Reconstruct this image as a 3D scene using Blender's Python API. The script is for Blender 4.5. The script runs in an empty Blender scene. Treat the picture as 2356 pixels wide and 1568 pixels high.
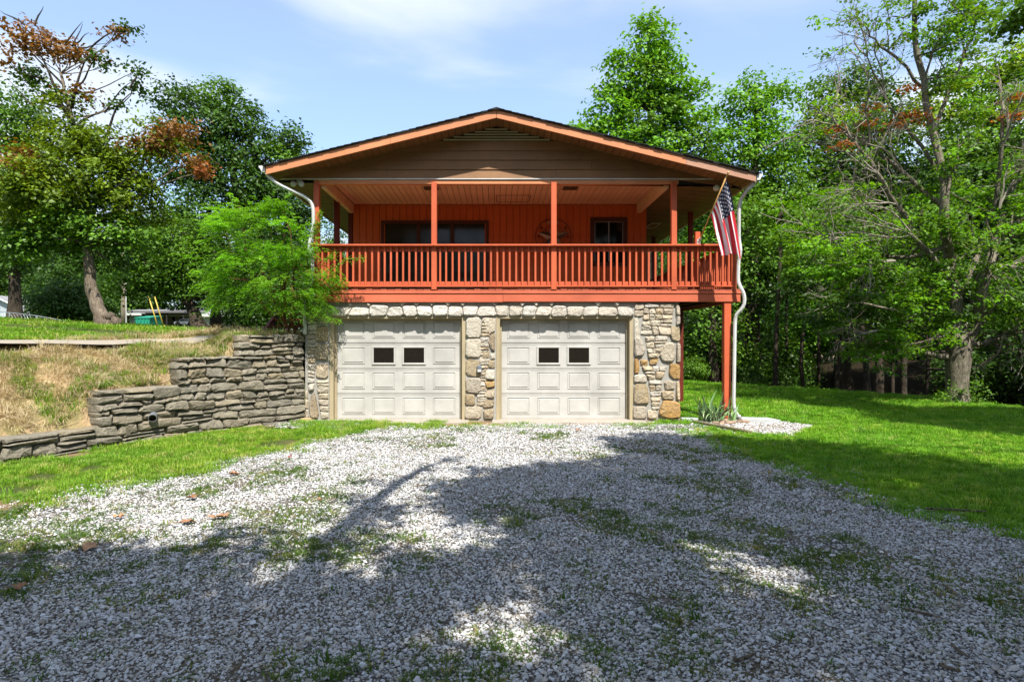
import bpy, math, random
import numpy as np
from mathutils import Vector, Matrix, noise as mnoise

# ------------------------------------------------------------------ camera, sky, sun, exposure
S = bpy.context.scene
COL = S.collection
F = 1380.0 / 2356.0            # focal length as a share of the picture width
CX, CZ = 1142.0, 788.0          # vanishing point, px of a 2356 x 1568 picture
EYE = 1.575
cam_d = bpy.data.cameras.new('camera')
cam_d.sensor_width = 36.0
cam_d.lens = 36.0 * F
cam_d.shift_x = (1178 - CX) / 2356.0
cam_d.shift_y = (CZ - 784) / 2356.0
cam_d.clip_start = 0.1
cam_d.clip_end = 3000
cam = bpy.data.objects.new('camera', cam_d)
cam.location = (0, 0, EYE)
cam.rotation_euler = (math.pi / 2, 0, 0)
COL.objects.link(cam)
S.camera = cam

SUN_DIR = Vector((0.207, -0.671, 1.0)).normalized()      # towards the sun
elev = math.asin(SUN_DIR.z)
W = bpy.data.worlds.new('World')
S.world = W
W.use_nodes = True
nt = W.node_tree
nt.nodes.clear()
wo = nt.nodes.new('ShaderNodeOutputWorld')
bg = nt.nodes.new('ShaderNodeBackground')
sky = nt.nodes.new('ShaderNodeTexSky')
sky.sky_type = 'NISHITA'
sky.sun_disc = False
sky.sun_elevation = elev
sky.sun_rotation = math.atan2(SUN_DIR.x, SUN_DIR.y)
sky.air_density = 1.1
sky.dust_density = 1.2
sky.ozone_density = 1.3
tc = nt.nodes.new('ShaderNodeTexCoord')
sep = nt.nodes.new('ShaderNodeSeparateXYZ')
nt.links.new(tc.outputs['Generated'], sep.inputs[0])
zz = nt.nodes.new('ShaderNodeMath'); zz.operation = 'MAXIMUM'; zz.inputs[1].default_value = 0.04
nt.links.new(sep.outputs[2], zz.inputs[0])
zp = nt.nodes.new('ShaderNodeMath'); zp.operation = 'ADD'; zp.inputs[1].default_value = 0.16
nt.links.new(zz.outputs[0], zp.inputs[0])
dx = nt.nodes.new('ShaderNodeMath'); dx.operation = 'DIVIDE'
dy = nt.nodes.new('ShaderNodeMath'); dy.operation = 'DIVIDE'
nt.links.new(sep.outputs[0], dx.inputs[0]); nt.links.new(zp.outputs[0], dx.inputs[1])
nt.links.new(sep.outputs[1], dy.inputs[0]); nt.links.new(zp.outputs[0], dy.inputs[1])
cmb = nt.nodes.new('ShaderNodeCombineXYZ')
nt.links.new(dx.outputs[0], cmb.inputs[0]); nt.links.new(dy.outputs[0], cmb.inputs[1])
mp = nt.nodes.new('ShaderNodeMapping')
mp.inputs['Location'].default_value = (3.1, 1.2, 0)
mp.inputs['Rotation'].default_value = (0, 0, 0.25)
mp.inputs['Scale'].default_value = (0.6, 1.1, 1)
nt.links.new(cmb.outputs[0], mp.inputs[0])
cn = nt.nodes.new('ShaderNodeTexNoise')
cn.inputs['Scale'].default_value = 1.05
cn.inputs['Detail'].default_value = 7
cn.inputs['Roughness'].default_value = 0.48
cn.inputs['Distortion'].default_value = 0.5
nt.links.new(mp.outputs[0], cn.inputs['Vector'])
cr = nt.nodes.new('ShaderNodeValToRGB')
cr.color_ramp.interpolation = 'EASE'
cr.color_ramp.elements[0].position = 0.43
cr.color_ramp.elements[1].position = 0.64
cr.color_ramp.elements[0].color = (0.24, 0.24, 0.24, 1)
cr.color_ramp.elements[1].color = (0.95, 0.95, 0.95, 1)
nt.links.new(cn.outputs['Fac'], cr.inputs[0])
mx = nt.nodes.new('ShaderNodeMixRGB')
nt.links.new(cr.outputs[0], mx.inputs[0])
gn = nt.nodes.new('ShaderNodeMixRGB'); gn.blend_type = 'MULTIPLY'; gn.inputs[0].default_value = 1
nt.links.new(sky.outputs[0], gn.inputs[1])
gn.inputs[2].default_value = (1.16, 1.42, 1.66, 1)
nt.links.new(gn.outputs[0], mx.inputs[1])
mx.inputs[2].default_value = (6.2, 6.6, 7.1, 1)        # sunlit thin cloud
nt.links.new(mx.outputs[0], bg.inputs[0])
bg.inputs[1].default_value = 0.095
nt.links.new(bg.outputs[0], wo.inputs[0])

sun_d = bpy.data.lights.new('sun', 'SUN')
sun_d.energy = 5.0
sun_d.angle = math.radians(0.5)
sun_d.color = (1.0, 0.955, 0.87)
sun = bpy.data.objects.new('sun', sun_d)
sun.rotation_euler = SUN_DIR.to_track_quat('Z', 'Y').to_euler()
sun.location = (5, -15, 30)
COL.objects.link(sun)

S.view_settings.view_transform = 'Standard'
S.view_settings.look = 'None'
S.view_settings.gamma = 1.0
S.view_settings.use_curve_mapping = False
S.view_settings.exposure = 0.88
S.render.engine = 'CYCLES'
S.cycles.max_bounces = 8
S.cycles.diffuse_bounces = 3
S.cycles.glossy_bounces = 3
S.cycles.transmission_bounces = 4
S.cycles.sample_clamp_indirect = 8
S.cycles.use_denoising = True

# ------------------------------------------------------------------ helpers
rng = np.random.default_rng(7)
R = random.Random(11)


def at(px, py, Y):
    """world point seen at that pixel of the 2356-wide picture, Y metres away"""
    return Vector(((px - CX) / 1380.0 * Y, Y, EYE + (CZ - py) / 1380.0 * Y))


def ground_at(px, py):
    Y = 1380.0 * EYE / (py - CZ)
    return ((px - CX) / 1380.0 * Y, Y)


def link(o):
    COL.objects.link(o)
    return o


def tag(o, label=None, cat=None, group=None, kind=None):
    if label: o['label'] = label
    if cat: o['category'] = cat
    if group: o['group'] = group
    if kind: o['kind'] = kind
    return o


def empty(name, loc, label, cat, group=None):
    o = bpy.data.objects.new(name, None)
    o.empty_display_size = 0.2
    o.location = loc
    link(o)
    tag(o, label, cat, group)
    return o


def mesh_from(name, V, Fc, mats=(), fmat=None, smooth=False):
    me = bpy.data.meshes.new(name)
    V = np.asarray(V, dtype=np.float32).reshape(-1, 3)
    if isinstance(Fc, np.ndarray):
        n, k = Fc.shape
        me.vertices.add(len(V)); me.vertices.foreach_set('co', V.ravel())
        me.loops.add(n * k); me.loops.foreach_set('vertex_index', Fc.astype(np.int32).ravel())
        me.polygons.add(n)
        me.polygons.foreach_set('loop_start', np.arange(0, n * k, k, dtype=np.int32))
        me.polygons.foreach_set('loop_total', np.full(n, k, dtype=np.int32))
        me.update(calc_edges=True)
    else:
        me.from_pydata([tuple(map(float, v)) for v in V], [], Fc)
    for m in mats:
        me.materials.append(m)
    if fmat is not None:
        me.polygons.foreach_set('material_index', np.asarray(fmat, dtype=np.int32))
    if smooth:
        me.polygons.foreach_set('use_smooth', np.ones(len(me.polygons), dtype=bool))
    me.update()
    return me


def wobj(name, me, parent=None, **kw):
    """object whose mesh is in world coordinates"""
    o = bpy.data.objects.new(name, me)
    link(o)
    if parent is not None:
        o.parent = parent
        p = parent
        off = Vector((0, 0, 0))
        while p is not None:
            off += p.location
            p = p.parent
        o.location = -off
    return tag(o, **kw) if kw else o


def copy_tree(o, parent=None):
    c = o.copy(); link(c); c.parent = parent
    for ch in list(o.children):
        copy_tree(ch, c)
    return c


class MB:
    def __init__(self):
        self.v = []; self.f = []; self.m = []

    def add(self, V, Fs, mi=0):
        b = len(self.v)
        self.v += [tuple(x) for x in V]
        self.f += [tuple(b + i for i in f) for f in Fs]
        self.m += [mi] * len(Fs)

    def box(self, x0, x1, y0, y1, z0, z1, c=0.004, M=None, mi=0):
        """box with chamfered edges"""
        c = min(c, (x1 - x0) * .4, (y1 - y0) * .4, (z1 - z0) * .4)
        V = []
        idx = {}
        X = (x0, x1); Y = (y0, y1); Z = (z0, z1)
        for i in (0, 1):
            for j in (0, 1):
                for k in (0, 1):
                    sx = c if i == 0 else -c; sy = c if j == 0 else -c; sz = c if k == 0 else -c
                    idx[i, j, k, 0] = len(V); V.append((X[i], Y[j] + sy, Z[k] + sz))
                    idx[i, j, k, 1] = len(V); V.append((X[i] + sx, Y[j], Z[k] + sz))
                    idx[i, j, k, 2] = len(V); V.append((X[i] + sx, Y[j] + sy, Z[k]))
        Fs = []
        g = lambda i, j, k, a: idx[i, j, k, a]
        Fs.append((g(0,0,0,0), g(0,0,1,0), g(0,1,1,0), g(0,1,0,0)))
        Fs.append((g(1,0,0,0), g(1,1,0,0), g(1,1,1,0), g(1,0,1,0)))
        Fs.append((g(0,0,0,1), g(1,0,0,1), g(1,0,1,1), g(0,0,1,1)))
        Fs.append((g(0,1,0,1), g(0,1,1,1), g(1,1,1,1), g(1,1,0,1)))
        Fs.append((g(0,0,0,2), g(0,1,0,2), g(1,1,0,2), g(1,0,0,2)))
        Fs.append((g(0,0,1,2), g(1,0,1,2), g(1,1,1,2), g(0,1,1,2)))
        if c > 0:
            for i in (0, 1):
                for j in (0, 1):
                    f = (g(i,j,0,0), g(i,j,1,0), g(i,j,1,1), g(i,j,0,1)); Fs.append(f if (i ^ j) else f[::-1])
                    f = (g(i,0,j,0), g(i,1,j,0), g(i,1,j,2), g(i,0,j,2)); Fs.append(f[::-1] if (i ^ j) else f)
                    f = (g(0,i,j,1), g(1,i,j,1), g(1,i,j,2), g(0,i,j,2)); Fs.append(f if (i ^ j) else f[::-1])
                    for k in (0, 1):
                        f = (g(i,j,k,0), g(i,j,k,1), g(i,j,k,2)); Fs.append(f if (i ^ j ^ k) else f[::-1])
        if M is not None:
            V = [tuple(M @ Vector(p)) for p in V]
        self.add(V, Fs, mi)
        return self

    def prism(self, poly, y0, y1, mi=0):
        """polygon given as (x, z), extruded along y"""
        n = len(poly)
        a = sum(poly[i][0] * poly[(i + 1) % n][1] - poly[(i + 1) % n][0] * poly[i][1] for i in range(n))
        if a < 0: poly = poly[::-1]
        V = [(x, y0, z) for x, z in poly] + [(x, y1, z) for x, z in poly]
        Fs = [tuple(range(n)), tuple(range(2 * n - 1, n - 1, -1))]
        Fs += [(i, i + n, (i + 1) % n + n, (i + 1) % n) for i in range(n)]
        self.add(V, Fs, mi)
        return self

    def tube(self, path, rad, seg=8, mi=0, cap=True, squash=1.0, jit=0.0):
        V, Fs = tube_geo(path, rad, seg, cap, squash, jit)
        self.add(V, Fs, mi)
        return self

    def mesh(self, name, mats, smooth=False):
        return mesh_from(name, self.v, self.f, mats, self.m, smooth)

    def obj(self, name, mats, parent=None, smooth=False, **kw):
        if not isinstance(mats, (list, tuple)): mats = [mats]
        return wobj(name, self.mesh(name, mats, smooth), parent, **kw)


def tube_geo(path, rad, seg=8, cap=True, squash=1.0, jit=0.0):
    P = np.array([tuple(p) for p in path], dtype=float)
    n = len(P)
    if not hasattr(rad, '__len__'): rad = [rad] * n
    T = np.zeros_like(P)
    T[1:-1] = P[2:] - P[:-2]; T[0] = P[1] - P[0]; T[-1] = P[-1] - P[-2]
    T /= np.linalg.norm(T, axis=1)[:, None] + 1e-9
    up = np.array([0.0, 0, 1]) if abs(T[0][2]) < .9 else np.array([1.0, 0, 0])
    u = np.cross(T[0], up); u /= np.linalg.norm(u)
    V = []
    ang = np.arange(seg) * 2 * math.pi / seg
    for i in range(n):
        u = u - T[i] * np.dot(u, T[i]); u /= np.linalg.norm(u) + 1e-9
        w = np.cross(T[i], u)
        rr = rad[i] * (1 + (rng.uniform(-jit, jit, seg) if jit else 0))
        ring = P[i] + (np.cos(ang) * rr)[:, None] * u + (np.sin(ang) * rr * squash)[:, None] * w
        V += [tuple(x) for x in ring]
    Fs = []
    for i in range(n - 1):
        for k in range(seg):
            a = i * seg + k; b = i * seg + (k + 1) % seg
            Fs.append((a, b, b + seg, a + seg))
    if cap:
        Fs.append(tuple(range(seg - 1, -1, -1)))
        Fs.append(tuple((n - 1) * seg + k for k in range(seg)))
    return V, Fs


# numpy value noise
def vnoise(x, y, seed=0):
    x = np.asarray(x, float); y = np.asarray(y, float)
    xi = np.floor(x).astype(np.int64); yi = np.floor(y).astype(np.int64)
    fx = x - xi; fy = y - yi
    fx = fx * fx * (3 - 2 * fx); fy = fy * fy * (3 - 2 * fy)

    def h(a, b):
        n = (a * 374761393 + b * 668265263 + seed * 1442695041) & 0xffffffff
        n = ((n ^ (n >> 13)) * 1274126177) & 0xffffffff
        return ((n ^ (n >> 16)) & 0xffff) / 65535.0
    return (h(xi, yi) * (1 - fx) + h(xi + 1, yi) * fx) * (1 - fy) + (h(xi, yi + 1) * (1 - fx) + h(xi + 1, yi + 1) * fx) * fy


def fbm(x, y, seed=0, o=3):
    s = 0; a = .5; t = 0
    for i in range(o):
        s = s + a * vnoise(np.asarray(x) * 2 ** i, np.asarray(y) * 2 ** i, seed + i); t += a; a *= .5
    return s / t


def sst(a, b, x):
    t = np.clip((x - a) / (b - a), 0, 1)
    return t * t * (3 - 2 * t)


def in_poly(x, y, poly):
    x = np.asarray(x, float); y = np.asarray(y, float)
    r = np.zeros(x.shape, bool)
    n = len(poly)
    for i in range(n):
        x0, y0 = poly[i]; x1, y1 = poly[(i + 1) % n]
        c = ((y0 > y) != (y1 > y)) & (x < (x1 - x0) * (y - y0) / (y1 - y0 + 1e-12) + x0)
        r ^= c
    return r


def poly_sd(x, y, line):
    """signed distance to an open polyline (positive on its left-hand side) and length along it"""
    x = np.asarray(x, float); y = np.asarray(y, float)
    best = np.full(x.shape, 1e9); sg = np.zeros(x.shape); tt = np.zeros(x.shape)
    acc = 0
    for i in range(len(line) - 1):
        ax, ay = line[i]; bx, by = line[i + 1]
        L = math.hypot(bx - ax, by - ay); ux, uy = (bx - ax) / L, (by - ay) / L
        t = np.clip((x - ax) * ux + (y - ay) * uy, 0, L)
        qx, qy = ax + ux * t, ay + uy * t
        d = np.hypot(x - qx, y - qy)
        side = ux * (y - ay) - uy * (x - ax)
        m = d < best - 1e-7
        best = np.where(m, d, best); sg = np.where(m, np.sign(side), sg); tt = np.where(m, acc + t, tt)
        acc += L
    return best * np.where(sg == 0, 1, sg), tt


# ------------------------------------------------------------------ materials
def srgb(r, g, b):
    f = lambda c: (c / 255 / 12.92) if c / 255 <= .04045 else ((c / 255 + .055) / 1.055) ** 2.4
    return (f(r), f(g), f(b), 1)


def newmat(name):
    m = bpy.data.materials.new(name); m.use_nodes = True
    t = m.node_tree
    for n in list(t.nodes): t.nodes.remove(n)
    out = t.nodes.new('ShaderNodeOutputMaterial')
    b = t.nodes.new('ShaderNodeBsdfPrincipled')
    t.links.new(b.outputs[0], out.inputs[0])
    return m, t, b, out


def N(t, k, **kw):
    n = t.nodes.new(k)
    for a, v in kw.items():
        if a.startswith('i_'): n.inputs[a[2:].replace('_', ' ')].default_value = v
        else: setattr(n, a, v)
    return n


def coords(t, scale=(1, 1, 1), kind='Object', loc=(0, 0, 0)):
    c = N(t, 'ShaderNodeTexCoord'); m = N(t, 'ShaderNodeMapping')
    m.inputs['Scale'].default_value = scale; m.inputs['Location'].default_value = loc
    t.links.new(c.outputs[kind], m.inputs[0])
    return m.outputs[0]


def ramp(t, src, stops):
    r = N(t, 'ShaderNodeValToRGB')
    e = r.color_ramp.elements
    while len(e) < len(stops): e.new(0.5)
    for i, (p, c) in enumerate(stops):
        e[i].position = p; e[i].color = c if len(c) == 4 else (*c, 1)
    t.links.new(src, r.inputs[0])
    return r.outputs[0]


def noise(t, vec, scale, detail=4, rough=.55, dist=0):
    n = N(t, 'ShaderNodeTexNoise')
    n.inputs['Scale'].default_value = scale; n.inputs['Detail'].default_value = detail
    n.inputs['Roughness'].default_value = rough; n.inputs['Distortion'].default_value = dist
    if vec is not None: t.links.new(vec, n.inputs['Vector'])
    return n.outputs['Fac']


def mixc(t, fac, a, b, mode='MIX'):
    m = N(t, 'ShaderNodeMixRGB', blend_type=mode)
    for s, v in ((0, fac), (1, a), (2, b)):
        if isinstance(v, bpy.types.NodeSocket): t.links.new(v, m.inputs[s])
        elif isinstance(v, (int, float)): m.inputs[s].default_value = v if s == 0 else (v, v, v, 1)
        else: m.inputs[s].default_value = v if len(v) == 4 else (*v, 1)
    return m.outputs[0]


def bump(t, b, h, strength=.5, dist=.01):
    n = N(t, 'ShaderNodeBump'); n.inputs['Strength'].default_value = strength; n.inputs['Distance'].default_value = dist
    t.links.new(h, n.inputs['Height']); t.links.new(n.outputs[0], b.inputs['Normal'])


def math_(t, op, a, b=0.0):
    m = N(t, 'ShaderNodeMath', operation=op)
    for i, v in ((0, a), (1, b)):
        if isinstance(v, bpy.types.NodeSocket): t.links.new(v, m.inputs[i])
        else: m.inputs[i].default_value = v
    return m.outputs[0]


def paint(name, col, rough=.6, grain=(3, 3, 40), wear=.25, dirt=(.12, .1, .07), rnd=.12, wearc=None, spec=.3):
    """weathered painted wood: colour drift, grain, dirt specks; each board a little different"""
    m, t, b, o = newmat(name)
    v = coords(t)
    vg = coords(t, grain)
    big = noise(t, v, 1.7, 5, .6)
    gr = noise(t, vg, 4, 5, .6)
    c = mixc(t, ramp(t, big, [(.3, (0, 0, 0)), (.72, (1, 1, 1))]), tuple(x * .82 for x in col[:3]), tuple(min(1, x * 1.13) for x in col[:3]))
    c = mixc(t, math_(t, 'MULTIPLY', ramp(t, gr, [(.35, (0, 0, 0)), (.75, (1, 1, 1))]), wear), c, wearc or tuple(x * .55 for x in col[:3]))
    sp = noise(t, v, 23, 6, .7)
    c = mixc(t, math_(t, 'MULTIPLY', ramp(t, sp, [(.58, (0, 0, 0)), (.75, (1, 1, 1))]), wear * 1.2), c, dirt)
    oi = N(t, 'ShaderNodeObjectInfo')
    br = math_(t, 'ADD', math_(t, 'MULTIPLY', oi.outputs['Random'], rnd * 2), 1 - rnd)
    hsv = N(t, 'ShaderNodeHueSaturation')
    t.links.new(br, hsv.inputs['Value']); t.links.new(c, hsv.inputs['Color'])
    t.links.new(hsv.outputs[0], b.inputs['Base Color'])
    b.inputs['Roughness'].default_value = rough
    b.inputs['Specular IOR Level'].default_value = spec
    bump(t, b, math_(t, 'ADD', gr, math_(t, 'MULTIPLY', sp, .6)), .25, .004)
    return m


def plain(name, col, rough=.5, metal=0, var=.12, scale=6, bmp=.1, spec=.4, rnd=.06):
    m, t, b, o = newmat(name)
    v = coords(t)
    n = noise(t, v, scale, 6, .6)
    c = mixc(t, n, tuple(x * (1 - var * 2) for x in col[:3]), tuple(min(1, x * (1 + var * 2)) for x in col[:3]))
    oi = N(t, 'ShaderNodeObjectInfo')
    br = math_(t, 'ADD', math_(t, 'MULTIPLY', oi.outputs['Random'], rnd * 2), 1 - rnd)
    hsv = N(t, 'ShaderNodeHueSaturation')
    t.links.new(br, hsv.inputs['Value']); t.links.new(c, hsv.inputs['Color'])
    t.links.new(hsv.outputs[0], b.inputs['Base Color'])
    b.inputs['Roughness'].default_value = rough; b.inputs['Metallic'].default_value = metal
    b.inputs['Specular IOR Level'].default_value = spec
    if bmp: bump(t, b, n, bmp, .005)
    return m


def stone_mat(name, stops, stain=(.05, .05, .035), stain_amt=.5, bscale=14, lichen=None):
    """rough-split stone: each object draws its own hue from the ramp"""
    m, t, b, o = newmat(name)
    v = coords(t)
    oi = N(t, 'ShaderNodeObjectInfo')
    base = ramp(t, oi.outputs['Random'], stops)
    for_n = noise(t, v, 5, 6, .65, .4)
    c = mixc(t, ramp(t, for_n, [(.3, (0, 0, 0)), (.7, (1, 1, 1))]), mixc(t, .22, base, (.06, .055, .045)), mixc(t, .25, base, (.6, .55, .46)))
    st = noise(t, v, 2.6, 5, .7, .6)
    c = mixc(t, math_(t, 'MULTIPLY', ramp(t, st, [(.5, (0, 0, 0)), (.72, (1, 1, 1))]), stain_amt), c, stain)
    sp = noise(t, v, 38, 5, .7)
    c = mixc(t, math_(t, 'MULTIPLY', ramp(t, sp, [(.5, (0, 0, 0)), (.78, (1, 1, 1))]), .5), c, (.08, .07, .05))
    c = mixc(t, math_(t, 'MULTIPLY', ramp(t, sp, [(.22, (1, 1, 1)), (.42, (0, 0, 0))]), .35), c, (.62, .6, .54))
    if lichen:
        li = noise(t, v, 9, 4, .6)
        c = mixc(t, math_(t, 'MULTIPLY', ramp(t, li, [(.6, (0, 0, 0)), (.7, (1, 1, 1))]), .6), c, lichen)
    t.links.new(c, b.inputs['Base Color'])
    b.inputs['Roughness'].default_value = .92; b.inputs['Specular IOR Level'].default_value = .2
    h = math_(t, 'ADD', noise(t, v, bscale, 6, .7, .5), math_(t, 'MULTIPLY', sp, .3))
    bump(t, b, h, 1.0, .05)
    return m


def leaf_mat(name, trans=.27, rough=.5):
    m, t, b, o = newmat(name)
    a = N(t, 'ShaderNodeAttribute', attribute_name='leafcol')
    t.links.new(a.outputs['Color'], b.inputs['Base Color'])
    b.inputs['Roughness'].default_value = rough
    b.inputs['Specular IOR Level'].default_value = .3
    tr = N(t, 'ShaderNodeBsdfTranslucent')
    tcol = mixc(t, 1, a.outputs['Color'], (1.7, 1.55, .6), 'MULTIPLY')
    t.links.new(tcol, tr.inputs[0])
    ms = N(t, 'ShaderNodeMixShader'); ms.inputs[0].default_value = trans
    t.links.new(b.outputs[0], ms.inputs[1]); t.links.new(tr.outputs[0], ms.inputs[2])
    t.links.new(ms.outputs[0], o.inputs[0])
    return m


def bark_mat(name, c1, c2, sc=(6, 6, 1.6), moss=None):
    m, t, b, o = newmat(name)
    v = coords(t, sc)
    w = noise(t, v, 3.2, 7, .68, 1.2)
    c = mixc(t, ramp(t, w, [(.36, (0, 0, 0)), (.62, (1, 1, 1))]), c1, c2)
    p = noise(t, coords(t), .9, 4, .6)
    c = mixc(t, math_(t, 'MULTIPLY', ramp(t, p, [(.45, (0, 0, 0)), (.65, (1, 1, 1))]), .5), c, tuple(x * .45 for x in c1))
    if moss:
        c = mixc(t, math_(t, 'MULTIPLY', ramp(t, noise(t, coords(t), 3.5, 5, .6), [(.55, (0, 0, 0)), (.68, (1, 1, 1))]), .7), c, moss)
    t.links.new(c, b.inputs['Base Color'])
    b.inputs['Roughness'].default_value = .95; b.inputs['Specular IOR Level'].default_value = .1
    bump(t, b, w, 1.0, .05)
    return m


M = {}
M['red'] = paint('red_orange_paint', (.62, .125, .05), .55, wear=.16, rnd=.07)
M['redbeam'] = paint('faded_red_beam_paint', (.64, .15, .075), .6, grain=(1.2, 20, 20), wear=.22, rnd=.05)
M['deckboard'] = paint('deck_board_paint', (.50, .13, .07), .7, grain=(14, 1, 14), wear=.35)
M['orange'] = paint('orange_siding_paint', (.60, .135, .028), .5, grain=(18, 18, 1), wear=.15, rnd=.05)
M['fascia'] = paint('light_orange_fascia_paint', (.70, .27, .12), .55, grain=(1.5, 10, 10), wear=.12, rnd=.04)
M['gable'] = paint('shade_darkened_gable_paint', (.29, .145, .06), .6, grain=(1.2, 14, 14), wear=.35, dirt=(.04, .04, .025), rnd=.1)  # light orange paint, base colour darkened to carry the shade under the rake
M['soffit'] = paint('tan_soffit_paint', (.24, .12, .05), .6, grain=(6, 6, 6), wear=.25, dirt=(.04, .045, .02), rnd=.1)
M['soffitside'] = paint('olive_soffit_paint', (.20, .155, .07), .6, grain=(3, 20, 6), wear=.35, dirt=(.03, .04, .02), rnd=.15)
M['ceiling'] = paint('light_orange_ceiling_paint', (.93, .66, .40), .5, grain=(16, 1, 6), wear=.12, rnd=.05)
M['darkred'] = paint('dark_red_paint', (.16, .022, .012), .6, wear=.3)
M['brownframe'] = paint('dark_brown_frame_paint', (.075, .025, .014), .45, wear=.2)
M['tan'] = paint('tan_door_frame_paint', (.46, .38, .24), .6, grain=(14, 14, 1), wear=.3, dirt=(.1, .1, .05))
M['door'] = paint('cream_garage_door_paint', (.565, .55, .515), .42, grain=(20, 3, 2), wear=.07, dirt=(.35, .3, .22), rnd=.02, spec=.5)
M['white'] = paint('weathered_white_metal', (.72, .73, .71), .45, grain=(6, 6, 2), wear=.3, dirt=(.25, .27, .22), rnd=.03)
M['eavetrim'] = paint('yellowed_white_eave_trim', (.62, .63, .44), .5, grain=(6, 2, 2), wear=.25, dirt=(.2, .22, .12))
M['shingle'] = plain('black_asphalt_shingle', (.028, .027, .027), .95, var=.3, scale=60, bmp=.6, rnd=.2)
M['mortar'] = plain('grey_mortar', (.40, .385, .35), .95, var=.12, scale=26, bmp=.7, spec=.1)
M['mortar2'] = plain('sandy_wall_mortar', (.30, .265, .21), .95, var=.18, scale=20, bmp=.8, spec=.1)
M['black'] = plain('dark_gap_shadow_board', (.02, .017, .013), .8)
M['concrete'] = plain('weathered_concrete', (.40, .355, .30), .9, var=.16, scale=7, bmp=.4, spec=.15)
M['slab'] = plain('pale_grey_concrete', (.52, .55, .55), .85, var=.1, scale=10, bmp=.3)
M['metalgrey'] = plain('grey_painted_metal', (.33, .37, .42), .4, .6, var=.08)
M['hose'] = plain('old_steel_pipe', (.33, .34, .37), .5, .5, var=.15, scale=20)
M['pole'] = plain('varnished_wood_pole', (.62, .36, .12), .4, var=.15, scale=12)
M['goldtip'] = plain('gilt_finial', (.75, .42, .16), .3, .4)
M['glassdark'] = plain('dark_window_glass', (.008, .008, .007), .06, var=.05, bmp=0, spec=.3)
M['blind'] = plain('drawn_blind_behind_glass', (.030, .032, .022), .10, var=.35, scale=2, bmp=0, spec=.3)
M['gdglass'] = plain('dusty_garage_door_glass', (.016, .012, .009), .25, var=.5, scale=60, bmp=0, spec=.25)
M['lamp'] = plain('dusty_white_lamp_glass', (.66, .66, .6), .35, var=.08)
M['metalstar'] = plain('rusty_metal_ring', (.09, .05, .035), .6, .5, var=.3, scale=20)
M['starlight'] = plain('tin_star_pale_face', (.45, .36, .26), .45, .3, var=.2)
M['stardark'] = plain('tin_star_dark_face', (.10, .075, .06), .45, .3, var=.2)
M['vent'] = plain('brown_metal_vent', (.17, .10, .06), .5, .3)
M['timber'] = paint('old_treated_timber', (.22, .19, .11), .9, grain=(2, 14, 14), wear=.5)
M['brick'] = plain('buff_brick', (.5, .36, .2), .9, var=.15, scale=30, bmp=.5)
STW = [(0, (.74, .62, .45, 1)), (.2, (.84, .78, .66, 1)), (.4, (.62, .54, .43, 1)), (.55, (.78, .65, .47, 1)), (.72, (.76, .71, .64, 1)), (.86, (.74, .57, .36, 1)), (1, (.60, .53, .45, 1))]
M['stone'] = stone_mat('pale_sandstone', STW, stain=(.30, .22, .12), stain_amt=.35)
M['stonehead'] = stone_mat('whitish_header_stone', [(0, (.84, .79, .69, 1)), (.5, (.90, .86, .79, 1)), (1, (.80, .69, .56, 1))], stain=(.35, .28, .2), stain_amt=.3)
M['stoney'] = stone_mat('ochre_stone', [(0, (.55, .31, .08, 1)), (.5, (.55, .36, .13, 1)), (1, (.62, .30, .05, 1))], stain=(.42, .33, .2), stain_amt=.4)
M['stonetan'] = stone_mat('tan_stone', [(0, (.50, .36, .19, 1)), (.5, (.53, .42, .26, 1)), (1, (.45, .33, .2, 1))], stain=(.36, .33, .28), stain_amt=.5)
M['stonewall'] = stone_mat('grey_fieldstone', [(0, (.25, .22, .165, 1)), (.3, (.32, .285, .215, 1)), (.6, (.19, .175, .14, 1)), (.8, (.36, .29, .18, 1)), (1, (.27, .25, .20, 1))], stain=(.30, .26, .19), stain_amt=.5, bscale=10)
M['rocktan'] = stone_mat('tan_pink_rock', [(0, (.55, .36, .25, 1)), (1, (.42, .30, .18, 1))])
M['leaf'] = leaf_mat('tree_leaves')
M['leafthin'] = leaf_mat('thin_bright_leaves', .42)
M['barkgrey'] = bark_mat('grey_brown_bark', (.115, .085, .06), (.36, .29, .22))
M['barkdark'] = bark_mat('dark_bark', (.035, .028, .02), (.12, .095, .07))
M['barkpale'] = bark_mat('pale_maple_bark', (.12, .10, .075), (.40, .35, .27), moss=(.10, .13, .05))
M['twig'] = plain('grey_dead_twigs', (.27, .235, .19), .9, var=.2)

# ------------------------------------------------------------------ terrain
WALL = [(-3.80, 60), (-3.80, 26), (-3.80, 12.3), (-3.86, 12.08), (-5.0, 10.72), (-5.87, 8.98), (-6.45, 7.7), (-7.25, 6.0), (-9.0, 2.5), (-12, -6), (-30, -60)]
WALL_SD = [(x, y) for x, y in WALL[::-1]]          # walked towards +y: uphill side on the left
_seg = [0]
for _i in range(len(WALL) - 1):
    _seg.append(_seg[-1] + math.hypot(WALL[_i + 1][0] - WALL[_i][0], WALL[_i + 1][1] - WALL[_i][1]))
T0 = _seg[3]                                       # where the visible retaining wall starts, at the house
LTOT = _seg[-1]
TIERS = [(0.0, 1.33, 1.73), (1.33, 2.50, 1.325), (2.50, 3.80, .865), (3.80, 7.5, .335)]
RAV = [(14, -60), (13.2, 5), (12.3, 13), (12.0, 17.0), (9.7, 20.3), (7.3, 23.6), (4, 29), (0, 40), (-3.8, 60)]


def tier_h(tw):
    h = np.full(np.shape(tw), 1.70)
    h = h + (1.29 - 1.70) * sst(1.26, 1.6, tw)
    h = h + (.83 - 1.29) * sst(2.43, 2.77, tw)
    h = h + (.31 - .83) * sst(3.73, 4.07, tw)
    h = h + (.05 - .31) * sst(8, 14, tw)
    return h


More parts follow.
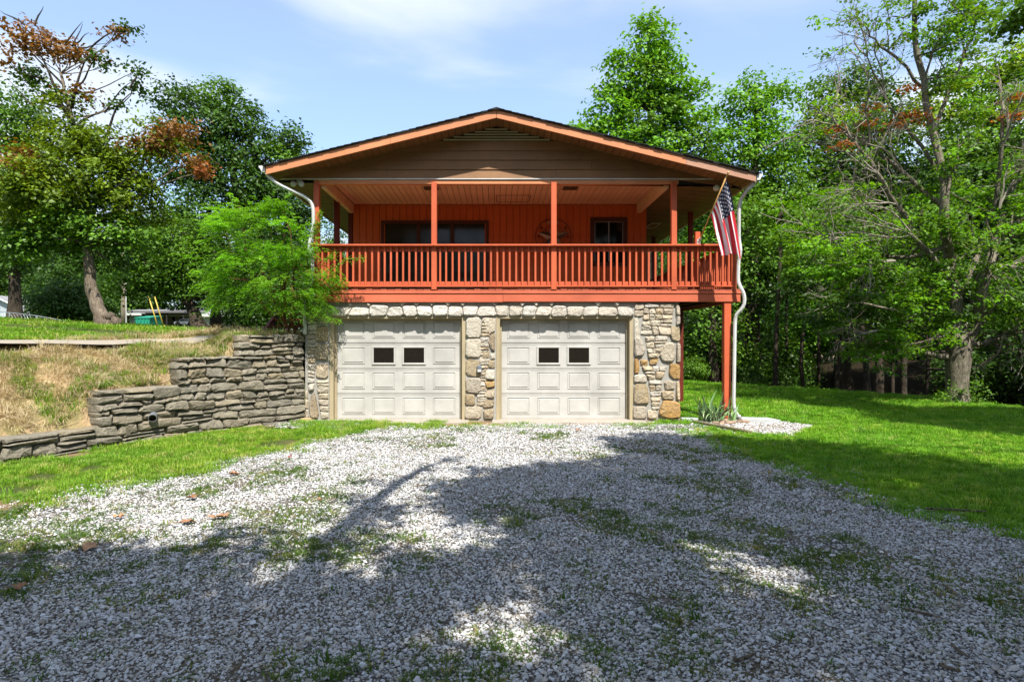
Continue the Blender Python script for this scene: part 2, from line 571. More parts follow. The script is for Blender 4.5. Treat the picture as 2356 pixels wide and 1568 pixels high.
def hgt(x, y):
    x = np.asarray(x, float); y = np.asarray(y, float)
    s, t = poly_sd(x, y, WALL_SD)
    tw = (LTOT - t) - T0
    w = tier_h(tw)
    z1 = 1.62 + .17 * sst(2.5, 0, tw) - .45 * sst(9, 22, tw)
    bank = w + (z1 - w) * (sst(-.35, 2.35, s) * 1.03 - .03)
    up = bank + .052 * np.clip(s - 3.4, 0, 14) - .035 * np.clip(s - 19, 0, 80) + .02 * (fbm(x * .6, y * .6, 3) - .5) * sst(.4, 1.5, s)
    q, _ = poly_sd(x, y, RAV)
    q = -q
    low = np.zeros(x.shape) - .0 - 1.5 * sst(0, 8, q) + 1.9 * sst(9, 22, q) + .03 * np.clip(q - 20, 0, 200) + (fbm(x * .35, y * .35, 9) - .5) * .5 * sst(1, 6, q)
    low = low + .03 * (fbm(x * .8, y * .8, 4) - .5) * sst(2.8, 4.5, np.abs(x))
    return np.where(s > np.where(tw < 8, .17, 0), up, low)


def axis(lo, hi, fl, fh, fine, grow=1.25):
    a = list(np.arange(fl, fh + 1e-6, fine))
    st = fine; v = fh
    while v < hi: st *= grow; v += st; a.append(min(v, hi))
    st = fine; v = fl; b = []
    while v > lo: st *= grow; v -= st; b.append(max(v, lo))
    return np.array(b[::-1] + a)


DR = [ground_at(*p) for p in [(0, 1185), (120, 1150), (250, 1130), (450, 1088), (560, 1060), (700, 1032), (770, 1006)]]
DR += [(-2.2, 10.75), (-1.1, 11.15), (0, 11.3), (1.2, 11.25), (2.4, 11.2), (3.1, 11.45), (3.9, 11.35)]
DR += [ground_at(*p) for p in [(1615, 1003), (1720, 1042), (1850, 1086), (1960, 1138), (2100, 1182), (2356, 1225)]]
DR += [(5.6, 3.6), (7.5, 1.0), (8, -8), (-8, -8), (-7.5, 1.5), (-6.3, 4.3)]
GPATCH = [(-4.05, 10.95), (-4.2, 11.5), (-3.7, 12.1), (-3.2, 12.05), (-2.4, 11.8), (-2.5, 11.3), (-3.1, 10.8)]      # gravel at the foot of the stone wall
BED = [(3.85, 12.2), (3.9, 11.3), (4.2, 10.55), (4.9, 10.1), (5.4, 10.7), (6.0, 11.35), (5.6, 11.85), (5.0, 12.1)]


def near_path(x, y):
    s, t = poly_sd(x, y, WALL_SD)
    return s, (LTOT - t) - T0


def gravel_mask(x, y, wob=.35):
    x2 = x + (fbm(np.asarray(x) * 1.3, np.asarray(y) * 1.3, 21, 4) - .5) * wob * 2
    y2 = y + (fbm(np.asarray(x) * 1.3 + 9, np.asarray(y) * 1.3, 22, 4) - .5) * wob * 2
    return in_poly(x2, y2, DR) | in_poly(x2 * .5 + x * .5, y2 * .5 + y * .5, GPATCH)


def edge_d(x, y):
    """metres inside the gravel (negative outside), with an uneven edge"""
    d, _ = poly_sd(x, y, DR + DR[:1])
    d = np.abs(d) * np.where(in_poly(x, y, DR), 1, -1)
    return d + (fbm(np.asarray(x) * 1.1, np.asarray(y) * 1.1, 24, 4) - .5) * 1.3


def bed_mask(x, y):
    x2 = x + (fbm(np.asarray(x) * 2, np.asarray(y) * 2, 31) - .5) * .3
    y2 = y + (fbm(np.asarray(x) * 2, np.asarray(y) * 2 + 5, 32) - .5) * .3
    return in_poly(x2, y2, BED)


gx = axis(-500, 500, -12, 14, .15)
gy = axis(-60, 900, 1.0, 24, .15)
GX, GY = np.meshgrid(gx, gy)
GZ = hgt(GX, GY)
nx, ny = len(gx), len(gy)
V = np.stack([GX.ravel(), GY.ravel(), GZ.ravel()], 1)
ii = np.arange(nx * ny).reshape(ny, nx)
Q = np.stack([ii[:-1, :-1].ravel(), ii[:-1, 1:].ravel(), ii[1:, 1:].ravel(), ii[1:, :-1].ravel()], 1)

m, t, b, o = newmat('ground_soil_and_turf')
zone = N(t, 'ShaderNodeAttribute', attribute_name='zone')
sp3 = N(t, 'ShaderNodeSeparateColor'); t.links.new(zone.outputs['Color'], sp3.inputs[0])
v = coords(t)
fine = noise(t, v, 30, 6, .7); mid = noise(t, v, 3.1, 5, .6); big = noise(t, v, .5, 4, .5)
soil = mixc(t, fine, (.19, .12, .06), (.46, .33, .19))
turf = mixc(t, fine, (.035, .05, .012), (.13, .17, .045))
turf = mixc(t, ramp(t, mid, [(.62, (0, 0, 0)), (.8, (1, 1, 1))]), turf, (.22, .20, .08))
dry = mixc(t, ramp(t, mid, [(.38, (0, 0, 0)), (.6, (1, 1, 1))]), mixc(t, fine, (.40, .26, .13), (.74, .54, .33)), mixc(t, fine, (.24, .20, .08), (.46, .40, .18)))
wood = mixc(t, fine, (.012, .010, .005), (.04, .03, .016))  # dark wood soil, taken near black to stand for shade under the trees
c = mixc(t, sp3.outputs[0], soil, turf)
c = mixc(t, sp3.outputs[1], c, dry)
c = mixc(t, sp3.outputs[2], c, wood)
t.links.new(c, b.inputs['Base Color']); b.inputs['Roughness'].default_value = .95; b.inputs['Specular IOR Level'].default_value = .1
bump(t, b, math_(t, 'ADD', fine, mid), .8, .05)
M['ground'] = m

s_, t_ = poly_sd(V[:, 0], V[:, 1], WALL_SD)
tw_ = (LTOT - t_) - T0
q_, _ = poly_sd(V[:, 0], V[:, 1], RAV); q_ = -q_
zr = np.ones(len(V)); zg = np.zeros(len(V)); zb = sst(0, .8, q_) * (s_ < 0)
zg = np.where((s_ > 0) & (s_ < 2.9) & (tw_ > -.2), sst(0, .15, s_), 0)
zr = np.where(bed_mask(V[:, 0], V[:, 1]), 0, zr)
# bare dirt left of the driveway, and the scraped bank near the path
zr = np.where((V[:, 1] > 0) & (V[:, 1] < 13) & (np.abs(V[:, 0]) < 9) & (s_ < 0), np.minimum(zr, .1 + .9 * sst(-.25, -.75, edge_d(V[:, 0], V[:, 1]))), zr)
dirt = in_poly(V[:, 0], V[:, 1], [(-5.6, 5.9), (-4.5, 6.0), (-3.9, 5.4), (-4.4, 4.5), (-6, 4.6)])
zr = np.where(dirt, .15, zr)
zr = np.where((V[:, 0] > -4.4) & (V[:, 1] > 11.3) & (V[:, 1] < 12.4) & (s_ < 0), 0.05, zr)
zr = np.where((np.abs(s_) < .3) & (tw_ > 0) & (tw_ < 8), .2, zr)
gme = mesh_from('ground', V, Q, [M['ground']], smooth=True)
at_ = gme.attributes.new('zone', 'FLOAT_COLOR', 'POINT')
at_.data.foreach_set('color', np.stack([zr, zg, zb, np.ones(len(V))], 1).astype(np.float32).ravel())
ground = wobj('ground', gme, kind='structure')

# ---- gravel driveway sheet
m, t, b, o = newmat('gap_shaded_gravel_bed')
v = coords(t)
vo = N(t, 'ShaderNodeTexVoronoi'); vo.inputs['Scale'].default_value = 46; t.links.new(v, vo.inputs['Vector'])
cell = N(t, 'ShaderNodeSeparateColor'); t.links.new(vo.outputs['Color'], cell.inputs[0])
stc = ramp(t, cell.outputs[0], [(0, (.19, .175, .15)), (.4, (.34, .335, .325)), (.8, (.44, .445, .45)), (1, (.17, .15, .12))])
edge = ramp(t, vo.outputs['Distance'], [(.25, (1, 1, 1)), (.62, (.25, .25, .25))])  # bed and cell rims darkened: shade between stones put into the colour
c = mixc(t, 1, stc, edge, 'MULTIPLY')
dn = noise(t, v, 1.1, 6, .7)
c = mixc(t, ramp(t, dn, [(.40, (0, 0, 0)), (.62, (.85, .85, .85))]), c, mixc(t, noise(t, v, 60, 3), (.07, .05, .03), (.22, .18, .12)))
t.links.new(c, b.inputs['Base Color']); b.inputs['Roughness'].default_value = .95; b.inputs['Specular IOR Level'].default_value = .1
bump(t, b, math_(t, 'SUBTRACT', 1.0, vo.outputs['Distance']), 1.0, .02)
M['gravelbed'] = m
m, t, b, o = newmat('white_gravel_stones')
oi = N(t, 'ShaderNodeObjectInfo')
c = ramp(t, oi.outputs['Random'], [(0, (.27, .24, .20)), (.15, (.45, .45, .45)), (.4, (.62, .64, .68)), (.75, (.74, .77, .84)), (.92, (.57, .53, .47)), (1, (.26, .22, .18))])
c = mixc(t, math_(t, 'MULTIPLY', noise(t, coords(t), 2.2, 3), .5), c, (.5, .45, .38))
t.links.new(c, b.inputs['Base Color']); b.inputs['Roughness'].default_value = .85; b.inputs['Specular IOR Level'].default_value = .2
M['gravelstone'] = m


def sheet_from_mask(name, mask_fn, x0, x1, y0, y1, step, dz, mat, bumpz=0.0, keep_z=True):
    xs = np.arange(x0, x1, step); ys = np.arange(y0, y1, step)
    X, Y = np.meshgrid(xs, ys)
    mk = mask_fn(X + step / 2, Y + step / 2)[:-1, :-1]
    idx = np.arange(X.size).reshape(X.shape)
    q = np.stack([idx[:-1, :-1][mk], idx[:-1, 1:][mk], idx[1:, 1:][mk], idx[1:, :-1][mk]], 1)
    used, inv = np.unique(q, return_inverse=True)
    q = inv.reshape(q.shape)
    xx = X.ravel()[used]; yy = Y.ravel()[used]
    zz_ = hgt(xx, yy) + dz + (fbm(xx * 2.5, yy * 2.5, 41) - .5) * bumpz
    return mesh_from(name, np.stack([xx, yy, zz_], 1), q, [mat], smooth=True)


drive_me = sheet_from_mask('gravel_driveway', lambda x, y: (edge_d(x, y) > .12) | (gravel_mask(x, y) & ~in_poly(x, y, DR)), -8, 8, -8, 12.25, .07, .018, M['gravelbed'], .016)
wobj('gravel_driveway', drive_me, kind='structure')
bed_me = None and sheet_from_mask('gravel_bed', lambda x, y: bed_mask(x, y), 3.4, 7, 9.8, 12.3, .05, .012, M['gravelbed'], .01)

# ---- concrete path along the top of the bank
m, t, b, o = newmat('path_concrete')
v = coords(t)
c = mixc(t, noise(t, v, 2.2, 6, .7), (.27, .22, .165), (.42, .37, .30))
c = mixc(t, ramp(t, noise(t, v, 14, 5, .7), [(.55, (0, 0, 0)), (.75, (1, 1, 1))]), c, (.27, .2, .13))
t.links.new(c, b.inputs['Base Color']); b.inputs['Roughness'].default_value = .95
bump(t, b, noise(t, v, 30, 4), .4, .01)
M['path'] = m
PATHL = [(-4.35, 13.1), (-5.2, 12.55), (-6.6, 11.55), (-7.7, 10.1), (-8.55, 8.6), (-9.3, 7.0), (-11, 3.5), (-14, -2)]
pv = []; pf = []
dense = []
for i in range(len(PATHL) - 1):
    for k in range(8):
        f = k / 8; dense.append((PATHL[i][0] * (1 - f) + PATHL[i + 1][0] * f, PATHL[i][1] * (1 - f) + PATHL[i + 1][1] * f))
for i, (x, y) in enumerate(dense):
    a = dense[max(i - 1, 0)]; c_ = dense[min(i + 1, len(dense) - 1)]
    d = Vector((c_[0] - a[0], c_[1] - a[1])).normalized(); n = Vector((-d.y, d.x))
    wd = .55
    for s in (-1, -.5, .5, 1):
        px, py = x + n.x * wd * s, y + n.y * wd * s
        zc = float(hgt(x, y)) + .01
        pv.append((px, py, max(zc, float(hgt(px, py)) + .008) - (0 if abs(s) < 1 else .05)))
    if i:
        for k in range(3):
            a0 = (i - 1) * 4 + k; pf.append((a0, a0 + 1, a0 + 5, a0 + 4))
path_o = wobj('path', mesh_from('path', pv, pf, [M['path']]), kind='structure')


def on_path(x, y, w=.62):
    d, _ = poly_sd(x, y, PATHL)
    return np.abs(d) < w


# ---- concrete aprons before the doors
def apron(name, x0, x1, y0, mat):
    n = 14
    pts = []
    for i in range(n + 1):
        x = x0 + (x1 - x0) * i / n
        pts.append((x, y0 + .10 * math.sin(i * 1.3) * .4 + R.uniform(-.025, .025)))
    V = []; Fs = []
    for x, y in pts: V += [(x, y, -.03), (x, y, .022), (x, 12.6, .028)]
    for i in range(n):
        a = i * 3; Fs += [(a, a + 3, a + 4, a + 1), (a + 1, a + 4, a + 5, a + 2)]
    me = mesh_from(name, V, Fs, [mat])
    return wobj(name, me, kind='structure')


apron('pavement', -3.5, -.55, 11.66, M['concrete'])
apron('pavement', -.08, 2.95, 11.66, M['concrete'])


# ------------------------------------------------------------------ scatter with geometry nodes
def scatter(name, P, rot, scl, idx, variants, kind='stuff'):
    n = len(P)
    me = bpy.data.meshes.new(name)
    me.vertices.add(n); me.vertices.foreach_set('co', np.asarray(P, np.float32).ravel())
    a = me.attributes.new('rot', 'FLOAT_VECTOR', 'POINT'); a.data.foreach_set('vector', np.asarray(rot, np.float32).ravel())
    a = me.attributes.new('scl', 'FLOAT_VECTOR', 'POINT'); a.data.foreach_set('vector', np.asarray(scl, np.float32).ravel())
    a = me.attributes.new('idx', 'INT', 'POINT'); a.data.foreach_set('value', np.asarray(idx, np.int32))
    o = wobj(name, me, kind=kind)
    g = bpy.data.node_groups.new(name + '_nodes', 'GeometryNodeTree')
    g.interface.new_socket('Geometry', in_out='INPUT', socket_type='NodeSocketGeometry')
    g.interface.new_socket('Geometry', in_out='OUTPUT', socket_type='NodeSocketGeometry')
    gi = g.nodes.new('NodeGroupInput'); go = g.nodes.new('NodeGroupOutput')
    ip = g.nodes.new('GeometryNodeInstanceOnPoints')
    g2i = g.nodes.new('GeometryNodeGeometryToInstance')
    for vo_ in variants[::-1]:
        oi = g.nodes.new('GeometryNodeObjectInfo'); oi.inputs['Object'].default_value = vo_
        g.links.new(oi.outputs['Geometry'], g2i.inputs[0])
    def na(nm, ty):
        x = g.nodes.new('GeometryNodeInputNamedAttribute'); x.data_type = ty; x.inputs['Name'].default_value = nm
        return [s for s in x.outputs if s.enabled and s.name == 'Attribute'][0]
    e2r = g.nodes.new('FunctionNodeEulerToRotation')
    g.links.new(na('rot', 'FLOAT_VECTOR'), e2r.inputs[0])
    g.links.new(gi.outputs[0], ip.inputs['Points']); g.links.new(g2i.outputs[0], ip.inputs['Instance'])
    ip.inputs['Pick Instance'].default_value = True
    g.links.new(na('idx', 'INT'), ip.inputs['Instance Index'])
    g.links.new(e2r.outputs[0], ip.inputs['Rotation'])
    g.links.new(na('scl', 'FLOAT_VECTOR'), ip.inputs['Scale'])
    g.links.new(ip.outputs[0], go.inputs[0])
    md = o.modifiers.new('scatter', 'NODES'); md.node_group = g
    return o


def source(name, me):
    return bpy.data.objects.new(name, me)       # never linked: only instanced


def in_view(x, y, margin=1.6):
    return (y > 1.2) & (x > -(CX / 1380.0) * y - margin) & (x < ((2356 - CX) / 1380.0) * y + margin)


# gravel stones
gsrc = []
for k in range(4):
    r_ = np.random.default_rng(50 + k)
    pts = r_.normal(size=(14, 3)); pts /= np.linalg.norm(pts, axis=1)[:, None]
    pts *= r_.uniform(.75, 1.1, (14, 1)) * np.array([1, .82, .68])
    import bmesh
    bm = bmesh.new()
    for p in pts: bm.verts.new(p)
    bmesh.ops.convex_hull(bm, input=bm.verts)
    me = bpy.data.meshes.new('gravel_stone'); bm.to_mesh(me); bm.free()
    me.materials.append(M['gravelstone'])
    gsrc.append(source('gravel_stone', me))


def scatter_gravel():
    out = []
    bands = [(1.5, 3.6, 5600, .0076), (3.6, 5.5, 4600, .0077), (5.5, 8.5, 3300, .0083), (8.5, 12.3, 2000, .0098)]
    for y0, y1, den, r0 in bands:
        x0 = -.83 * y1 - 1.6; x1 = .88 * y1 + 1.6
        n = int((x1 - x0) * (y1 - y0) * den)
        x = rng.uniform(x0, x1, n); y = rng.uniform(y0, y1, n)
        weed = fbm(x * 1.1 + 3, y * 1.1, 77, 4)
        ed = edge_d(x, y)
        k = in_view(x, y) & (rng.uniform(0, 1, n) < np.where(in_poly(x, y, GPATCH), .9, sst(-.45, .35, ed))) & (rng.uniform(0, 1, n) < 1.05 - .60 * sst(.54, .70, weed) - .45 * sst(-1.0, -3.8, x) * sst(.35, .6, fbm(x * .9, y * .9, 79, 4)))
        x, y = x[k], y[k]
        k = ~((y > 11.6) & (x > -3.5) & (x < 2.95))
        x, y = x[k], y[k]
        out.append((x, y, rng.lognormal(0, .36, len(x)) * r0))
    x = np.concatenate([a[0] for a in out]); y = np.concatenate([a[1] for a in out]); r = np.concatenate([a[2] for a in out])
    # scattered stones over the grass edge and in the flower bed
    n = 9000
    xb = rng.uniform(3.4, 7, n); yb = rng.uniform(9.8, 12.3, n); k = bed_mask(xb, yb); xb, yb = xb[k], yb[k]
    n = 26000
    xe = rng.uniform(-6.5, 6.5, n); ye = rng.uniform(3, 11.6, n); k = (~gravel_mask(xe, ye, .45)) & gravel_mask(xe, ye, 1.6) & (np.abs(poly_sd(xe, ye, WALL_SD)[0]) > .2); xe, ye = xe[k], ye[k]
    x = np.concatenate([x, xb, xe]); y = np.concatenate([y, yb, ye])
    r = np.concatenate([r, rng.uniform(.011, .02, len(xb)), rng.uniform(.008, .014, len(xe))])
    n = len(x)
    z = hgt(x, y) + .016 + r * .3 + (fbm(x * 2.5, y * 2.5, 41) - .5) * .016 + rng.uniform(-.2, .5, n) * r
    rot = np.stack([rng.uniform(-.5, .5, n), rng.uniform(-.5, .5, n), rng.uniform(0, 6.28, n)], 1)
    scl = np.stack([r * rng.uniform(.85, 1.25, n), r, r * rng.uniform(.7, 1.1, n)], 1)
    scatter('gravel', np.stack([x, y, z], 1), rot, scl, rng.integers(0, 4, n), gsrc)
    print('gravel', n)


scatter_gravel()


# grass
def grass_mat(name, stops, sc=.7, drift=(1.45, 1.15, .8)):
    m, t, b, o = newmat(name)
    oi = N(t, 'ShaderNodeObjectInfo')
    c = ramp(t, oi.outputs['Random'], stops)
    g = N(t, 'ShaderNodeNewGeometry')
    pn = noise(t, g.outputs['Position'], sc, 4, .6)
    c = mixc(t, ramp(t, pn, [(.35, (0, 0, 0)), (.7, (.8, .8, .8))]), c, mixc(t, 1, c, drift, 'MULTIPLY'))
    t.links.new(c, b.inputs['Base Color']); b.inputs['Roughness'].default_value = .55; b.inputs['Specular IOR Level'].default_value = .2
    tr = N(t, 'ShaderNodeBsdfTranslucent'); t.links.new(mixc(t, 1, c, (1.5, 1.4, .6), 'MULTIPLY'), tr.inputs[0])
    ms = N(t, 'ShaderNodeMixShader'); ms.inputs[0].default_value = .25
    t.links.new(b.outputs[0], ms.inputs[1]); t.links.new(tr.outputs[0], ms.inputs[2]); t.links.new(ms.outputs[0], o.inputs[0])
    return m


M['grassgreen'] = grass_mat('lawn_grass_blades', [(0, (.09, .23, .014)), (.45, (.16, .36, .022)), (.8, (.26, .45, .05)), (1, (.46, .46, .18))])
M['grasslush'] = grass_mat('lush_lawn_blades', [(0, (.07, .22, .010)), (.45, (.145, .39, .016)), (.85, (.24, .50, .04)), (1, (.44, .54, .16))])
M['grassdry'] = grass_mat('dry_straw_blades', [(0, (.64, .50, .32)), (.6, (.80, .66, .46)), (.85, (.50, .34, .19)), (1, (.20, .24, .06))], 1.5, (.72, .78, .72))
M['weed'] = grass_mat('driveway_weed_blades', [(0, (.05, .13, .015)), (.6, (.10, .20, .03)), (.9, (.20, .26, .06)), (1, (.34, .30, .14))])


def tuft(name, nb, h, w, spread, mat, seed, lean=.6):
    r_ = np.random.default_rng(seed)
    V = []; Fs = []
    for i in range(nb):
        a = r_.uniform(0, 6.28); rr = spread * math.sqrt(r_.uniform(0, 1))
        bx, by = rr * math.cos(a), rr * math.sin(a)
        a2 = a + r_.normal(0, .7); L = h * r_.uniform(.55, 1.15); ln = lean * r_.uniform(.2, 1.2)
        dx, dy = math.cos(a2), math.sin(a2); px, py = -dy * w / 2, dx * w / 2
        b_ = len(V)
        mx_, mz = L * .35 * ln, L * .6
        tx, tz = L * ln, L * (1 - .35 * ln)
        V += [(bx - px, by - py, -.01), (bx + px, by + py, -.01), (bx + dx * mx_ + px * .7, by + dy * mx_ + py * .7, mz), (bx + dx * mx_ - px * .7, by + dy * mx_ - py * .7, mz), (bx + dx * tx, by + dy * tx, tz)]
        Fs += [(b_, b_ + 1, b_ + 2, b_ + 3), (b_ + 3, b_ + 2, b_ + 4)]
    return source(name, mesh_from(name, V, Fs, [mat]))


def put_grass(name, x, y, scale, src, tilt=.15):
    n = len(x)
    z = hgt(x, y)
    rot = np.stack([rng.uniform(-tilt, tilt, n), rng.uniform(-tilt, tilt, n), rng.uniform(0, 6.28, n)], 1)
    s = np.asarray(scale) * rng.lognormal(0, .28, n)
    scatter(name, np.stack([x, y, z], 1), rot, np.stack([s, s, s * rng.uniform(.8, 1.2, n)], 1), rng.integers(0, len(src), n), src)
    print(name, n)


lawn_src = [tuft('lawn_tuft', 24, .06, .0055, .05, M['grasslush'], 100 + i, .9) for i in range(3)]
strip_src = [tuft('verge_tuft', 20, .06, .005, .05, M['grassgreen'], 110 + i, .9) for i in range(3)]
dry_src = [tuft('straw_tuft', 22, .10, .0055, .09, M['grassdry'], 120 + i, 1.7) for i in range(3)]
weed_src = [tuft('weed_tuft', 20, .055, .008, .045, M['weed'], 130 + i, 1.3) for i in range(3)]
farl_src = [tuft('upper_lawn_tuft', 22, .06, .008, .11, M['grassgreen'], 140 + i, .8) for i in range(3)]


def rnd_xy(x0, x1, y0, y1, den):
    n = int((x1 - x0) * (y1 - y0) * den)
    return rng.uniform(x0, x1, n), rng.uniform(y0, y1, n)


# right-hand lawn
xs, ys, sc = [], [], []
for y0, y1, den, s in [(3.5, 8, 420, .85), (8, 12, 330, .95), (12, 17, 200, 1.15), (17, 24, 110, 1.5)]:
    x, y = rnd_xy(2.8, 13.5, y0, y1, den)
    q, _ = poly_sd(x, y, RAV)
    k = in_view(x, y, 1.3) & (q > -.5) & (rng.uniform(0, 1, len(x)) < sst(.40, -.35, edge_d(x, y))) & ~bed_mask(x, y) & ~((y > 11.9) & (x < 3.95)) & ~((y > 11.5) & (x < 3.2))
    xs.append(x[k]); ys.append(y[k]); sc.append(np.full(k.sum(), s))
put_grass('grass', np.concatenate(xs), np.concatenate(ys), np.concatenate(sc), lawn_src)
# verge between driveway and retaining wall
x, y = rnd_xy(-7.5, -1.0, 4.0, 11.9, 520)
s, _ = poly_sd(x, y, WALL_SD)
pat = fbm(x * 1.2, y * 1.2, 55, 4)
k = in_view(x, y, 1.0) & (s < -.10) & (rng.uniform(0, 1, len(x)) < sst(.40, -.35, edge_d(x, y))) & (pat > .30) & ~in_poly(x, y, [(-6, 5.75), (-4.6, 5.9), (-3.9, 5.4), (-4.4, 4.4), (-6.5, 4.4)]) & ~((y > 11.45) & (pat < .5))
put_grass('grass', x[k], y[k], np.where(pat[k] > .42, 1.0, .7), strip_src)
# thin grass before the doors
x, y = rnd_xy(-3.0, 3.2, 10.75, 11.62, 260)
k = (fbm(x * 2, y * 2, 56, 4) > .46) & (y > 10.75 + .35 * fbm(x * 1.5, y, 57))
put_grass('grass', x[k], y[k], np.full(k.sum(), .8), strip_src)
# weeds in the gravel
x, y = rnd_xy(-8, 9, 1.4, 10.9, 1250)
wd = fbm(x * 1.1 + 3, y * 1.1, 77, 4); wf = fbm(x * 5, y * 5, 78, 3)
k = in_view(x, y, 1) & gravel_mask(x, y, .45) & (wf > .44) & (rng.uniform(0, 1, len(x)) < .05 + .55 * sst(.52, .66, wd) + .22 * sst(6, 3.0, y) * sst(.40, .56, wd) + .14 * sst(-1.2, -3.5, x) + .75 * (((x - .1) / .55) ** 2 + ((y - 2.85) / .45) ** 2 < 1))
put_grass('weeds', x[k], y[k], np.full(k.sum(), .62), weed_src, .3)
# bank
x, y = rnd_xy(-11.5, -3.8, 5.0, 13.4, 700)
s, tw = near_path(x, y)
g = fbm(x * 1.0, y * 1.3, 61, 4) + .05 * (s < .6) + .04 * (s > 1.9)
k0 = in_view(x, y, 1) & (s > .24) & (s < 2.6) & ~on_path(x, y, .55)
k = k0 & (rng.uniform(0, 1, len(x)) < .62) & (fbm(x * 3, y * 3, 62, 2) > .3)
put_grass('grass', x[k], y[k], np.full(k.sum(), .95), dry_src, .5)
k = k0 & (g > .47) & (rng.uniform(0, 1, len(x)) < sst(.46, .56, g))
put_grass('grass', x[k], y[k], np.full(k.sum(), 1.2), strip_src, .3)
# upper lawn
xs, ys, sc = [], [], []
for y0, y1, den, sz in [(6, 14, 170, 1.0), (14, 20, 90, 1.3), (20, 32, 40, 1.9)]:
    x, y = rnd_xy(-32, -3.9, y0, y1, den)
    s, tw = near_path(x, y)
    k = in_view(x, y, 1) & (s > 2.6) & ~on_path(x, y, .6) & (s < 26) & ~((x > -4.9) & (y < 15.5))
    xs.append(x[k]); ys.append(y[k]); sc.append(np.full(k.sum(), sz))
put_grass('grass', np.concatenate(xs), np.concatenate(ys), np.concatenate(sc), farl_src)


# ------------------------------------------------------------------ stones
def chaikin(poly, r=.22):
    out = []
    n = len(poly)
    for i in range(n):
        a = poly[i]; c = poly[(i + 1) % n]
        out.append((a[0] * (1 - r) + c[0] * r, a[1] * (1 - r) + c[1] * r))
        out.append((a[0] * r + c[0] * (1 - r), a[1] * r + c[1] * (1 - r)))
    return out


def stone_mesh(poly, depth, mapf, mat, joint=.010, back=-.03, jit=.006, r=.2, face=.86, bev=1.0):
    """rough stone from an outline in wall coordinates (u, v); mapf(u, v, d) -> world"""
    a = sum(poly[i][0] * poly[(i + 1) % len(poly)][1] - poly[(i + 1) % len(poly)][0] * poly[i][1] for i in range(len(poly)))
    if a < 0: poly = poly[::-1]
    # subdivide long edges, round corners
    P = chaikin(poly, r)
    cx = sum(p[0] for p in P) / len(P); cy = sum(p[1] for p in P) / len(P)
    w = max(p[0] for p in P) - min(p[0] for p in P); h = max(p[1] for p in P) - min(p[1] for p in P)
    if w < .03 or h < .03: return None
    kx = max(.5, 1 - 2 * joint / w); ky = max(.5, 1 - 2 * joint / h)
    P = [(cx + (x - cx) * kx + R.uniform(-jit, jit), cy + (y - cy) * ky + R.uniform(-jit, jit)) for x, y in P]
    n = len(P)
    d = depth * R.uniform(.65, 1.15)
    ex = min(.022 * bev, .16 * bev * w, .3 * w) / w * 2; ey = min(.018 * bev, .16 * bev * h, .3 * h) / h * 2
    tx, ty = R.uniform(-.25, .25) * d, R.uniform(-.3, .2) * d
    rings = [(1, 1, back, 0), (1, 1, .35 * d, .004), (1 - ex * .5, 1 - ey * .5, .82 * d, .008), (1 - ex * 1.35, 1 - ey * 1.35, d, .012)]
    V = []; Fs = []
    for sx, sy, dd, jz in rings:
        for x, y in P:
            fx, fy = (x - cx) / w * 2, (y - cy) / h * 2
            V.append(mapf(cx + (x - cx) * sx, cy + (y - cy) * sy, dd + (tx * fx + ty * fy if dd > 0 else 0) + R.uniform(-jz, jz)))
    for k in range(3):
        for i in range(n):
            Fs.append((k * n + i, k * n + (i + 1) % n, (k + 1) * n + (i + 1) % n, (k + 1) * n + i))
    c0 = len(V)
    # two inner points for an uneven face
    V.append(mapf(cx - w * .12, cy, d + R.uniform(-.004, .014))); V.append(mapf(cx + w * .14, cy, d + R.uniform(-.004, .014)))
    b_ = 3 * n
    for i in range(n):
        j = (i + 1) % n
        side = c0 if (P[i][0] + P[j][0]) / 2 < cx else c0 + 1
        Fs.append((b_ + i, b_ + j, side))
    for i in range(n):
        j = (i + 1) % n; k = (j + 1) % n
        s0 = c0 if (P[i][0] + P[j][0]) / 2 < cx else c0 + 1
        s1 = c0 if (P[j][0] + P[k][0]) / 2 < cx else c0 + 1
        if s0 != s1: Fs.append((b_ + j, s1, s0))
    return mesh_from('stone', V, Fs, [mat])


# retaining wall: coordinates t (metres from the house) and z
WP = WALL[3:]
_wl = [0]
for _i in range(len(WP) - 1): _wl.append(_wl[-1] + math.hypot(WP[_i + 1][0] - WP[_i][0], WP[_i + 1][1] - WP[_i][1]))


def wall_pt(t):
    t = max(0, min(t, _wl[-1] - .01))
    for i in range(len(WP) - 1):
        if t <= _wl[i + 1]:
            f = (t - _wl[i]) / (_wl[i + 1] - _wl[i])
            return WP[i][0] * (1 - f) + WP[i + 1][0] * f, WP[i][1] * (1 - f) + WP[i + 1][1] * f


def wall_map(t, z, d):
    x, y = wall_pt(t); a = wall_pt(t - .35); c = wall_pt(t + .35)
    dx, dy = c[0] - a[0], c[1] - a[1]; L = math.hypot(dx, dy)
    nx_, ny_ = -dy / L, dx / L         # towards the driveway
    d -= .06 * z                      # slight batter
    return (x + nx_ * d, y + ny_ * d, z)


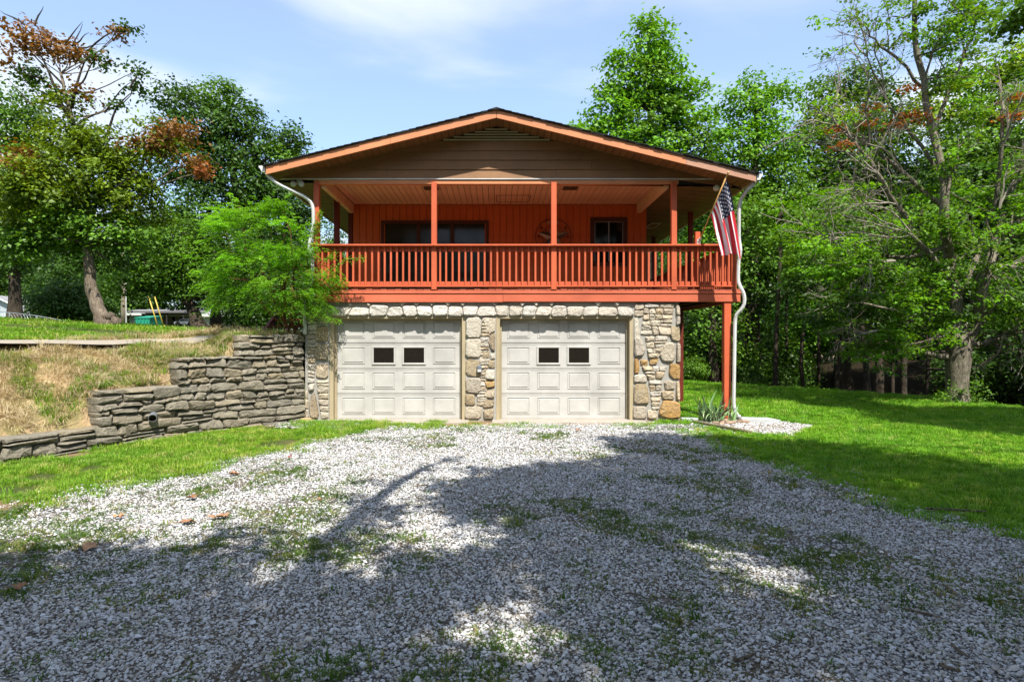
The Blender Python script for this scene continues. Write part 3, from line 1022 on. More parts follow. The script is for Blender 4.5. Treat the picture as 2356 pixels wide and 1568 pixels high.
rw = empty('retaining_wall', (-5.0, 10.76, 0), 'stepped retaining wall of grey fieldstone holding the dry bank left of the garage', 'wall')
core = MB()
for (a, c_, h) in TIERS:
    n = max(3, int((c_ - a) / .2))
    for i in range(n):
        u0 = a + (c_ - a) * i / n; u1 = a + (c_ - a) * (i + 1) / n
        V_ = [wall_map(u0, -.12, -.3), wall_map(u1, -.12, -.3), wall_map(u1, -.12, 0), wall_map(u0, -.12, 0),
              wall_map(u0, h - .02, -.3), wall_map(u1, h - .02, -.3), wall_map(u1, h - .02, 0), wall_map(u0, h - .02, 0)]
        core.add(V_, [(3, 2, 1, 0), (4, 5, 6, 7), (0, 1, 5, 4), (2, 3, 7, 6), (1, 2, 6, 5), (3, 0, 4, 7)])
core.obj('mortar', M['mortar2'], rw)


def wall_top(t):
    for a, c_, h in TIERS:
        if t < c_: return h
    return .33


courses = [-.06]
while courses[-1] < 1.75:
    courses.append(courses[-1] + R.uniform(.095, .15))
cuts = []
for h in (1.73, 1.325, .865, .335):        # make the courses meet the tier tops
    j = min(range(len(courses)), key=lambda i: abs(courses[i] - h)); courses[j] = h
courses = sorted(set(c for c in courses if c <= 1.731))
courses = [c for i, c in enumerate(courses) if i == 0 or c - courses[i - 1] > .05 or c in (1.73, 1.325, .865, .335)]


def wavy(z, t, k):
    if z in (1.73, 1.325, .865, .335): return z + .008 * math.sin(t * 5)
    return z + .028 * math.sin(t * 2.1 + k * 1.7) + .014 * math.sin(t * 6.3 + k)


nst = 0
for k in range(len(courses) - 1):
    z0, z1 = courses[k], courses[k + 1]
    tmax = max(c_ for a, c_, h in TIERS if h > z1 - .02)
    t_c = R.uniform(-.25, -.05) if k % 2 else 0.0
    while t_c < tmax - .03:
        L = R.uniform(.16, .42) * (1 + .5 * (z1 < .6)) * (1.25 if (z1 - z0) > .13 else 1)
        if tmax - (t_c + L) < .13: L = tmax - t_c
        a, c_ = max(t_c, 0), t_c + L
        last = c_ > tmax - .01
        if last: c_ += .03
        if c_ - a > .06:
            sk0, sk1 = R.uniform(-.03, .03), R.uniform(-.03, .03)
            if R.random() < .16 and (z1 - z0) > .12 and L > .25:      # two thin stones instead of a thick one
                zm = (z0 + z1) / 2
                polys = [[(a, wavy(z0, a, k)), (c_, wavy(z0, c_, k)), (c_ + sk1, zm), (a + sk0, zm + .01)],
                         [(a + sk0, zm + .01), (c_ + sk1, zm), (c_, wavy(z1, c_, k + 1)), (a, wavy(z1, a, k + 1))]]
            else:
                mid = (a + c_) / 2 + R.uniform(-.05, .05)
                polys = [[(a + sk0, wavy(z0, a, k)), (mid, wavy(z0, mid, k) - R.uniform(0, .012)), (c_ + sk1, wavy(z0, c_, k)), (c_ - sk1, wavy(z1, c_, k + 1)), (mid, wavy(z1, mid, k + 1) + R.uniform(0, .012)), (a - sk0, wavy(z1, a, k + 1))]]
            for p in polys:
                deep = z1 in (1.73, 1.325, .865, .335)
                me = stone_mesh(p, .095, wall_map, M['stonewall'], joint=.006, back=-.29 if (deep or last) else -.06, jit=.013, r=.15, bev=1.25)
                if me: wobj('stone', me, rw); nst += 1
        t_c += L
print('retaining stones', nst)
dp = MB()
pb = wall_map(2.95, .22, 0)
pp = Vector((pb[0], pb[1], .42)); pd = Vector((.42, -.80, -.16)).normalized()
outer = [pp - pd * .2, pp + pd * .1, pp + pd * .22]
V_, F_ = tube_geo(outer, .062, 20, cap=False); dp.add(V_, F_)
V_, F_ = tube_geo(outer[::-1], .055, 20, cap=False); dp.add(V_, F_, 1)
V1, _ = tube_geo([outer[-1], outer[-1] + pd * .001], .062, 20, cap=False); V2, _ = tube_geo([outer[-1], outer[-1] + pd * .001], .055, 20, cap=False)
dp.add(V1[:20] + V2[:20], [(i, (i + 1) % 20, 20 + (i + 1) % 20, 20 + i) for i in range(20)])
dpo = dp.obj('drain_pipe', [M['hose'], M['black']], None, smooth=True)
tag(dpo, 'round grey drain pipe poking out of the grey stone retaining wall', 'pipe')

# ------------------------------------------------------------------ the house
DG, DF, D0, DW = 12.0, 11.45, 12.04, 14.44          # gable / fascia / garage wall / upper wall distances
house = empty('house', (0, 12.25, 0), 'orange timber house on a stone garage with two cream doors and a red railed deck', 'house')


def gx_(px): return (px - CX) / 1380.0 * D0
def gz_(py): return EYE + (CZ - py) / 1380.0 * D0


# --- stone garage wall: mortar body with openings, stones as sub-parts
OL = (gx_(757), gx_(1071), 2.107)      # left opening (incl. frame)
ORr = (gx_(1141.5), gx_(1458), 2.115)
XL, XR = gx_(699), gx_(1566)
ZT = 2.385
core = MB()
core.box(XL + .02, OL[0], D0 + .03, D0 + .34, -.1, ZT, 0)
core.box(OL[1], ORr[0], D0 + .03, D0 + .34, -.1, ZT, 0)
core.box(ORr[1], XR - .02, D0 + .03, D0 + .34, -.1, ZT, 0)
core.box(OL[0] - .001, OL[1] + .001, D0 + .031, D0 + .34, 2.107, ZT - .002, 0)
core.box(ORr[0] - .001, ORr[1] + .001, D0 + .031, D0 + .34, 2.107, ZT - .002, 0)
core.box(XR - .3, XR - .02, D0 + .345, 24, -.1, ZT, 0)
core.box(XL + .02, XL + .3, D0 + .345, 24, -.1, ZT, 0)
core.box(XL + .3, XR - .3, 23.7, 24, -.1, ZT, 0)
swall = core.obj('stone_wall', M['mortar'], house)
flat = lambda u, v, d: (u, D0 + .03 - d, v)


def shatter(poly, tgt, out, asp=1.6):
    A = abs(sum(poly[i][0] * poly[(i + 1) % len(poly)][1] - poly[(i + 1) % len(poly)][0] * poly[i][1] for i in range(len(poly)))) / 2
    w = max(p[0] for p in poly) - min(p[0] for p in poly); h = max(p[1] for p in poly) - min(p[1] for p in poly)
    if A < tgt * R.uniform(.7, 1.7) or (w < .1 and h < .1):
        out.append(poly); return
    vert = w > h * asp
    cx = sum(p[0] for p in poly) / len(poly); cy = sum(p[1] for p in poly) / len(poly)
    cx += R.uniform(-.14, .14) * w; cy += R.uniform(-.14, .14) * h
    a = R.uniform(-.22, .22)
    if vert: n = (math.cos(a), math.sin(a))
    else: n = (math.sin(a) * .6, math.cos(a))
    s = [(p[0] - cx) * n[0] + (p[1] - cy) * n[1] for p in poly]
    A_, B_ = [], []
    for i in range(len(poly)):
        j = (i + 1) % len(poly)
        (A_ if s[i] >= 0 else B_).append(poly[i])
        if (s[i] >= 0) != (s[j] >= 0):
            f = s[i] / (s[i] - s[j]); q = (poly[i][0] + (poly[j][0] - poly[i][0]) * f, poly[i][1] + (poly[j][1] - poly[i][1]) * f)
            A_.append(q); B_.append(q)
    for q in (A_, B_):
        if len(q) >= 3: shatter(q, tgt, out, asp)


def pxpoly(pts): return [(gx_(a), gz_(b)) for a, b in pts]


stone_polys = []                # (poly, material, depth)


def strip(xt0, xt1, xb0, xb1, y0, y1, hs, mat, tgt=None, depth=.045):
    """column of stones between two slanting lines; hs: heights in px"""
    y = y0; n = 0; ys = [y0]
    while y < y1 - 4:
        y += hs[n % len(hs)] * R.uniform(.85, 1.15); n += 1
        if y > y1 - hs[n % len(hs)] * .5: y = y1
        ys.append(y)
    L = lambda yy, a, b: a + (b - a) * (yy - y0) / (y1 - y0)
    j = [R.uniform(-2, 2) for _ in ys]
    for i in range(len(ys) - 1):
        a, b = ys[i], ys[i + 1]
        p = pxpoly([(L(a, xt0, xb0), a + j[i]), (L(a, xt1, xb1), a - j[i] * .5), (L(b, xt1, xb1), b - j[i + 1] * .5), (L(b, xt0, xb0), b + j[i + 1])])
        if tgt:
            o_ = []; shatter(p, tgt, o_, 1.9)
            stone_polys.extend((q, mat, depth * .9) for q in o_)
        else:
            stone_polys.append((p, mat, depth))


def block(pts, mat, depth=.05): stone_polys.append((pxpoly(pts), mat, depth))


# header stones over both doors
x = 762
heads = []
while x < 1454:
    wpx = R.uniform(27, 45)
    if x + wpx > 1440: wpx = 1456 - x
    heads.append((x, x + wpx)); x += wpx
sk = [R.uniform(-5, 5) for _ in range(len(heads) + 1)]
for i, (a, b) in enumerate(heads):
    top = 700.5 + R.uniform(0, 5)
    block([(a + sk[i], top), (b + sk[i + 1], top + R.uniform(-2, 3)), (b - sk[i + 1], 727 + R.uniform(-1, 1)), (a - sk[i], 727)], 'stonehead', .058)
    if R.random() < .6:   # small chink stones above
        block([(b - 8, 694), (b + 7, 694), (b + 2, 704), (b - 3, 704)], 'stonehead', .05)
# centre pier
strip(1072, 1107, 1070, 1108, 729, 823, [44, 52], 'stone', depth=.055)
block([(1072, 823), (1106, 830), (1108, 868), (1070, 862)], 'stonetan', .06)
strip(1071, 1108, 1070, 1106, 868, 905, [50, 40], 'stone', depth=.055)
block([(1070, 905), (1092, 906), (1094, 933), (1069, 930)], 'stonetan', .055)
block([(1070, 934), (1110, 934), (1108, 963), (1068, 963)], 'stone', .06)
strip(1109, 1128, 1096, 1122, 729, 933, [15, 13, 17], 'stone', .021)
block([(1110, 729), (1141, 729), (1141, 760), (1128, 768), (1118, 762)], 'stone', .05)
block([(1127, 770), (1140, 764), (1140, 808), (1130, 804), (1122, 786)], 'stonetan', .06)
block([(1129, 810), (1140, 812), (1140, 826), (1127, 826)], 'stone', .045)
block([(1112, 808), (1127, 806), (1127, 824), (1108, 824)], 'stonetan', .05)
block([(1123, 828), (1139, 828), (1139, 848), (1124, 846)], 'stonetan', .05)
block([(1117, 849), (1139, 849), (1139, 874), (1114, 872)], 'stone', .06)
block([(1112, 876), (1139, 875), (1139, 890), (1118, 892)], 'stoney', .065)
block([(1118, 894), (1138, 892), (1138, 917), (1112, 914)], 'stone', .055)
block([(1112, 918), (1138, 919), (1137, 936), (1111, 940)], 'stonetan', .055)
block([(1111, 942), (1137, 938), (1136, 963), (1111, 963)], 'stonetan', .06)
# right pier
strip(1459, 1470, 1459, 1474, 729, 790, [60], 'stone')
block([(1459, 772), (1476, 778), (1487, 806), (1478, 818), (1459, 820)], 'stone', .06)
block([(1459, 823), (1470, 825), (1473, 850), (1468, 860), (1459, 858)], 'stoney', .07)
block([(1459, 861), (1489, 862), (1489, 880), (1459, 880)], 'stone', .055)
block([(1459, 882), (1490, 883), (1497, 928), (1458, 930)], 'stonetan', .07)
block([(1457, 933), (1488, 934), (1488, 963), (1456, 963)], 'stone', .05)
block([(1490, 942), (1512, 942), (1514, 963), (1490, 963)], 'stone', .045)
block([(1526, 919), (1566, 924), (1566, 960), (1540, 963), (1515, 955), (1517, 940)], 'stoney', .075)
block([(1541, 835), (1560, 836), (1566, 842), (1566, 872), (1552, 872), (1539, 862)], 'stoney', .075)
block([(1474, 826), (1492, 828), (1491, 841), (1473, 840)], 'stoney', .055)
block([(1494, 826), (1517, 824), (1512, 837), (1494, 839)], 'stoney', .055)
block([(1518, 789), (1553, 786), (1555, 822), (1548, 833), (1524, 830), (1514, 812)], 'stone', .06)
block([(1545, 749), (1566, 752), (1566, 784), (1548, 784), (1541, 768)], 'stonetan', .06)
block([(1556, 788), (1567, 790), (1566, 833), (1556, 833)], 'stone', .06)
block([(1528, 876), (1553, 876), (1553, 896), (1530, 897)], 'stone', .055)
block([(1521, 898), (1553, 899), (1552, 918), (1524, 917)], 'stone', .055)
block([(1555, 876), (1565, 878), (1565, 921), (1556, 921)], 'stone', .055)
strip(1555, 1566, 1556, 1566, 702, 747, [22], 'stone')
strip(1460, 1482, 1460, 1482, 697, 727, [16], 'stone')
strip(1483, 1553, 1474, 1543, 697, 771, [14, 16, 13], 'stone', .030, .05)
strip(1484, 1541, 1492, 1516, 772, 823, [12, 14], 'stone', .022, .05)
strip(1476, 1536, 1492, 1524, 842, 872, [13, 15], 'stone', .022, .05)
strip(1492, 1526, 1500, 1518, 874, 940, [12, 13], 'stone', .022, .05)
# left pier, under the bush
strip(735, 756, 736, 756, 700, 744, [22], 'stone')
block([(722, 752), (755, 748), (755, 786), (726, 787)], 'stonetan', .06)
block([(728, 790), (755, 790), (756, 828), (726, 826), (724, 808)], 'stonetan', .06)
block([(726, 838), (755, 836), (755, 870), (726, 868)], 'stone', .06)
block([(716, 906), (725, 902), (735, 962), (715, 962), (711, 930)], 'stonetan', .08)
strip(705, 733, 708, 722, 697, 898, [15, 17, 13], 'stone', .022, .05)
strip(727, 756, 737, 756, 874, 962, [15, 17], 'stone', .03, .05)
strip(702, 708, 702, 711, 899, 962, [22], 'stone', None, .04)
for p, mn, d in stone_polys:
    me = stone_mesh(p, d, flat, M[mn], joint=.0045, back=-.04, jit=.004, r=.15)
    if me: wobj('stone', me, swall)
print('garage stones', len(stone_polys))


# --- garage doors
def garage_door(x0, x1, label):
    zt = 2.107
    f = MB()
    f.box(x0, x0 + .075, D0 + .035, D0 + .24, 0, zt, .006)
    f.box(x1 - .075, x1, D0 + .035, D0 + .24, 0, zt, .006)
    f.box(x0 + .077, x1 - .077, D0 + .036, D0 + .24, zt - .05, zt, .006)
    fr = f.obj('door_frame', M['tan'], house)
    s = MB()      # weather-stop mouldings
    s.box(x0 + .077, x0 + .115, D0 + .15, D0 + .2, .01, zt - .052, .004)
    s.box(x1 - .115, x1 - .077, D0 + .15, D0 + .2, .01, zt - .052, .004)
    s.box(x0 + .117, x1 - .117, D0 + .151, D0 + .2, zt - .085, zt - .052, .004)
    s.obj('door_stop', M['tan'], fr)
    door = bpy.data.objects.new('garage_door', None); link(door); door.parent = house
    door.location = (0, D0 + .21, 0); door['label'] = label
    Yd = D0 + .21
    a, b = x0 + .085, x1 - .085
    w = b - a
    seam = [.02, .535, 1.045, 1.57, 2.06]
    cell = .617; pw = .455; off = (w - 3 * cell - pw) / 2
    for k in range(4):
        sx = MB(); sx.box(a, b, Yd, Yd + .045, seam[k] + .005, seam[k + 1] - .005, .007)
        for e in range(3):       # rolled ribs at the joint
            zr_ = seam[k + 1] - .012 - e * .014
            sx.box(a, b, Yd - .003, Yd + .001, zr_ - .003, zr_ + .003, .001)
        sx.obj('door_section', M['door'], door)
        for c in range(4):
            px0 = a + off + c * cell; px1 = px0 + pw
            z0 = seam[k] + .10; z1 = z0 + .345
            p = MB()
            if k == 2 and c in (1, 2):
                p.box(px0 - .015, px1 + .015, Yd - .022, Yd + .001, z1 - .02, z1 + .018, .005)
                p.box(px0 - .015, px1 + .015, Yd - .022, Yd + .001, z0 - .018, z0 + .02, .005)
                p.box(px0 - .015, px0 + .022, Yd - .021, Yd + .001, z0 + .021, z1 - .021, .004)
                p.box(px1 - .022, px1 + .015, Yd - .021, Yd + .001, z0 + .021, z1 - .021, .004)
                p.obj('window_frame', M['door'], door)
                g = MB(); g.box(px0 + .02, px1 - .02, Yd - .008, Yd + .002, z0 + .018, z1 - .018, 0)
                g.obj('pane', M['gdglass'], door)
            else:
                # raised field inside a stamped border
                bz = .012
                for (u0, u1, v0, v1) in ((px0, px1, z1 - bz, z1), (px0, px1, z0, z0 + bz), (px0, px0 + bz, z0 + bz, z1 - bz), (px1 - bz, px1, z0 + bz, z1 - bz)):
                    p.box(u0, u1, Yd - .012, Yd + .001, v0, v1, .004)
                p.box(px0 + .035, px1 - .035, Yd - .013, Yd + .001, z0 + .035, z1 - .035, .010)
                p.obj('raised_panel', M['door'], door)
    rb = MB(); rb.box(a, b, Yd + .046, Yd + .06, .03, 2.07, 0); rb.box(a, b, Yd + .005, Yd + .035, -.01, .022, .003)  # black sheet added behind the sections to darken their seams, plus the bottom seal
    rb.obj('seal_and_seam_backing', M['black'], door)


garage_door(OL[0], OL[1], 'left garage door, dappled with leaf shade at its left edge')
garage_door(ORr[0], ORr[1], 'right garage door, in clear sun')

# --- deck
def dx_(px): return (px - CX) / 1380.0 * DG
def dz_(py): return EYE + (CZ - py) / 1380.0 * DG


ZD = 2.635
DXL, DXR = dx_(726), dx_(1703)
deck = MB()
deck.box(DXL, DXR - .06, DG + .05, DG + .2, ZT + .03, ZD - .03, .003)          # ledger behind the rim
for jx in np.arange(XR + .05, DXR - .1, .4):
    deck.box(jx, jx + .04, DG + .2, 23.8, 2.42, ZD - .03, 0)
deck.box(DXL, XR + .05, D0 + .35, DW + .3, ZT + .01, ZD - .03, 0)
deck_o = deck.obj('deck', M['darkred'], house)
a = MB(); a.box(DXL, .93 * 1 - .8, DG - .015, DG + .045, dz_(695), dz_(677), .005); a.obj('rim_board', M['redbeam'], deck_o)
a = MB(); a.box(.134, DXR, DG - .015, DG + .045, dz_(694), dz_(676), .005); a.obj('rim_board', M['redbeam'], deck_o)
a = MB(); a.box(DXR - .04, DXR, DG + .05, 22, dz_(694), dz_(677), .004); a.obj('rim_board', M['redbeam'], deck_o)
a = MB(); a.box(DXL, DXR + .02, DG - .03, DG + .04, dz_(676) + .004, dz_(669), .006); a.obj('rim_cap', M['redbeam'], deck_o)
bx_ = DXL
k = 0
bdm = {}
while bx_ < DXR - .05:
    w_ = .138
    y1 = 22.0 if bx_ > 3.5 else DW + .02
    me = bdm.get(y1)
    if me is None:
        mb = MB(); mb.box(0, w_, 0, y1 - DG, 0, .036, .005); me = bdm[y1] = mb.mesh('deck_board', [M['deckboard']])
    o_ = wobj('deck_board', me, deck_o); o_.location = o_.location + Vector((bx_, DG - .02 + R.uniform(-.008, .006), dz_(669) + .003 + R.uniform(-.003, .003)))
    bx_ += .144
ZD = dz_(669) + .04

# --- posts
def post(x, y, z0, z1, w=.105, mat='red', name='post'):
    a = MB(); a.box(x - w / 2, x + w / 2, y - w / 2, y + w / 2, z0, z1, .006)
    return a.obj(name, M[mat], house)


PX = [dx_(729), dx_(999), dx_(1274), dx_(1550)]
Yp = DG + .01
for i, x in enumerate(PX):
    post(x, Yp, dz_(670) + .03, dz_(420), .108)
post(dx_(1688), Yp + .02, dz_(670) + .03, dz_(575), .10)
post(dx_(1609), Yp + .12, dz_(670) + .03, dz_(531), .10)
post(dx_(1675), Yp + .07, -.05, dz_(695), .138, 'red', 'corner_support_post')
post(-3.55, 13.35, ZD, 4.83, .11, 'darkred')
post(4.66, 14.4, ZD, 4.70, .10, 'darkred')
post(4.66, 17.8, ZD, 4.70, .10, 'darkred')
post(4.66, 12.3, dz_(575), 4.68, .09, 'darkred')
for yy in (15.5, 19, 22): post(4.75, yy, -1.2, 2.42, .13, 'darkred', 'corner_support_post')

# --- railing
rail = MB(); rail.box(DXL, DXL + .01, DG, DG + .01, dz_(655), dz_(654), 0)
railing = bpy.data.objects.new('railing', None); link(railing); railing.parent = house; railing.location = (0, DG - 12.25, 0)
spans = [(PX[0] + .055, PX[1] - .055), (PX[1] + .055, PX[2] - .055), (PX[2] + .055, PX[3] - .055), (PX[3] + .055, dx_(1683))]
zt0 = dz_(567.5)
for i, (a_, b_) in enumerate(spans):
    ends = (PX + [dx_(1692)])
    a = MB(); a.box(ends[i] + .002 - (.12 if i == 0 else 0), ends[i + 1] - .002, Yp - .13, Yp + .05, zt0, zt0 + .036, .006)
    sag = Matrix.Shear('XZ', 4, (0, 0)) if False else None
    a.obj('top_rail', M['red'], railing)
    a = MB(); a.box(a_, b_, Yp - .012, Yp + .026, zt0 - .092, zt0 - .003, .004); a.obj('upper_rail', M['red'], railing)
    a = MB(); a.box(a_, b_, Yp - .012, Yp + .026, dz_(656.5), dz_(647.5), .004); a.obj('bottom_rail', M['red'], railing)
    a = MB(); a.box(a_, b_, Yp - .065, Yp + .05, dz_(660.3), dz_(657), .005); a.obj('bottom_ledge', M['red'], railing)
    n = int(round((b_ - a_) / .1252))
    for k in range(n):
        x = a_ + (k + .5) * (b_ - a_) / n + R.uniform(-.006, .006)
        a = MB(); a.box(x - .019, x + .019, Yp - .052, Yp - .014, dz_(656.8), zt0 - .002, .004)
        a.obj('baluster', M['red'], railing)
bal = MB(); bal.box(-.02, .02, -.02, .02, 0, zt0 - ZD - .08, .003); bal_me = bal.mesh('baluster', [M['red']])
for k in range(63):
    o_ = wobj('baluster', bal_me, railing); o_.location = o_.location + Vector((4.79, DG + .2 + k * .126, ZD + .08))
for (x_, z_, w_, h_) in ((4.79, zt0, .14, .036), (4.82, ZD + .04, .04, .09)):
    a = MB(); a.box(x_ - w_ / 2, x_ + w_ / 2, DG + .12, 20.3, z_, z_ + h_, .005); a.obj('side_rail', M['red'], railing)
o_ = None
for k in range(17):
    o_ = wobj('baluster', bal_me, railing); o_.location = o_.location + Vector((-3.58, DG + .15 + k * .126, ZD + .08))
a = MB(); a.box(-3.66, -3.52, DG + .08, DW - .02, zt0, zt0 + .036, .005); a.obj('side_rail', M['red'], railing)

# --- gable
sl = .2455
APX = 5.897                      # underside of the rake soffit at the ridge
def zs(x): return APX - sl * abs(x)


gab = MB()
gab.prism([(-4.36, zs(4.36) - .02), (-4.36, 4.83), (4.72, 4.735), (4.72, zs(4.72) - .02), (0, APX - .02)], DG + .035, DG + .12)
gable = gab.obj('gable_wall', M['black'], house)
zc = [4.855, 5.03, 5.22, 5.41, 5.597]


def lap(x0, x1, z0, z1):
    """one lap-siding board, thicker at its lower edge, cut along the roof slope"""
    hw0 = (APX - z0) / sl; hw1 = (APX - z1) / sl
    A = (max(x0, -hw0, -4.36), z0); B = (min(x1, hw0, 4.72), z0); C = (min(x1, hw1), z1); D_ = (max(x0, -hw1), z1)
    a = MB(); pts = [A, B, C, D_]
    Vv = [(x, DG - .002 - (.022 if i < 2 else 0), z) for i, (x, z) in enumerate(pts)] + [(x, DG + .034, z) for x, z in pts]
    a.add(Vv, [(0, 1, 2, 3), (7, 6, 5, 4), (0, 4, 5, 1), (1, 5, 6, 2), (2, 6, 7, 3), (3, 7, 4, 0)])
    a.obj('siding_board', M['gable'], gable)


cutsx = {0: [-6, dx_(1278), 6], 1: [-6, -2.4, 1.9, 6], 2: [-6, -.9, 2.6, 6], 3: [-6, dx_(1100), 1.7, 6]}
cutsx[0] = [-6, -2.2, dx_(1278), 6]; cutsx[2] = [-6, .8, 6]; cutsx[3] = [-6, dx_(1100), 6]
for k in range(4):
    for i in range(len(cutsx[k]) - 1):
        lap(cutsx[k][i] + .002, cutsx[k][i + 1] - .002, zc[k] + .003, zc[k + 1] + .006)
a = MB(); a.prism([(3.56, 4.837), (4.72, 4.70), (4.72, 4.853), (3.56, 4.853)], DG - .006, DG + .03); a.obj('siding_board', M['gable'], gable)
a = MB(); a.prism([(-4.36, 4.826), (-3.58, 4.826), (-3.58, 4.853), (-4.36, 4.853)], DG - .006, DG + .03); a.obj('siding_board', M['gable'], gable)
vent = MB()
hwv = (APX - 5.60) / sl
vent.prism([(-hwv, 5.605), (hwv, 5.605), (0, APX - .005)], DG + .02, DG + .034)
vent_o = vent.obj('gable_vent', M['black'], gable)
for k in range(5):
    z = 5.615 + k * .052
    hw = (APX - z - .02) / sl
    Mx = Matrix.Translation((0, DG - .005, z + .012)) @ Matrix.Rotation(math.radians(-38), 4, 'X')
    a = MB(); a.box(-hw, hw, -.020, .016, -.004, .004, .001, Mx)
    a.obj('vent_slat', M['tan'], gable)
# header under the gable: pale drip strip, board, shadow gap
a = MB(); a.box(-4.33, 4.5, DG - .03, DG + .03, 4.832, 4.853, .002); a.obj('drip_strip', M['white'], gable)
a = MB(); a.box(PX[0] - .06, PX[3] + .1, DG - .004, DG + .10, 4.745, 4.828, .005); a.obj('porch_beam', M['fascia'], gable)

# --- roof
YB = 24.0
roof = MB()
Zr = 6.035
for sgn, xe in ((-1, 4.43), (1, 5.0)):
    x1 = sgn * xe
    top = lambda x: Zr - sl * abs(x)
    V_ = [(0, DF - .03, Zr), (x1, DF - .03, top(xe)), (x1, YB, top(xe)), (0, YB, Zr), (0, DF - .03, Zr - .02), (x1, DF - .03, top(xe) - .02), (x1, YB, top(xe) - .02), (0, YB, Zr - .02)]
    Fs = [(0, 1, 2, 3), (7, 6, 5, 4), (0, 4, 5, 1), (1, 5, 6, 2), (2, 6, 7, 3)]
    if sgn < 0: Fs = [f[::-1] for f in Fs]
    roof.add(V_, Fs)
roof_o = roof.obj('roof', M['shingle'], house)
for sgn, xe in ((-1, 4.43), (1, 5.0)):      # shingle courses, butt edges down-slope, ragged at the rake
    n = int(xe / .137)
    for i in range(n + 1):
        xa = i * .137; xb = min(xa + .16, xe + .03)
        if xb - xa < .03: continue
        ya = DF - .045 + R.uniform(-.012, .012)
        za = Zr - sl * xa + .002; zb_ = Zr - sl * xb + .013
        V_ = [(sgn * xa, ya, za), (sgn * xb, ya, zb_), (sgn * xb, YB, zb_), (sgn * xa, YB, za), (sgn * xa, ya, za - .006), (sgn * xb, ya, zb_ - .012), (sgn * xb, YB, zb_ - .012), (sgn * xa, YB, za - .006)]
        Fs = [(0, 1, 2, 3), (7, 6, 5, 4), (0, 4, 5, 1), (1, 5, 6, 2), (2, 6, 7, 3)]
        if sgn < 0: Fs = [f[::-1] for f in Fs]
        a = MB(); a.add(V_, Fs); a.obj('shingle_course', M['shingle'], roof_o)
a = MB(); a.add([(-.16, DF - .05, Zr - .03), (0, DF - .05, Zr + .018), (.16, DF - .05, Zr - .03), (-.16, YB, Zr - .03), (0, YB, Zr + .018), (.16, YB, Zr - .03)], [(0, 1, 4, 3), (1, 2, 5, 4), (2, 1, 0)]); a.obj('ridge_cap', M['shingle'], roof_o)


# rake boards (fascia)
def rake(x0, x1, zt_off=0.0):
    s = 1 if x1 > 0 else -1
    T = lambda x: 6.018 - sl * abs(x) + zt_off
    B = lambda x: 5.868 - sl * abs(x)
    a = MB()
    pts = [(x0, B(x0)), (x1, B(x1)), (x1, T(x1)), (x0, T(x0))]
    if s < 0: pts = pts[::-1]
    a.prism(pts, DF, DF + .035)
    return a.obj('rake_board', M['fascia'], roof_o)


rake(-.004, -2.02); rake(-2.024, -4.40); rake(.004, 3.62)
r_ = rake(3.624, 4.96); r_['label'] = 'faded pinkish end of the rake board'
r_.data.materials[0] = paint('faded_pink_rake_paint', (.50, .27, .18), .6, grain=(1.5, 10, 10), wear=.15)
# sloped rake soffit boards
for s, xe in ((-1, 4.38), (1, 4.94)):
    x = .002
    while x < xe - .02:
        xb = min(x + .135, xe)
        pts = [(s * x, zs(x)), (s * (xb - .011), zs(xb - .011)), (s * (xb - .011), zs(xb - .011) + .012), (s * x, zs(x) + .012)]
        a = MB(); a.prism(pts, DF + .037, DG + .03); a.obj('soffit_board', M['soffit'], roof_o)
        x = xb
# side soffits, boards laid across
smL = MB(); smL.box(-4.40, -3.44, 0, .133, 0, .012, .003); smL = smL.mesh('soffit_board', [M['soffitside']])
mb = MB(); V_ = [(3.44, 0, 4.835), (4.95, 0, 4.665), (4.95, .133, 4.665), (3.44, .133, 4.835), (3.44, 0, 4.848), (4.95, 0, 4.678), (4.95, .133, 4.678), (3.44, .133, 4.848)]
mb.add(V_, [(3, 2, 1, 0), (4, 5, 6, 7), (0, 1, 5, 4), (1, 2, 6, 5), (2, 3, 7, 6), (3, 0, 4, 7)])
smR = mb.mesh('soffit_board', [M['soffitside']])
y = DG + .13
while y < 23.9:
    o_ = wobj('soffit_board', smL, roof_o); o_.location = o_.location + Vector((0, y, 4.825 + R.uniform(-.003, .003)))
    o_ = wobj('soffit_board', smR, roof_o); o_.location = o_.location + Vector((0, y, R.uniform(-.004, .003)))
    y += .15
for (xa, xb, za, zb_, m_) in ((-4.425, -4.40, 4.80, 4.945, 'eavetrim'), (4.955, 4.98, 4.645, 4.80, 'eavetrim')):
    a = MB(); a.box(xa, xb, DF + .04, YB, za, zb_, .003); a.obj('eave_trim', M[m_], roof_o)


# gutters
def gutter(x0, s, zt_):
    prof = [(0, 0), (0, -.115), (.06, -.115), (.085, -.06), (.115, -.03), (.115, 0), (.10, 0), (.10, -.026), (.075, -.05), (.053, -.10), (.012, -.10), (.012, 0)]
    a = MB(); a.prism([(x0 + s * u, zt_ + v_) for u, v_ in prof], DF + .02, YB)
    a.prism([(x0 + s * u, zt_ + v_) for u, v_ in prof[:6]], DF + .014, DF + .02)
    return a.obj('gutter', M['white'], roof_o)


gutter(-4.427, -1, 4.955); gutter(4.982, 1, 4.80)


def downspout(pts, label, sx=.085, sy=.06, name='downspout'):
    """rectangular pipe swept along a path"""
    P = []
    for i in range(len(pts) - 1):
        a_, b_ = Vector(pts[i]), Vector(pts[i + 1])
        n = max(2, int((b_ - a_).length / .08)) if i % 1 == 0 else 2
        for k in range(n): P.append(a_.lerp(b_, k / n))
    P.append(Vector(pts[-1]))
    Q_ = [P[0]] + [(P[i - 1] + P[i] * 2 + P[i + 1]) / 4 for i in range(1, len(P) - 1)] + [P[-1]]
    a = MB(); Vv, Ff = tube_geo(Q_, .044, 8, True, .8); a.add(Vv, Ff)
    return a.obj(name, M['white'], house, label=label)


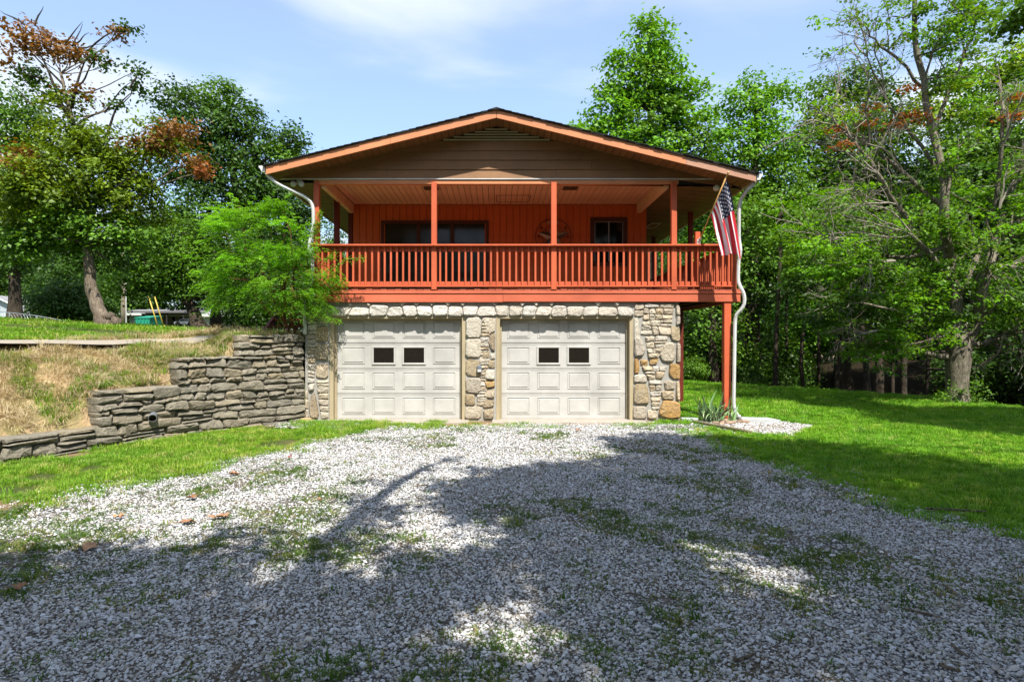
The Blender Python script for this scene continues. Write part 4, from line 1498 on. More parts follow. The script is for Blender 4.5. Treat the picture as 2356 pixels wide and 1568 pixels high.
def atv(px, py, Y): return tuple(at(px, py, Y))


downspout([atv(611, 396, 11.56), atv(620, 408, 11.56), atv(640, 424, 11.6), atv(700, 452, 11.84), atv(716, 464, 11.9), atv(721, 480, 11.9), atv(721, 520, 11.9), atv(715, 548, 11.88), atv(709, 575, 11.88), atv(719, 592, 11.9), atv(719, 650, 11.9), atv(705, 672, 11.95)], 'flaking white downspout running down from the left gutter')
downspout([atv(702, 690, 12.02), atv(700, 735, 12.05), atv(703, 752, 12.0), atv(701, 768, 12.0)], 'short lower downspout ending above the retaining wall')
downspout([atv(1741, 405, 11.55), atv(1738, 420, 11.56), atv(1722, 435, 11.6), atv(1704, 458, 11.78), atv(1700, 480, 11.8), atv(1700, 555, 11.85), atv(1705, 575, 11.8), atv(1699, 600, 11.86), atv(1698, 650, 11.86), atv(1707, 666, 11.8), atv(1713, 680, 11.8), atv(1713, 700, 11.8), atv(1704, 714, 11.84), atv(1693, 724, 11.9), atv(1691, 740, 11.92), atv(1690, 800, 11.92), atv(1689, 860, 11.92), atv(1688, 925, 11.92), atv(1690, 945, 11.9), atv(1697, 955, 11.82), atv(1704, 960, 11.76)], 'long white downspout beside the right corner post')

# --- porch ceiling, upper walls
ceil = MB(); ceil.box(-3.5, 3.6, DG + .12, DW + .2, 4.925, 4.95, 0)
ceil_o = ceil.obj('porch_ceiling', M['black'], house)
cb = MB(); cb.box(0, .121, DG + .105, DW, 4.905, 4.922, .004); cb = cb.mesh('ceiling_board', [M['ceiling']])
x = -3.42
while x < 3.45:
    o_ = wobj('ceiling_board', cb, ceil_o); o_.location = o_.location + Vector((x, 0, R.uniform(-.002, .002)))
    x += .13
for (xa, xb) in ((-3.53, -3.43), (3.38, 3.48)):
    a = MB(); a.box(xa, xb, DG + .104, DW, 4.69, 4.903, .005); a.obj('side_beam', M['ceiling'], ceil_o)
for px in (992, 1312):
    p = at(px, 443, 12.9)
    a = MB(); a.box(p.x - .16, p.x + .16, 12.78, 13.05, 4.888, 4.902, .004)
    for k in range(7): a.box(p.x - .14, p.x + .14, 12.80 + k * .034, 12.815 + k * .034, 4.880, 4.888, 0)
    a.obj('ceiling_vent', M['vent'], ceil_o)
hx0, hx1 = -.0, .78
a = MB()
for (xa, xb, ya, yb) in ((hx0, hx1, 13.55, 13.562), (hx0, hx1, 14.2, 14.212), (hx0, hx0 + .012, 13.562, 14.2), (hx1 - .012, hx1, 13.562, 14.2)):
    a.box(xa, xb, ya, yb, 4.897, 4.904, 0)
a.obj('hatch_edge', M['brownframe'], ceil_o)

wl = MB()
wl.box(-3.45, 3.54, DW + .025, DW + .12, ZD, 4.925, 0)
wl.box(-3.45, -3.35, DW + .12, 23.9, ZD, 4.83, 0)
wl.box(3.44, 3.54, DW + .12, 23.9, ZD, 4.83, 0)
wl.box(-3.35, 3.44, 23.8, 23.9, ZD, 4.83, 0)
wl.prism([(-4.3, 4.84), (4.7, 4.84), (0, APX)], 23.85, 23.95)
wall_o = wl.obj('upper_wall', M['orange'], house)
sd = MB(); sd.box(0, .153, DW, DW + .022, ZD + .005, 4.9, .006); sd = sd.mesh('siding_board', [M['orange']])
x = -3.45
while x < 3.5:
    o_ = wobj('siding_board', sd, wall_o); o_.location = o_.location + Vector((x, R.uniform(-.001, .001), 0))
    x += .1608
for xa in (-3.57,):
    a = MB(); a.box(xa, xa + .11, DW - .01, DW + .1, ZD, 4.83, .004); a.obj('corner_board', M['darkred'], wall_o)
a = MB(); a.box(3.55, 3.62, DW + .0, DW + .12, ZD, 4.8, .004); a.obj('corner_board', M['brownframe'], wall_o)


def wx(px): return (px - CX) / 1380.0 * DW
def wz(py): return EYE + (CZ - py) / 1380.0 * DW


# sliding door
a = MB(); zt1 = wz(508)
x0, x1 = wx(877), wx(1124.5)
a.box(x0, x1, DW - .035, DW - .002, zt1 - .07, zt1, .004)
a.box(x0, x0 + .065, DW - .035, DW - .002, ZD, zt1 - .072, .004)
a.box(x1 - .065, x1, DW - .035, DW - .002, ZD, zt1 - .072, .004)
a.box(x0 + .067, x1 - .067, DW - .034, DW - .002, ZD, ZD + .06, .004)
sd_o = a.obj('sliding_door', M['brownframe'], house)
xs_ = [x0 + .066, wx(963), wx(1041), x1 - .066]
for i in range(3):
    a = MB(); a.box(xs_[i] + .03, xs_[i + 1] - .03, DW - .014, DW - .006, ZD + .065, zt1 - .075, 0)
    a.obj('pane', M['blind'], sd_o)
for i in (1, 2):
    a = MB(); a.box(xs_[i] - .045, xs_[i] + .045, DW - .03, DW - .004, ZD + .062, zt1 - .073, .004); a.obj('mullion', M['brownframe'], sd_o)
# window
a = MB(); x0, x1, z0, z1 = wx(1358), wx(1443), wz(612), wz(500)
a.box(x0, x1, DW - .03, DW - .002, z1 - .10, z1, .004); a.box(x0, x1, DW - .03, DW - .002, z0, z0 + .09, .004)
a.box(x0, x0 + .10, DW - .03, DW - .002, z0 + .092, z1 - .102, .004); a.box(x1 - .10, x1, DW - .03, DW - .002, z0 + .092, z1 - .102, .004)
wn = a.obj('window', M['brownframe'], house)
a = MB(); a.box(x0 + .102, x1 - .102, DW - .012, DW - .004, z0 + .094, z1 - .104, 0); a.obj('pane', M['glassdark'], wn)
xm = (x0 + x1) / 2
a = MB(); a.box(xm - .012, xm + .012, DW - .024, DW - .013, z0 + .11, z1 - .12, .002)
a.box(x0 + .103, x1 - .103, DW - .023, DW - .013, z1 - .12, z1 - .106, .002)
a.box(x0 + .103, x0 + .118, DW - .023, DW - .013, z0 + .11, z1 - .122, .002); a.box(x1 - .118, x1 - .103, DW - .023, DW - .013, z0 + .11, z1 - .122, .002)
a.obj('sash', M['metalgrey'], wn)
# vent in the right side soffit
Yv = 16.2
p0, p1 = at(1490, 531, Yv), at(1513, 531, Yv)
a = MB()
for q in ((p0.x, p1.x, Yv - .35, Yv - .31), (p0.x, p1.x, Yv + .31, Yv + .35), (p0.x, p0.x + .03, Yv - .31, Yv + .31), (p1.x - .03, p1.x, Yv - .31, Yv + .31)):
    a.box(q[0], q[1], q[2], q[3], 4.72, 4.745, 0)
a.obj('soffit_vent', M['white'], roof_o)

# stairs on the left side, mostly behind the bush
st = MB()
for k in range(7):
    st.box(-4.95, -4.1, 12.75 + k * .26, 13.05 + k * .26, 1.75 + .02 + k * .145, 1.81 + k * .145, .004)
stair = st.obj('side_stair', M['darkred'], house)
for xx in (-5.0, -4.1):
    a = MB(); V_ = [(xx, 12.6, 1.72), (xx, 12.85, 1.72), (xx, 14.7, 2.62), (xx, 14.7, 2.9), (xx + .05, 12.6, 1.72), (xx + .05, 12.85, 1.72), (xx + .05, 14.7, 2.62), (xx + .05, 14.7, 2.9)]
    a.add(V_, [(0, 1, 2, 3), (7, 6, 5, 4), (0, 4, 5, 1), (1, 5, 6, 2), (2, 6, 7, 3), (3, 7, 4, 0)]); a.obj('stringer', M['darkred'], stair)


# --- things fixed to the house
def lamp_thing(p, s, label, twin):
    r = empty('flood_lamp', p, label, 'lamp')
    a = MB(); Vv, Ff = tube_geo([Vector(p), Vector(p) + Vector((0, 0, -.03))], .06, 12); a.add(Vv, Ff)
    a.obj('mount', M['white'], r)
    for dx_v in ((-.08, .06) if twin else (.0,)):
        c0 = Vector(p) + Vector((dx_v, -.03, -.07))
        d = Vector((dx_v * 2.5, -1, -.35)).normalized()
        a = MB(); Vv, Ff = tube_geo([c0 - d * .06, c0 - d * .03, c0 + d * .02, c0 + d * .07, c0 + d * .09, c0 + d * .1], [.025, .03, .045, .062, .05, .02], 14); a.add(Vv, Ff)
        a.obj('lamp_shade', M['lamp'], r, smooth=True)
        a = MB(); Vv, Ff = tube_geo([Vector(p) + Vector((0, 0, -.03)), c0 - d * .05], .012, 8); a.add(Vv, Ff); a.obj('arm', M['white'], r)


lamp_thing(tuple(at(689, 426, 12.02))[:2] + (4.82,), 1, 'pair of dusty white flood lamps under the left eave', True)
rl = empty('globe_lamp', tuple(at(1649, 438, 12.05))[:2] + (4.765,), 'round white globe lamp under the right eave behind the flag', 'lamp')
c0 = rl.location + Vector((0, 0, -.085))
a = MB(); prof = [(-.065, .02), (-.05, .045), (-.02, .068), (.015, .07), (.045, .055), (.06, .03)]
Vv, Ff = tube_geo([c0 + Vector((0, 0, -z)) for z, r in prof[::-1]][::-1], [r for z, r in prof], 16); a.add(Vv, Ff); a.obj('globe', M['lamp'], rl, smooth=True)
a = MB(); Vv, Ff = tube_geo([rl.location.copy(), rl.location + Vector((0, 0, -.035))], .05, 12); a.add(Vv, Ff); a.obj('mount', M['vent'], rl)

# outlet box on the centre pier
p = at(1103, 848, D0 - .06)
bx = empty('outlet_box', p, 'small grey outlet box on the stone pier between the garage doors', 'electrical box')
a = MB(); a.box(p.x - .045, p.x + .045, D0 - .09, D0 - .01, p.z - .07, p.z + .07, .008); a.obj('case', M['metalgrey'], bx)
a = MB(); a.box(p.x - .04, p.x + .04, D0 - .104, D0 - .092, p.z - .0, p.z + .066, .005); a.obj('lid', M['metalgrey'], bx)
a = MB(); a.box(p.x - .035, p.x + .035, D0 - .098, D0 - .092, p.z - .06, p.z - .01, .003); a.obj('socket_plate', M['white'], bx)

# round tin star on the upper wall
pc = at(1273, 544, DW - .05)
sr = empty('wall_star', pc, 'round rusty metal ring with a big tin star hung on the orange porch wall', 'wall decoration')


def ring(name, r, w, mat):
    a = MB(); n = 40
    path = [(pc.x + r * math.cos(2 * math.pi * i / n), pc.y, pc.z + r * math.sin(2 * math.pi * i / n)) for i in range(n + 1)]
    Vv, Ff = tube_geo(path, w, 6, False); a.add(Vv, Ff); return a.obj(name, M[mat], sr, smooth=True)


ring('outer_ring', .43, .010, 'metalstar'); ring('inner_ring', .27, .007, 'metalstar')


def star(cx, cy, cz, r, dep, rot=0, mats=('starlight', 'stardark'), parent=None, name='star'):
    V_ = [(cx, cy - dep, cz)]
    for i in range(10):
        a_ = math.pi / 2 + rot + i * math.pi / 5; rr = r if i % 2 == 0 else r * .40
        V_.append((cx + rr * math.cos(a_), cy, cz + rr * math.sin(a_)))
    Fs = []; fm = []
    for i in range(10):
        Fs.append((0, 1 + (i + 1) % 10, 1 + i)); fm.append(i % 2)
    Fs = [f[::-1] for f in Fs]
    me = mesh_from(name, V_, Fs, [M[m_] for m_ in mats], fm)
    return wobj(name, me, parent)


star(pc.x, pc.y, pc.z - .02, .40, .05, parent=sr, name='big_star')
for i in range(10):
    a_ = math.pi / 2 + .31 + i * math.pi / 5
    star(pc.x + .35 * math.cos(a_), pc.y - .005, pc.z + .35 * math.sin(a_), .05, .012, a_, ('starlight', 'starlight') if i in (0, 3, 9) else ('metalstar', 'metalstar'), sr, 'small_star')

# --- flag
fl = empty('flag', at(1609, 548, 11.93), 'american flag hanging in folds from a slanted wooden pole at the deck corner', 'flag')
b0 = at(1608, 556, 11.93); tip = at(1672, 405, 11.15)
a = MB(); a.tube([b0, b0.lerp(tip, .5), tip], .013, 10); a.obj('pole', M['pole'], fl, smooth=True)
dirp = (tip - b0).normalized()
a = MB(); Vv, Ff = tube_geo([tip, tip + dirp * .02, tip + dirp * .04, tip + dirp * .07, tip + dirp * .09], [.016, .02, .012, .022, .006], 12); a.add(Vv, Ff); a.obj('finial', M['goldtip'], fl, smooth=True)
a = MB(); a.tube([b0 - dirp * .06, b0 + dirp * .08], .022, 10); a.box(b0.x - .03, b0.x + .03, b0.y - .002, b0.y + .05, b0.z - .07, b0.z + .05, .004); a.obj('bracket', M['white'], fl)
NU, NV = 52, 48
h0 = b0.lerp(tip, .97); h1 = b0.lerp(tip, .42)
lenf = 1.50


def flagp(u, v):
    """u: 0 at the pole tip .. 1 at the lower hoist; v: 0 at the hoist .. 1 at the fly end"""
    Hh = h0.lerp(h1, u)
    top_x, top_y, top_z = Hh
    bx0 = at(1711, 580, 11.2).x; bx1 = at(1660, 580, 11.35).x
    g = v ** .72
    bx = bx0 + (bx1 - bx0) * u ** .9
    x = top_x + (bx - top_x) * g
    drop_u0 = lenf * .985; drop_u1 = (h1.z - at(1665, 582, 11.4).z)
    uu = u
    dz_t = drop_u0 * (1 - uu) + drop_u1 * uu
    zfly = h0.z - drop_u0 + .12 * math.sin(u * 5.0) * .5
    ztarget = zfly + (h1.z - drop_u1 - (h0.z - drop_u0)) * sstf(u) 
    z = top_z + (ztarget - top_z) * v
    y = top_y + (11.28 - top_y) * g * .75
    amp = .055 * min(1, v * 2.2) * (1 - .2 * v)
    y += amp * math.sin(u * 15.5 + v * 1.3 + .6) + .03 * math.sin(u * 33 + v * 2) * v
    x += .035 * math.sin(u * 15.5 + v * 1.0 + 2.1) * min(1, v * 2)
    z += .02 * math.sin(v * 5 + u * 3) * v * .6
    return Vector((x, y, z))


def sstf(u): return u * u * (3 - 2 * u)


m, t, b, o = newmat('flag_white_cloth'); b.inputs['Base Color'].default_value = (.98, .95, .97, 1); b.inputs['Roughness'].default_value = .7; M['fw'] = m
m, t, b, o = newmat('flag_red_cloth'); b.inputs['Base Color'].default_value = (.68, .018, .04, 1); b.inputs['Roughness'].default_value = .7; M['fr'] = m
m, t, b, o = newmat('flag_blue_cloth'); b.inputs['Base Color'].default_value = (.012, .022, .085, 1); b.inputs['Roughness'].default_value = .7; M['fb'] = m
for nm in ('fw', 'fr', 'fb'):      # light shows through the thin cloth
    m = M[nm]; t = m.node_tree; b = [n for n in t.nodes if n.type == 'BSDF_PRINCIPLED'][0]; o = [n for n in t.nodes if n.type == 'OUTPUT_MATERIAL'][0]
    tr = N(t, 'ShaderNodeBsdfTranslucent'); tr.inputs[0].default_value = b.inputs['Base Color'].default_value
    ms = N(t, 'ShaderNodeMixShader'); ms.inputs[0].default_value = .25
    wv = noise(t, coords(t), 400, 2); bump(t, b, wv, .2, .002)
    t.links.new(b.outputs[0], ms.inputs[1]); t.links.new(tr.outputs[0], ms.inputs[2]); t.links.new(ms.outputs[0], o.inputs[0])
V_ = []; Fs = []; fm = []
for i in range(NU + 1):
    for j in range(NV + 1): V_.append(flagp(i / NU, j / NV))
for i in range(NU):
    for j in range(NV):
        a_ = i * (NV + 1) + j
        Fs.append((a_, a_ + 1, a_ + NV + 2, a_ + NV + 1))
        st_ = int((i + .5) / NU * 13)
        fm.append(2 if (st_ < 7 and (j + .5) / NV < .4) else (1 if st_ % 2 == 0 else 0))
wobj('cloth', mesh_from('cloth', V_, Fs, [M['fw'], M['fr'], M['fb']], fm, smooth=True), fl)
sv = []; sf = []
for row in range(9):
    cols = 6 if row % 2 == 0 else 5
    for cI in range(cols):
        u = (row + 1) / 10 * 7 / 13; v = ((cI * 2 + (1 if row % 2 == 0 else 2)) / 12) * .4
        for side in (-1, 1):
            b_ = len(sv)
            c_ = flagp(u, v); e = .004
            du = (flagp(u + e, v) - flagp(u - e, v)); dv = (flagp(u, v + e) - flagp(u, v - e))
            if du.length < 1e-6 or dv.length < 1e-6: continue
            nn = du.cross(dv).normalized() * side * .004
            for k in range(10):
                a_ = k * math.pi / 5; rr = (.030 if k % 2 == 0 else .012)
                uu = u + rr * math.sin(a_) / .95; vv = v + rr * math.cos(a_) / 1.37
                sv.append(flagp(uu, max(0, vv)) + nn)
            sv.append(c_ + nn)
            for k in range(10): sf.append((b_ + k, b_ + (k + 1) % 10, b_ + 10))
wobj('stars', mesh_from('stars', sv, sf, [M['fw']]), fl, label='fifty white stars on the blue canton')

# ------------------------------------------------------------------ vegetation
def leaves_mesh(name, P, Nn, size, colr, mat, aspect=.62, fold=.12, seed=0):
    """one leaf-shaped four-cornered face per point"""
    r_ = np.random.default_rng(seed)
    n = len(P)
    Nn = Nn / (np.linalg.norm(Nn, axis=1)[:, None] + 1e-9)
    t = r_.normal(size=(n, 3)); t -= Nn * (t * Nn).sum(1)[:, None]; t /= np.linalg.norm(t, axis=1)[:, None] + 1e-9
    b = np.cross(Nn, t)
    L = (np.asarray(size) * r_.uniform(.6, 1.25, n))[:, None]
    V = np.stack([P - t * L * .5, P + b * L * aspect * .5 + Nn * L * fold - t * L * .06, P + t * L * .5, P - b * L * aspect * .5 + Nn * L * fold - t * L * .06], 1).reshape(-1, 3)
    Q = np.arange(n * 4).reshape(n, 4)
    me = mesh_from(name, V, Q, [mat])
    a = me.attributes.new('leafcol', 'FLOAT_COLOR', 'FACE')
    c = np.concatenate([colr, np.ones((n, 1))], 1).astype(np.float32)
    a.data.foreach_set('color', c.ravel())
    return me


GREENS = {
    'mid': [(.045, .13, .016), (.07, .19, .022), (.11, .26, .035)],
    'bright': [(.06, .20, .012), (.095, .28, .018), (.15, .37, .035)],
    'dark': [(.022, .07, .012), (.035, .105, .018), (.06, .155, .028)],
    'olive': [(.05, .11, .008), (.09, .18, .012), (.15, .25, .02)],
    'yellow': [(.10, .21, .010), (.15, .29, .018), (.23, .38, .035)],
    'autumn': [(.22, .09, .02), (.30, .13, .03), (.17, .10, .02)],
    'red': [(.35, .10, .03), (.42, .16, .05), (.25, .09, .03)],
    'neon': [(.10, .30, .010), (.16, .42, .016), (.27, .56, .045)],
}


for _k, _f in (('mid', 1.2), ('bright', 1.25), ('dark', 1.05), ('yellow', 1.15), ('olive', 1.2)):
    GREENS[_k] = [(a * 1.25 * _f, b * 1.04 * _f, c * .6 * _f) for a, b, c in GREENS[_k]]
DENS = 1.9


def crown(blobs, seed, leaf=.15, per=46, dens=2.2, cl=.42, flat=.55, hollow=.55, up=.8):
    """blobs: (centre, radii, palette, density). Leaves sit in clumps near the surface of each lobe."""
    r_ = np.random.default_rng(seed)
    Ps, Ns, Cs, tips = [], [], [], []
    for c, r, pal, dn in blobs:
        c = np.array(c, float); r = np.array(r, float)
        area = 4 * math.pi * ((r[0] * r[1]) ** 1.6 + (r[0] * r[2]) ** 1.6 + (r[1] * r[2]) ** 1.6) ** (1 / 1.6) / 3 ** (1 / 1.6)
        nc = max(3, int(area * dens * dn * DENS))
        d = r_.normal(size=(nc, 3)); d /= np.linalg.norm(d, axis=1)[:, None]
        rad = hollow + (1 - hollow) * r_.uniform(0, 1, nc) ** .6
        lump = 1 + .22 * np.sin(d[:, 0] * 5 + seed) * np.cos(d[:, 2] * 4 + seed * 1.7) + .12 * np.sin(d[:, 1] * 9 + seed)
        cc = c + d * r * (rad * lump)[:, None]
        tips.append(cc)
        k = (per * r_.uniform(.5, 1.5, nc)).astype(int) + 2
        ci = np.repeat(np.arange(nc), k)
        m_ = len(ci)
        sc = cl * r_.uniform(.7, 1.3, nc)[ci]
        off = r_.normal(size=(m_, 3)) * np.array([1, 1, flat]) * sc[:, None] * .6
        # droop: clumps hang down away from their middle
        off[:, 2] -= (np.hypot(off[:, 0], off[:, 1]) ** 2) * .35
        P = cc[ci] + off
        nrm = d[ci] * .55 + np.array([0, 0, up]) + r_.normal(size=(m_, 3)) * .5
        pl = np.array(GREENS[pal] if isinstance(pal, str) else pal)
        w = r_.dirichlet((1.1, 1.1, 1.1), nc)[ci] * .7 + r_.dirichlet((.8, .8, .8), m_) * .3
        col = w @ pl
        col *= (r_.uniform(.8, 1.22, nc)[ci] * r_.uniform(.8, 1.2, m_))[:, None]
        Ps.append(P); Ns.append(nrm); Cs.append(col)
    return np.concatenate(Ps), np.concatenate(Ns), np.concatenate(Cs), tips


def curve_pts(a, b, n, wob, r_, sag=0):
    a = np.array(a, float); b = np.array(b, float)
    L = np.linalg.norm(b - a)
    o_ = []
    w = r_.normal(size=3) * wob * L; w2 = r_.normal(size=3) * wob * L * .5
    for i in range(n + 1):
        f = i / n
        o_.append(a * (1 - f) + b * f + w * math.sin(f * math.pi) + w2 * math.sin(f * math.pi * 2.0) + np.array([0, 0, sag * L * math.sin(f * math.pi)]))
    return o_


def tree(name, base, label, cat, trunk, blobs, seed, r0=.25, bark='barkdark', leaf=.15, per=46, dens=2.2, cl=.42, flat=.55, limbs=3, hollow=.55, group=None, twigs=2, mat='leaf', up=.8):
    """trunk: list of points; a limb runs to each lobe of the crown and twigs on from it"""
    root = empty(name, base, label, cat, group)
    r_ = np.random.default_rng(seed)
    T = [np.array(p, float) for p in trunk]
    # refine the trunk
    D = []
    for i in range(len(T) - 1):
        for k in range(4): D.append(T[i] * (1 - k / 4) + T[i + 1] * k / 4)
    D.append(T[-1])
    D = [D[0]] + [(D[i - 1] + 2 * D[i] + D[i + 1]) / 4 + r_.normal(size=3) * .02 for i in range(1, len(D) - 1)] + [D[-1]]
    n = len(D)
    rad = [r0 * (1 - .82 * (i / (n - 1)) ** .9) * (1 + .55 * math.exp(-i * 1.3)) for i in range(n)]
    a = MB(); Vv, Ff = tube_geo(D, rad, 12, True, 1, .07); a.add(Vv, Ff)
    a.obj('trunk', M[bark], root, smooth=True)
    P, Nn, C, tips = crown(blobs, seed, leaf, per, dens, cl, flat, hollow, up)
    wobj('crown', leaves_mesh('crown', P, Nn, leaf, C, M[mat], seed=seed), root)
    a = MB()
    zt_ = D[-1][2]; zb_ = D[0][2]
    for (c, r, pal, dn), tp in zip(blobs, tips):
        c = np.array(c, float)
        for l in range(limbs):
            tgt = tp[r_.integers(len(tp))] * .6 + c * .4
            # start lower on the trunk than the target
            zz_ = min(max(tgt[2] - r_.uniform(.4, 1.0) * (np.hypot(*(tgt[:2] - D[n // 2][:2])) * .7 + .3), zb_ + (zt_ - zb_) * .34), zt_ - .1)
            i = min(range(n), key=lambda q: abs(D[q][2] - zz_))
            pts = curve_pts(D[i], tgt, 6, .06, r_, -.05)
            rr = rad[i] * .5
            Vv, Ff = tube_geo(pts, [max(.012, rr * (1 - .8 * k / 6)) for k in range(7)], 6, False, 1, .05); a.add(Vv, Ff)
            for q in range(twigs):
                e = tp[r_.integers(len(tp))]
                s0 = pts[r_.integers(2, 6)]
                if np.linalg.norm(e - s0) > 1.2 * max(r) + .5: continue
                pp_ = curve_pts(s0, e, 4, .08, r_)
                Vv, Ff = tube_geo(pp_, [max(.008, rr * .4 * (1 - .75 * k / 4)) for k in range(5)], 5, False); a.add(Vv, Ff)
    if a.f: a.obj('branches', M[bark], root, smooth=True)
    return root


def B(px, py, Y, rx, rz, pal, dn=1.0, ry=None, dy=0.0):
    """a crown lobe centred there, radii given in pixels at that distance"""
    s = Y / 1380.0
    c = at(px, py, Y); c.y += dy
    return (tuple(c), (rx * s, (ry if ry is not None else (rx + rz) / 2 * s), rz * s), pal, dn)


def gz(x, y): return float(hgt(x, y))


def tbase(px, Y):
    x = (px - CX) / 1380.0 * Y
    return (x, Y, gz(x, Y) - .05)


# --- big leaning tree with turning leaves, on the upper lawn
Y = 20.0
b0_ = tbase(243, Y)
tr = [b0_, tuple(at(218, 690, Y)), tuple(at(207, 640, Y)), tuple(at(203, 560, Y)), tuple(at(192, 450, Y)), tuple(at(178, 330, Y)), tuple(at(160, 250, Y)), tuple(at(140, 170, Y))]
bl = [B(110, 545, Y, 90, 36, 'mid', .9), B(260, 545, Y, 80, 36, 'mid', .8), B(200, 590, Y, 80, 26, 'dark', .5), B(30, 560, Y, 70, 40, 'mid', .8), B(200, 390, Y, 110, 75, 'olive', 1.0), B(120, 440, Y, 95, 70, 'olive', 1.0, dy=-.5), B(270, 430, Y, 80, 80, 'olive', 1.0), B(180, 510, Y, 130, 55, 'mid', .9, dy=.4),
      B(310, 470, Y, 60, 60, 'olive', .6, dy=.5), B(60, 390, Y, 80, 60, 'autumn', .5), B(60, 470, Y, 80, 60, 'olive', .9), B(240, 330, Y, 80, 40, 'olive', .9), B(150, 320, Y, 60, 45, 'olive', .8),
      B(350, 330, Y, 62, 22, 'autumn', .9), B(410, 300, Y, 48, 28, 'autumn', .9), B(330, 280, Y, 32, 18, 'olive', .7), B(440, 370, Y, 30, 32, 'autumn', .55), B(380, 350, Y, 48, 30, 'olive', .7), B(468, 400, Y, 10, 16, 'red', .6),
      B(150, 250, Y, 44, 30, 'olive', .7), B(190, 215, Y, 28, 30, 'autumn', .5), B(105, 215, Y, 40, 22, 'dark', .5),
      B(70, 95, Y, 52, 22, 'autumn', .85), B(130, 115, Y, 44, 18, 'autumn', .8), B(45, 50, Y, 36, 18, 'autumn', .4), B(20, 125, Y, 36, 24, 'autumn', .4), B(178, 110, Y, 26, 12, 'autumn', .7), B(220, 125, Y, 36, 8, 'autumn', .6),
      B(262, 78, Y, 18, 14, 'autumn', .5), B(290, 62, Y, 16, 7, 'dark', .4), B(236, 140, Y, 14, 12, 'dark', .5), B(60, 165, Y, 50, 25, 'dark', .35), B(310, 190, Y, 14, 22, 'dark', .5), B(320, 155, Y, 10, 14, 'dark', .5), B(270, 240, Y, 30, 10, 'dark', .4), B(215, 290, Y, 26, 14, 'dark', .4)]
big1 = tree('leaning_tree', b0_, 'tall leaning tree with brown and olive leaves and a swollen base on the upper lawn', 'tree', tr, bl, 5, r0=.23, bark='barkgrey', leaf=.15, per=38, dens=2.7, cl=.36, limbs=1)
a = MB()
base_v = Vector(b0_)
for k in range(16):      # burls and buttress at the base
    ang = R.uniform(0, 6.28); rr = R.uniform(.15, .5)
    c_ = base_v + Vector((.14 + rr * math.cos(ang) * .75, rr * math.sin(ang) * .6, R.uniform(.0, .7) * (1 - rr * 1.5)))
    s_b = R.uniform(.10, .2)
    Vv, Ff = tube_geo([c_ + Vector((0, 0, -s_b)), c_ + Vector((0, 0, -s_b * .6)), c_, c_ + Vector((0, 0, s_b * .6)), c_ + Vector((0, 0, s_b * .95))], [s_b * .5, s_b * .9, s_b, s_b * .75, s_b * .2], 9, True, 1, .18)
    a.add(Vv, Ff)
a.obj('burl', M['barkgrey'], big1, smooth=True)
# bare tips at its top
a = MB(); r2 = np.random.default_rng(3)
for (x0, y0, x1, y1) in ((200, 120, 298, 58), (180, 110, 245, 100), (150, 100, 190, 50), (165, 105, 205, 75), (80, 60, 100, 15), (60, 60, 0, 25), (175, 110, 190, 55), (240, 260, 315, 180), (300, 200, 322, 150), (260, 95, 315, 60), (100, 180, 10, 140), (80, 240, 15, 180)):
    p = curve_pts(at(x0, y0, Y), at(x1, y1, Y), 5, .06, r2)
    Vv, Ff = tube_geo(p, [.035, .03, .025, .018, .012, .006], 5, False); a.add(Vv, Ff)
for p0, p1, w in (((190, 430), (240, 330), .09), ((240, 330), (300, 215), .05), ((170, 290), (90, 120), .07), ((165, 250), (200, 130), .06), ((165, 260), (60, 190), .05), ((150, 200), (40, 80), .04), ((215, 400), (400, 320), .07), ((170, 200), (230, 125), .04)):
    p = curve_pts(at(*p0, Y), at(*p1, Y), 7, .04, r2)
    Vv, Ff = tube_geo(p, [w * (1 - .7 * k / 7) for k in range(8)], 7, False); a.add(Vv, Ff)
a.obj('bare_branches', M['barkdark'], big1, smooth=True)

# --- tall dark maple behind
Y = 33.0
b1 = tbase(560, Y)
tr = [b1, tuple(at(556, 620, Y)), tuple(at(550, 480, Y)), tuple(at(530, 360, Y)), tuple(at(510, 250, Y))]
bl = [B(415, 225, Y, 55, 42, 'dark'), B(500, 215, Y, 50, 38, 'mid'), B(560, 265, Y, 46, 40, 'dark'), B(470, 290, Y, 90, 55, 'dark'), B(570, 330, Y, 70, 55, 'dark'), B(440, 370, Y, 80, 60, 'dark'), B(540, 410, Y, 100, 60, 'dark'),
      B(670, 318, Y, 34, 36, 'dark', .9), B(650, 365, Y, 50, 32, 'mid', .9), B(640, 430, Y, 60, 55, 'dark'), B(690, 345, Y, 22, 20, 'dark'), B(490, 480, Y, 110, 50, 'dark', .8), B(620, 500, Y, 90, 60, 'dark', .8), B(700, 460, Y, 60, 70, 'dark', .8), B(380, 300, Y, 34, 30, 'dark', .8)]
tree('maple_tree', b1, 'tall dense dark green tree rising behind the left eave of the house', 'tree', tr, bl, 21, r0=.42, leaf=.22, per=40, dens=1.15, cl=.6, limbs=2)

# --- rounded mid-green tree with a crooked trunk
Y = 26.0
b2 = tbase(462, Y)
tr = [b2, tuple(at(440, 705, Y)), tuple(at(425, 680, Y)), tuple(at(420, 620, Y)), tuple(at(415, 540, Y))]
bl = [B(400, 540, Y, 80, 70, 'mid'), B(340, 600, Y, 80, 60, 'mid'), B(450, 600, Y, 70, 65, 'mid'), B(300, 640, Y, 60, 45, 'mid', .9), B(400, 640, Y, 90, 40, 'mid'), B(480, 545, Y, 40, 50, 'dark', .8), B(280, 575, Y, 40, 45, 'dark', .8), B(470, 665, Y, 55, 30, 'dark', .9)]
tree('crooked_tree', b2, 'rounded green tree with a crooked dark trunk before the neighbouring houses', 'tree', tr, bl, 31, r0=.30, leaf=.16, per=40, dens=1.7, cl=.5, limbs=3)

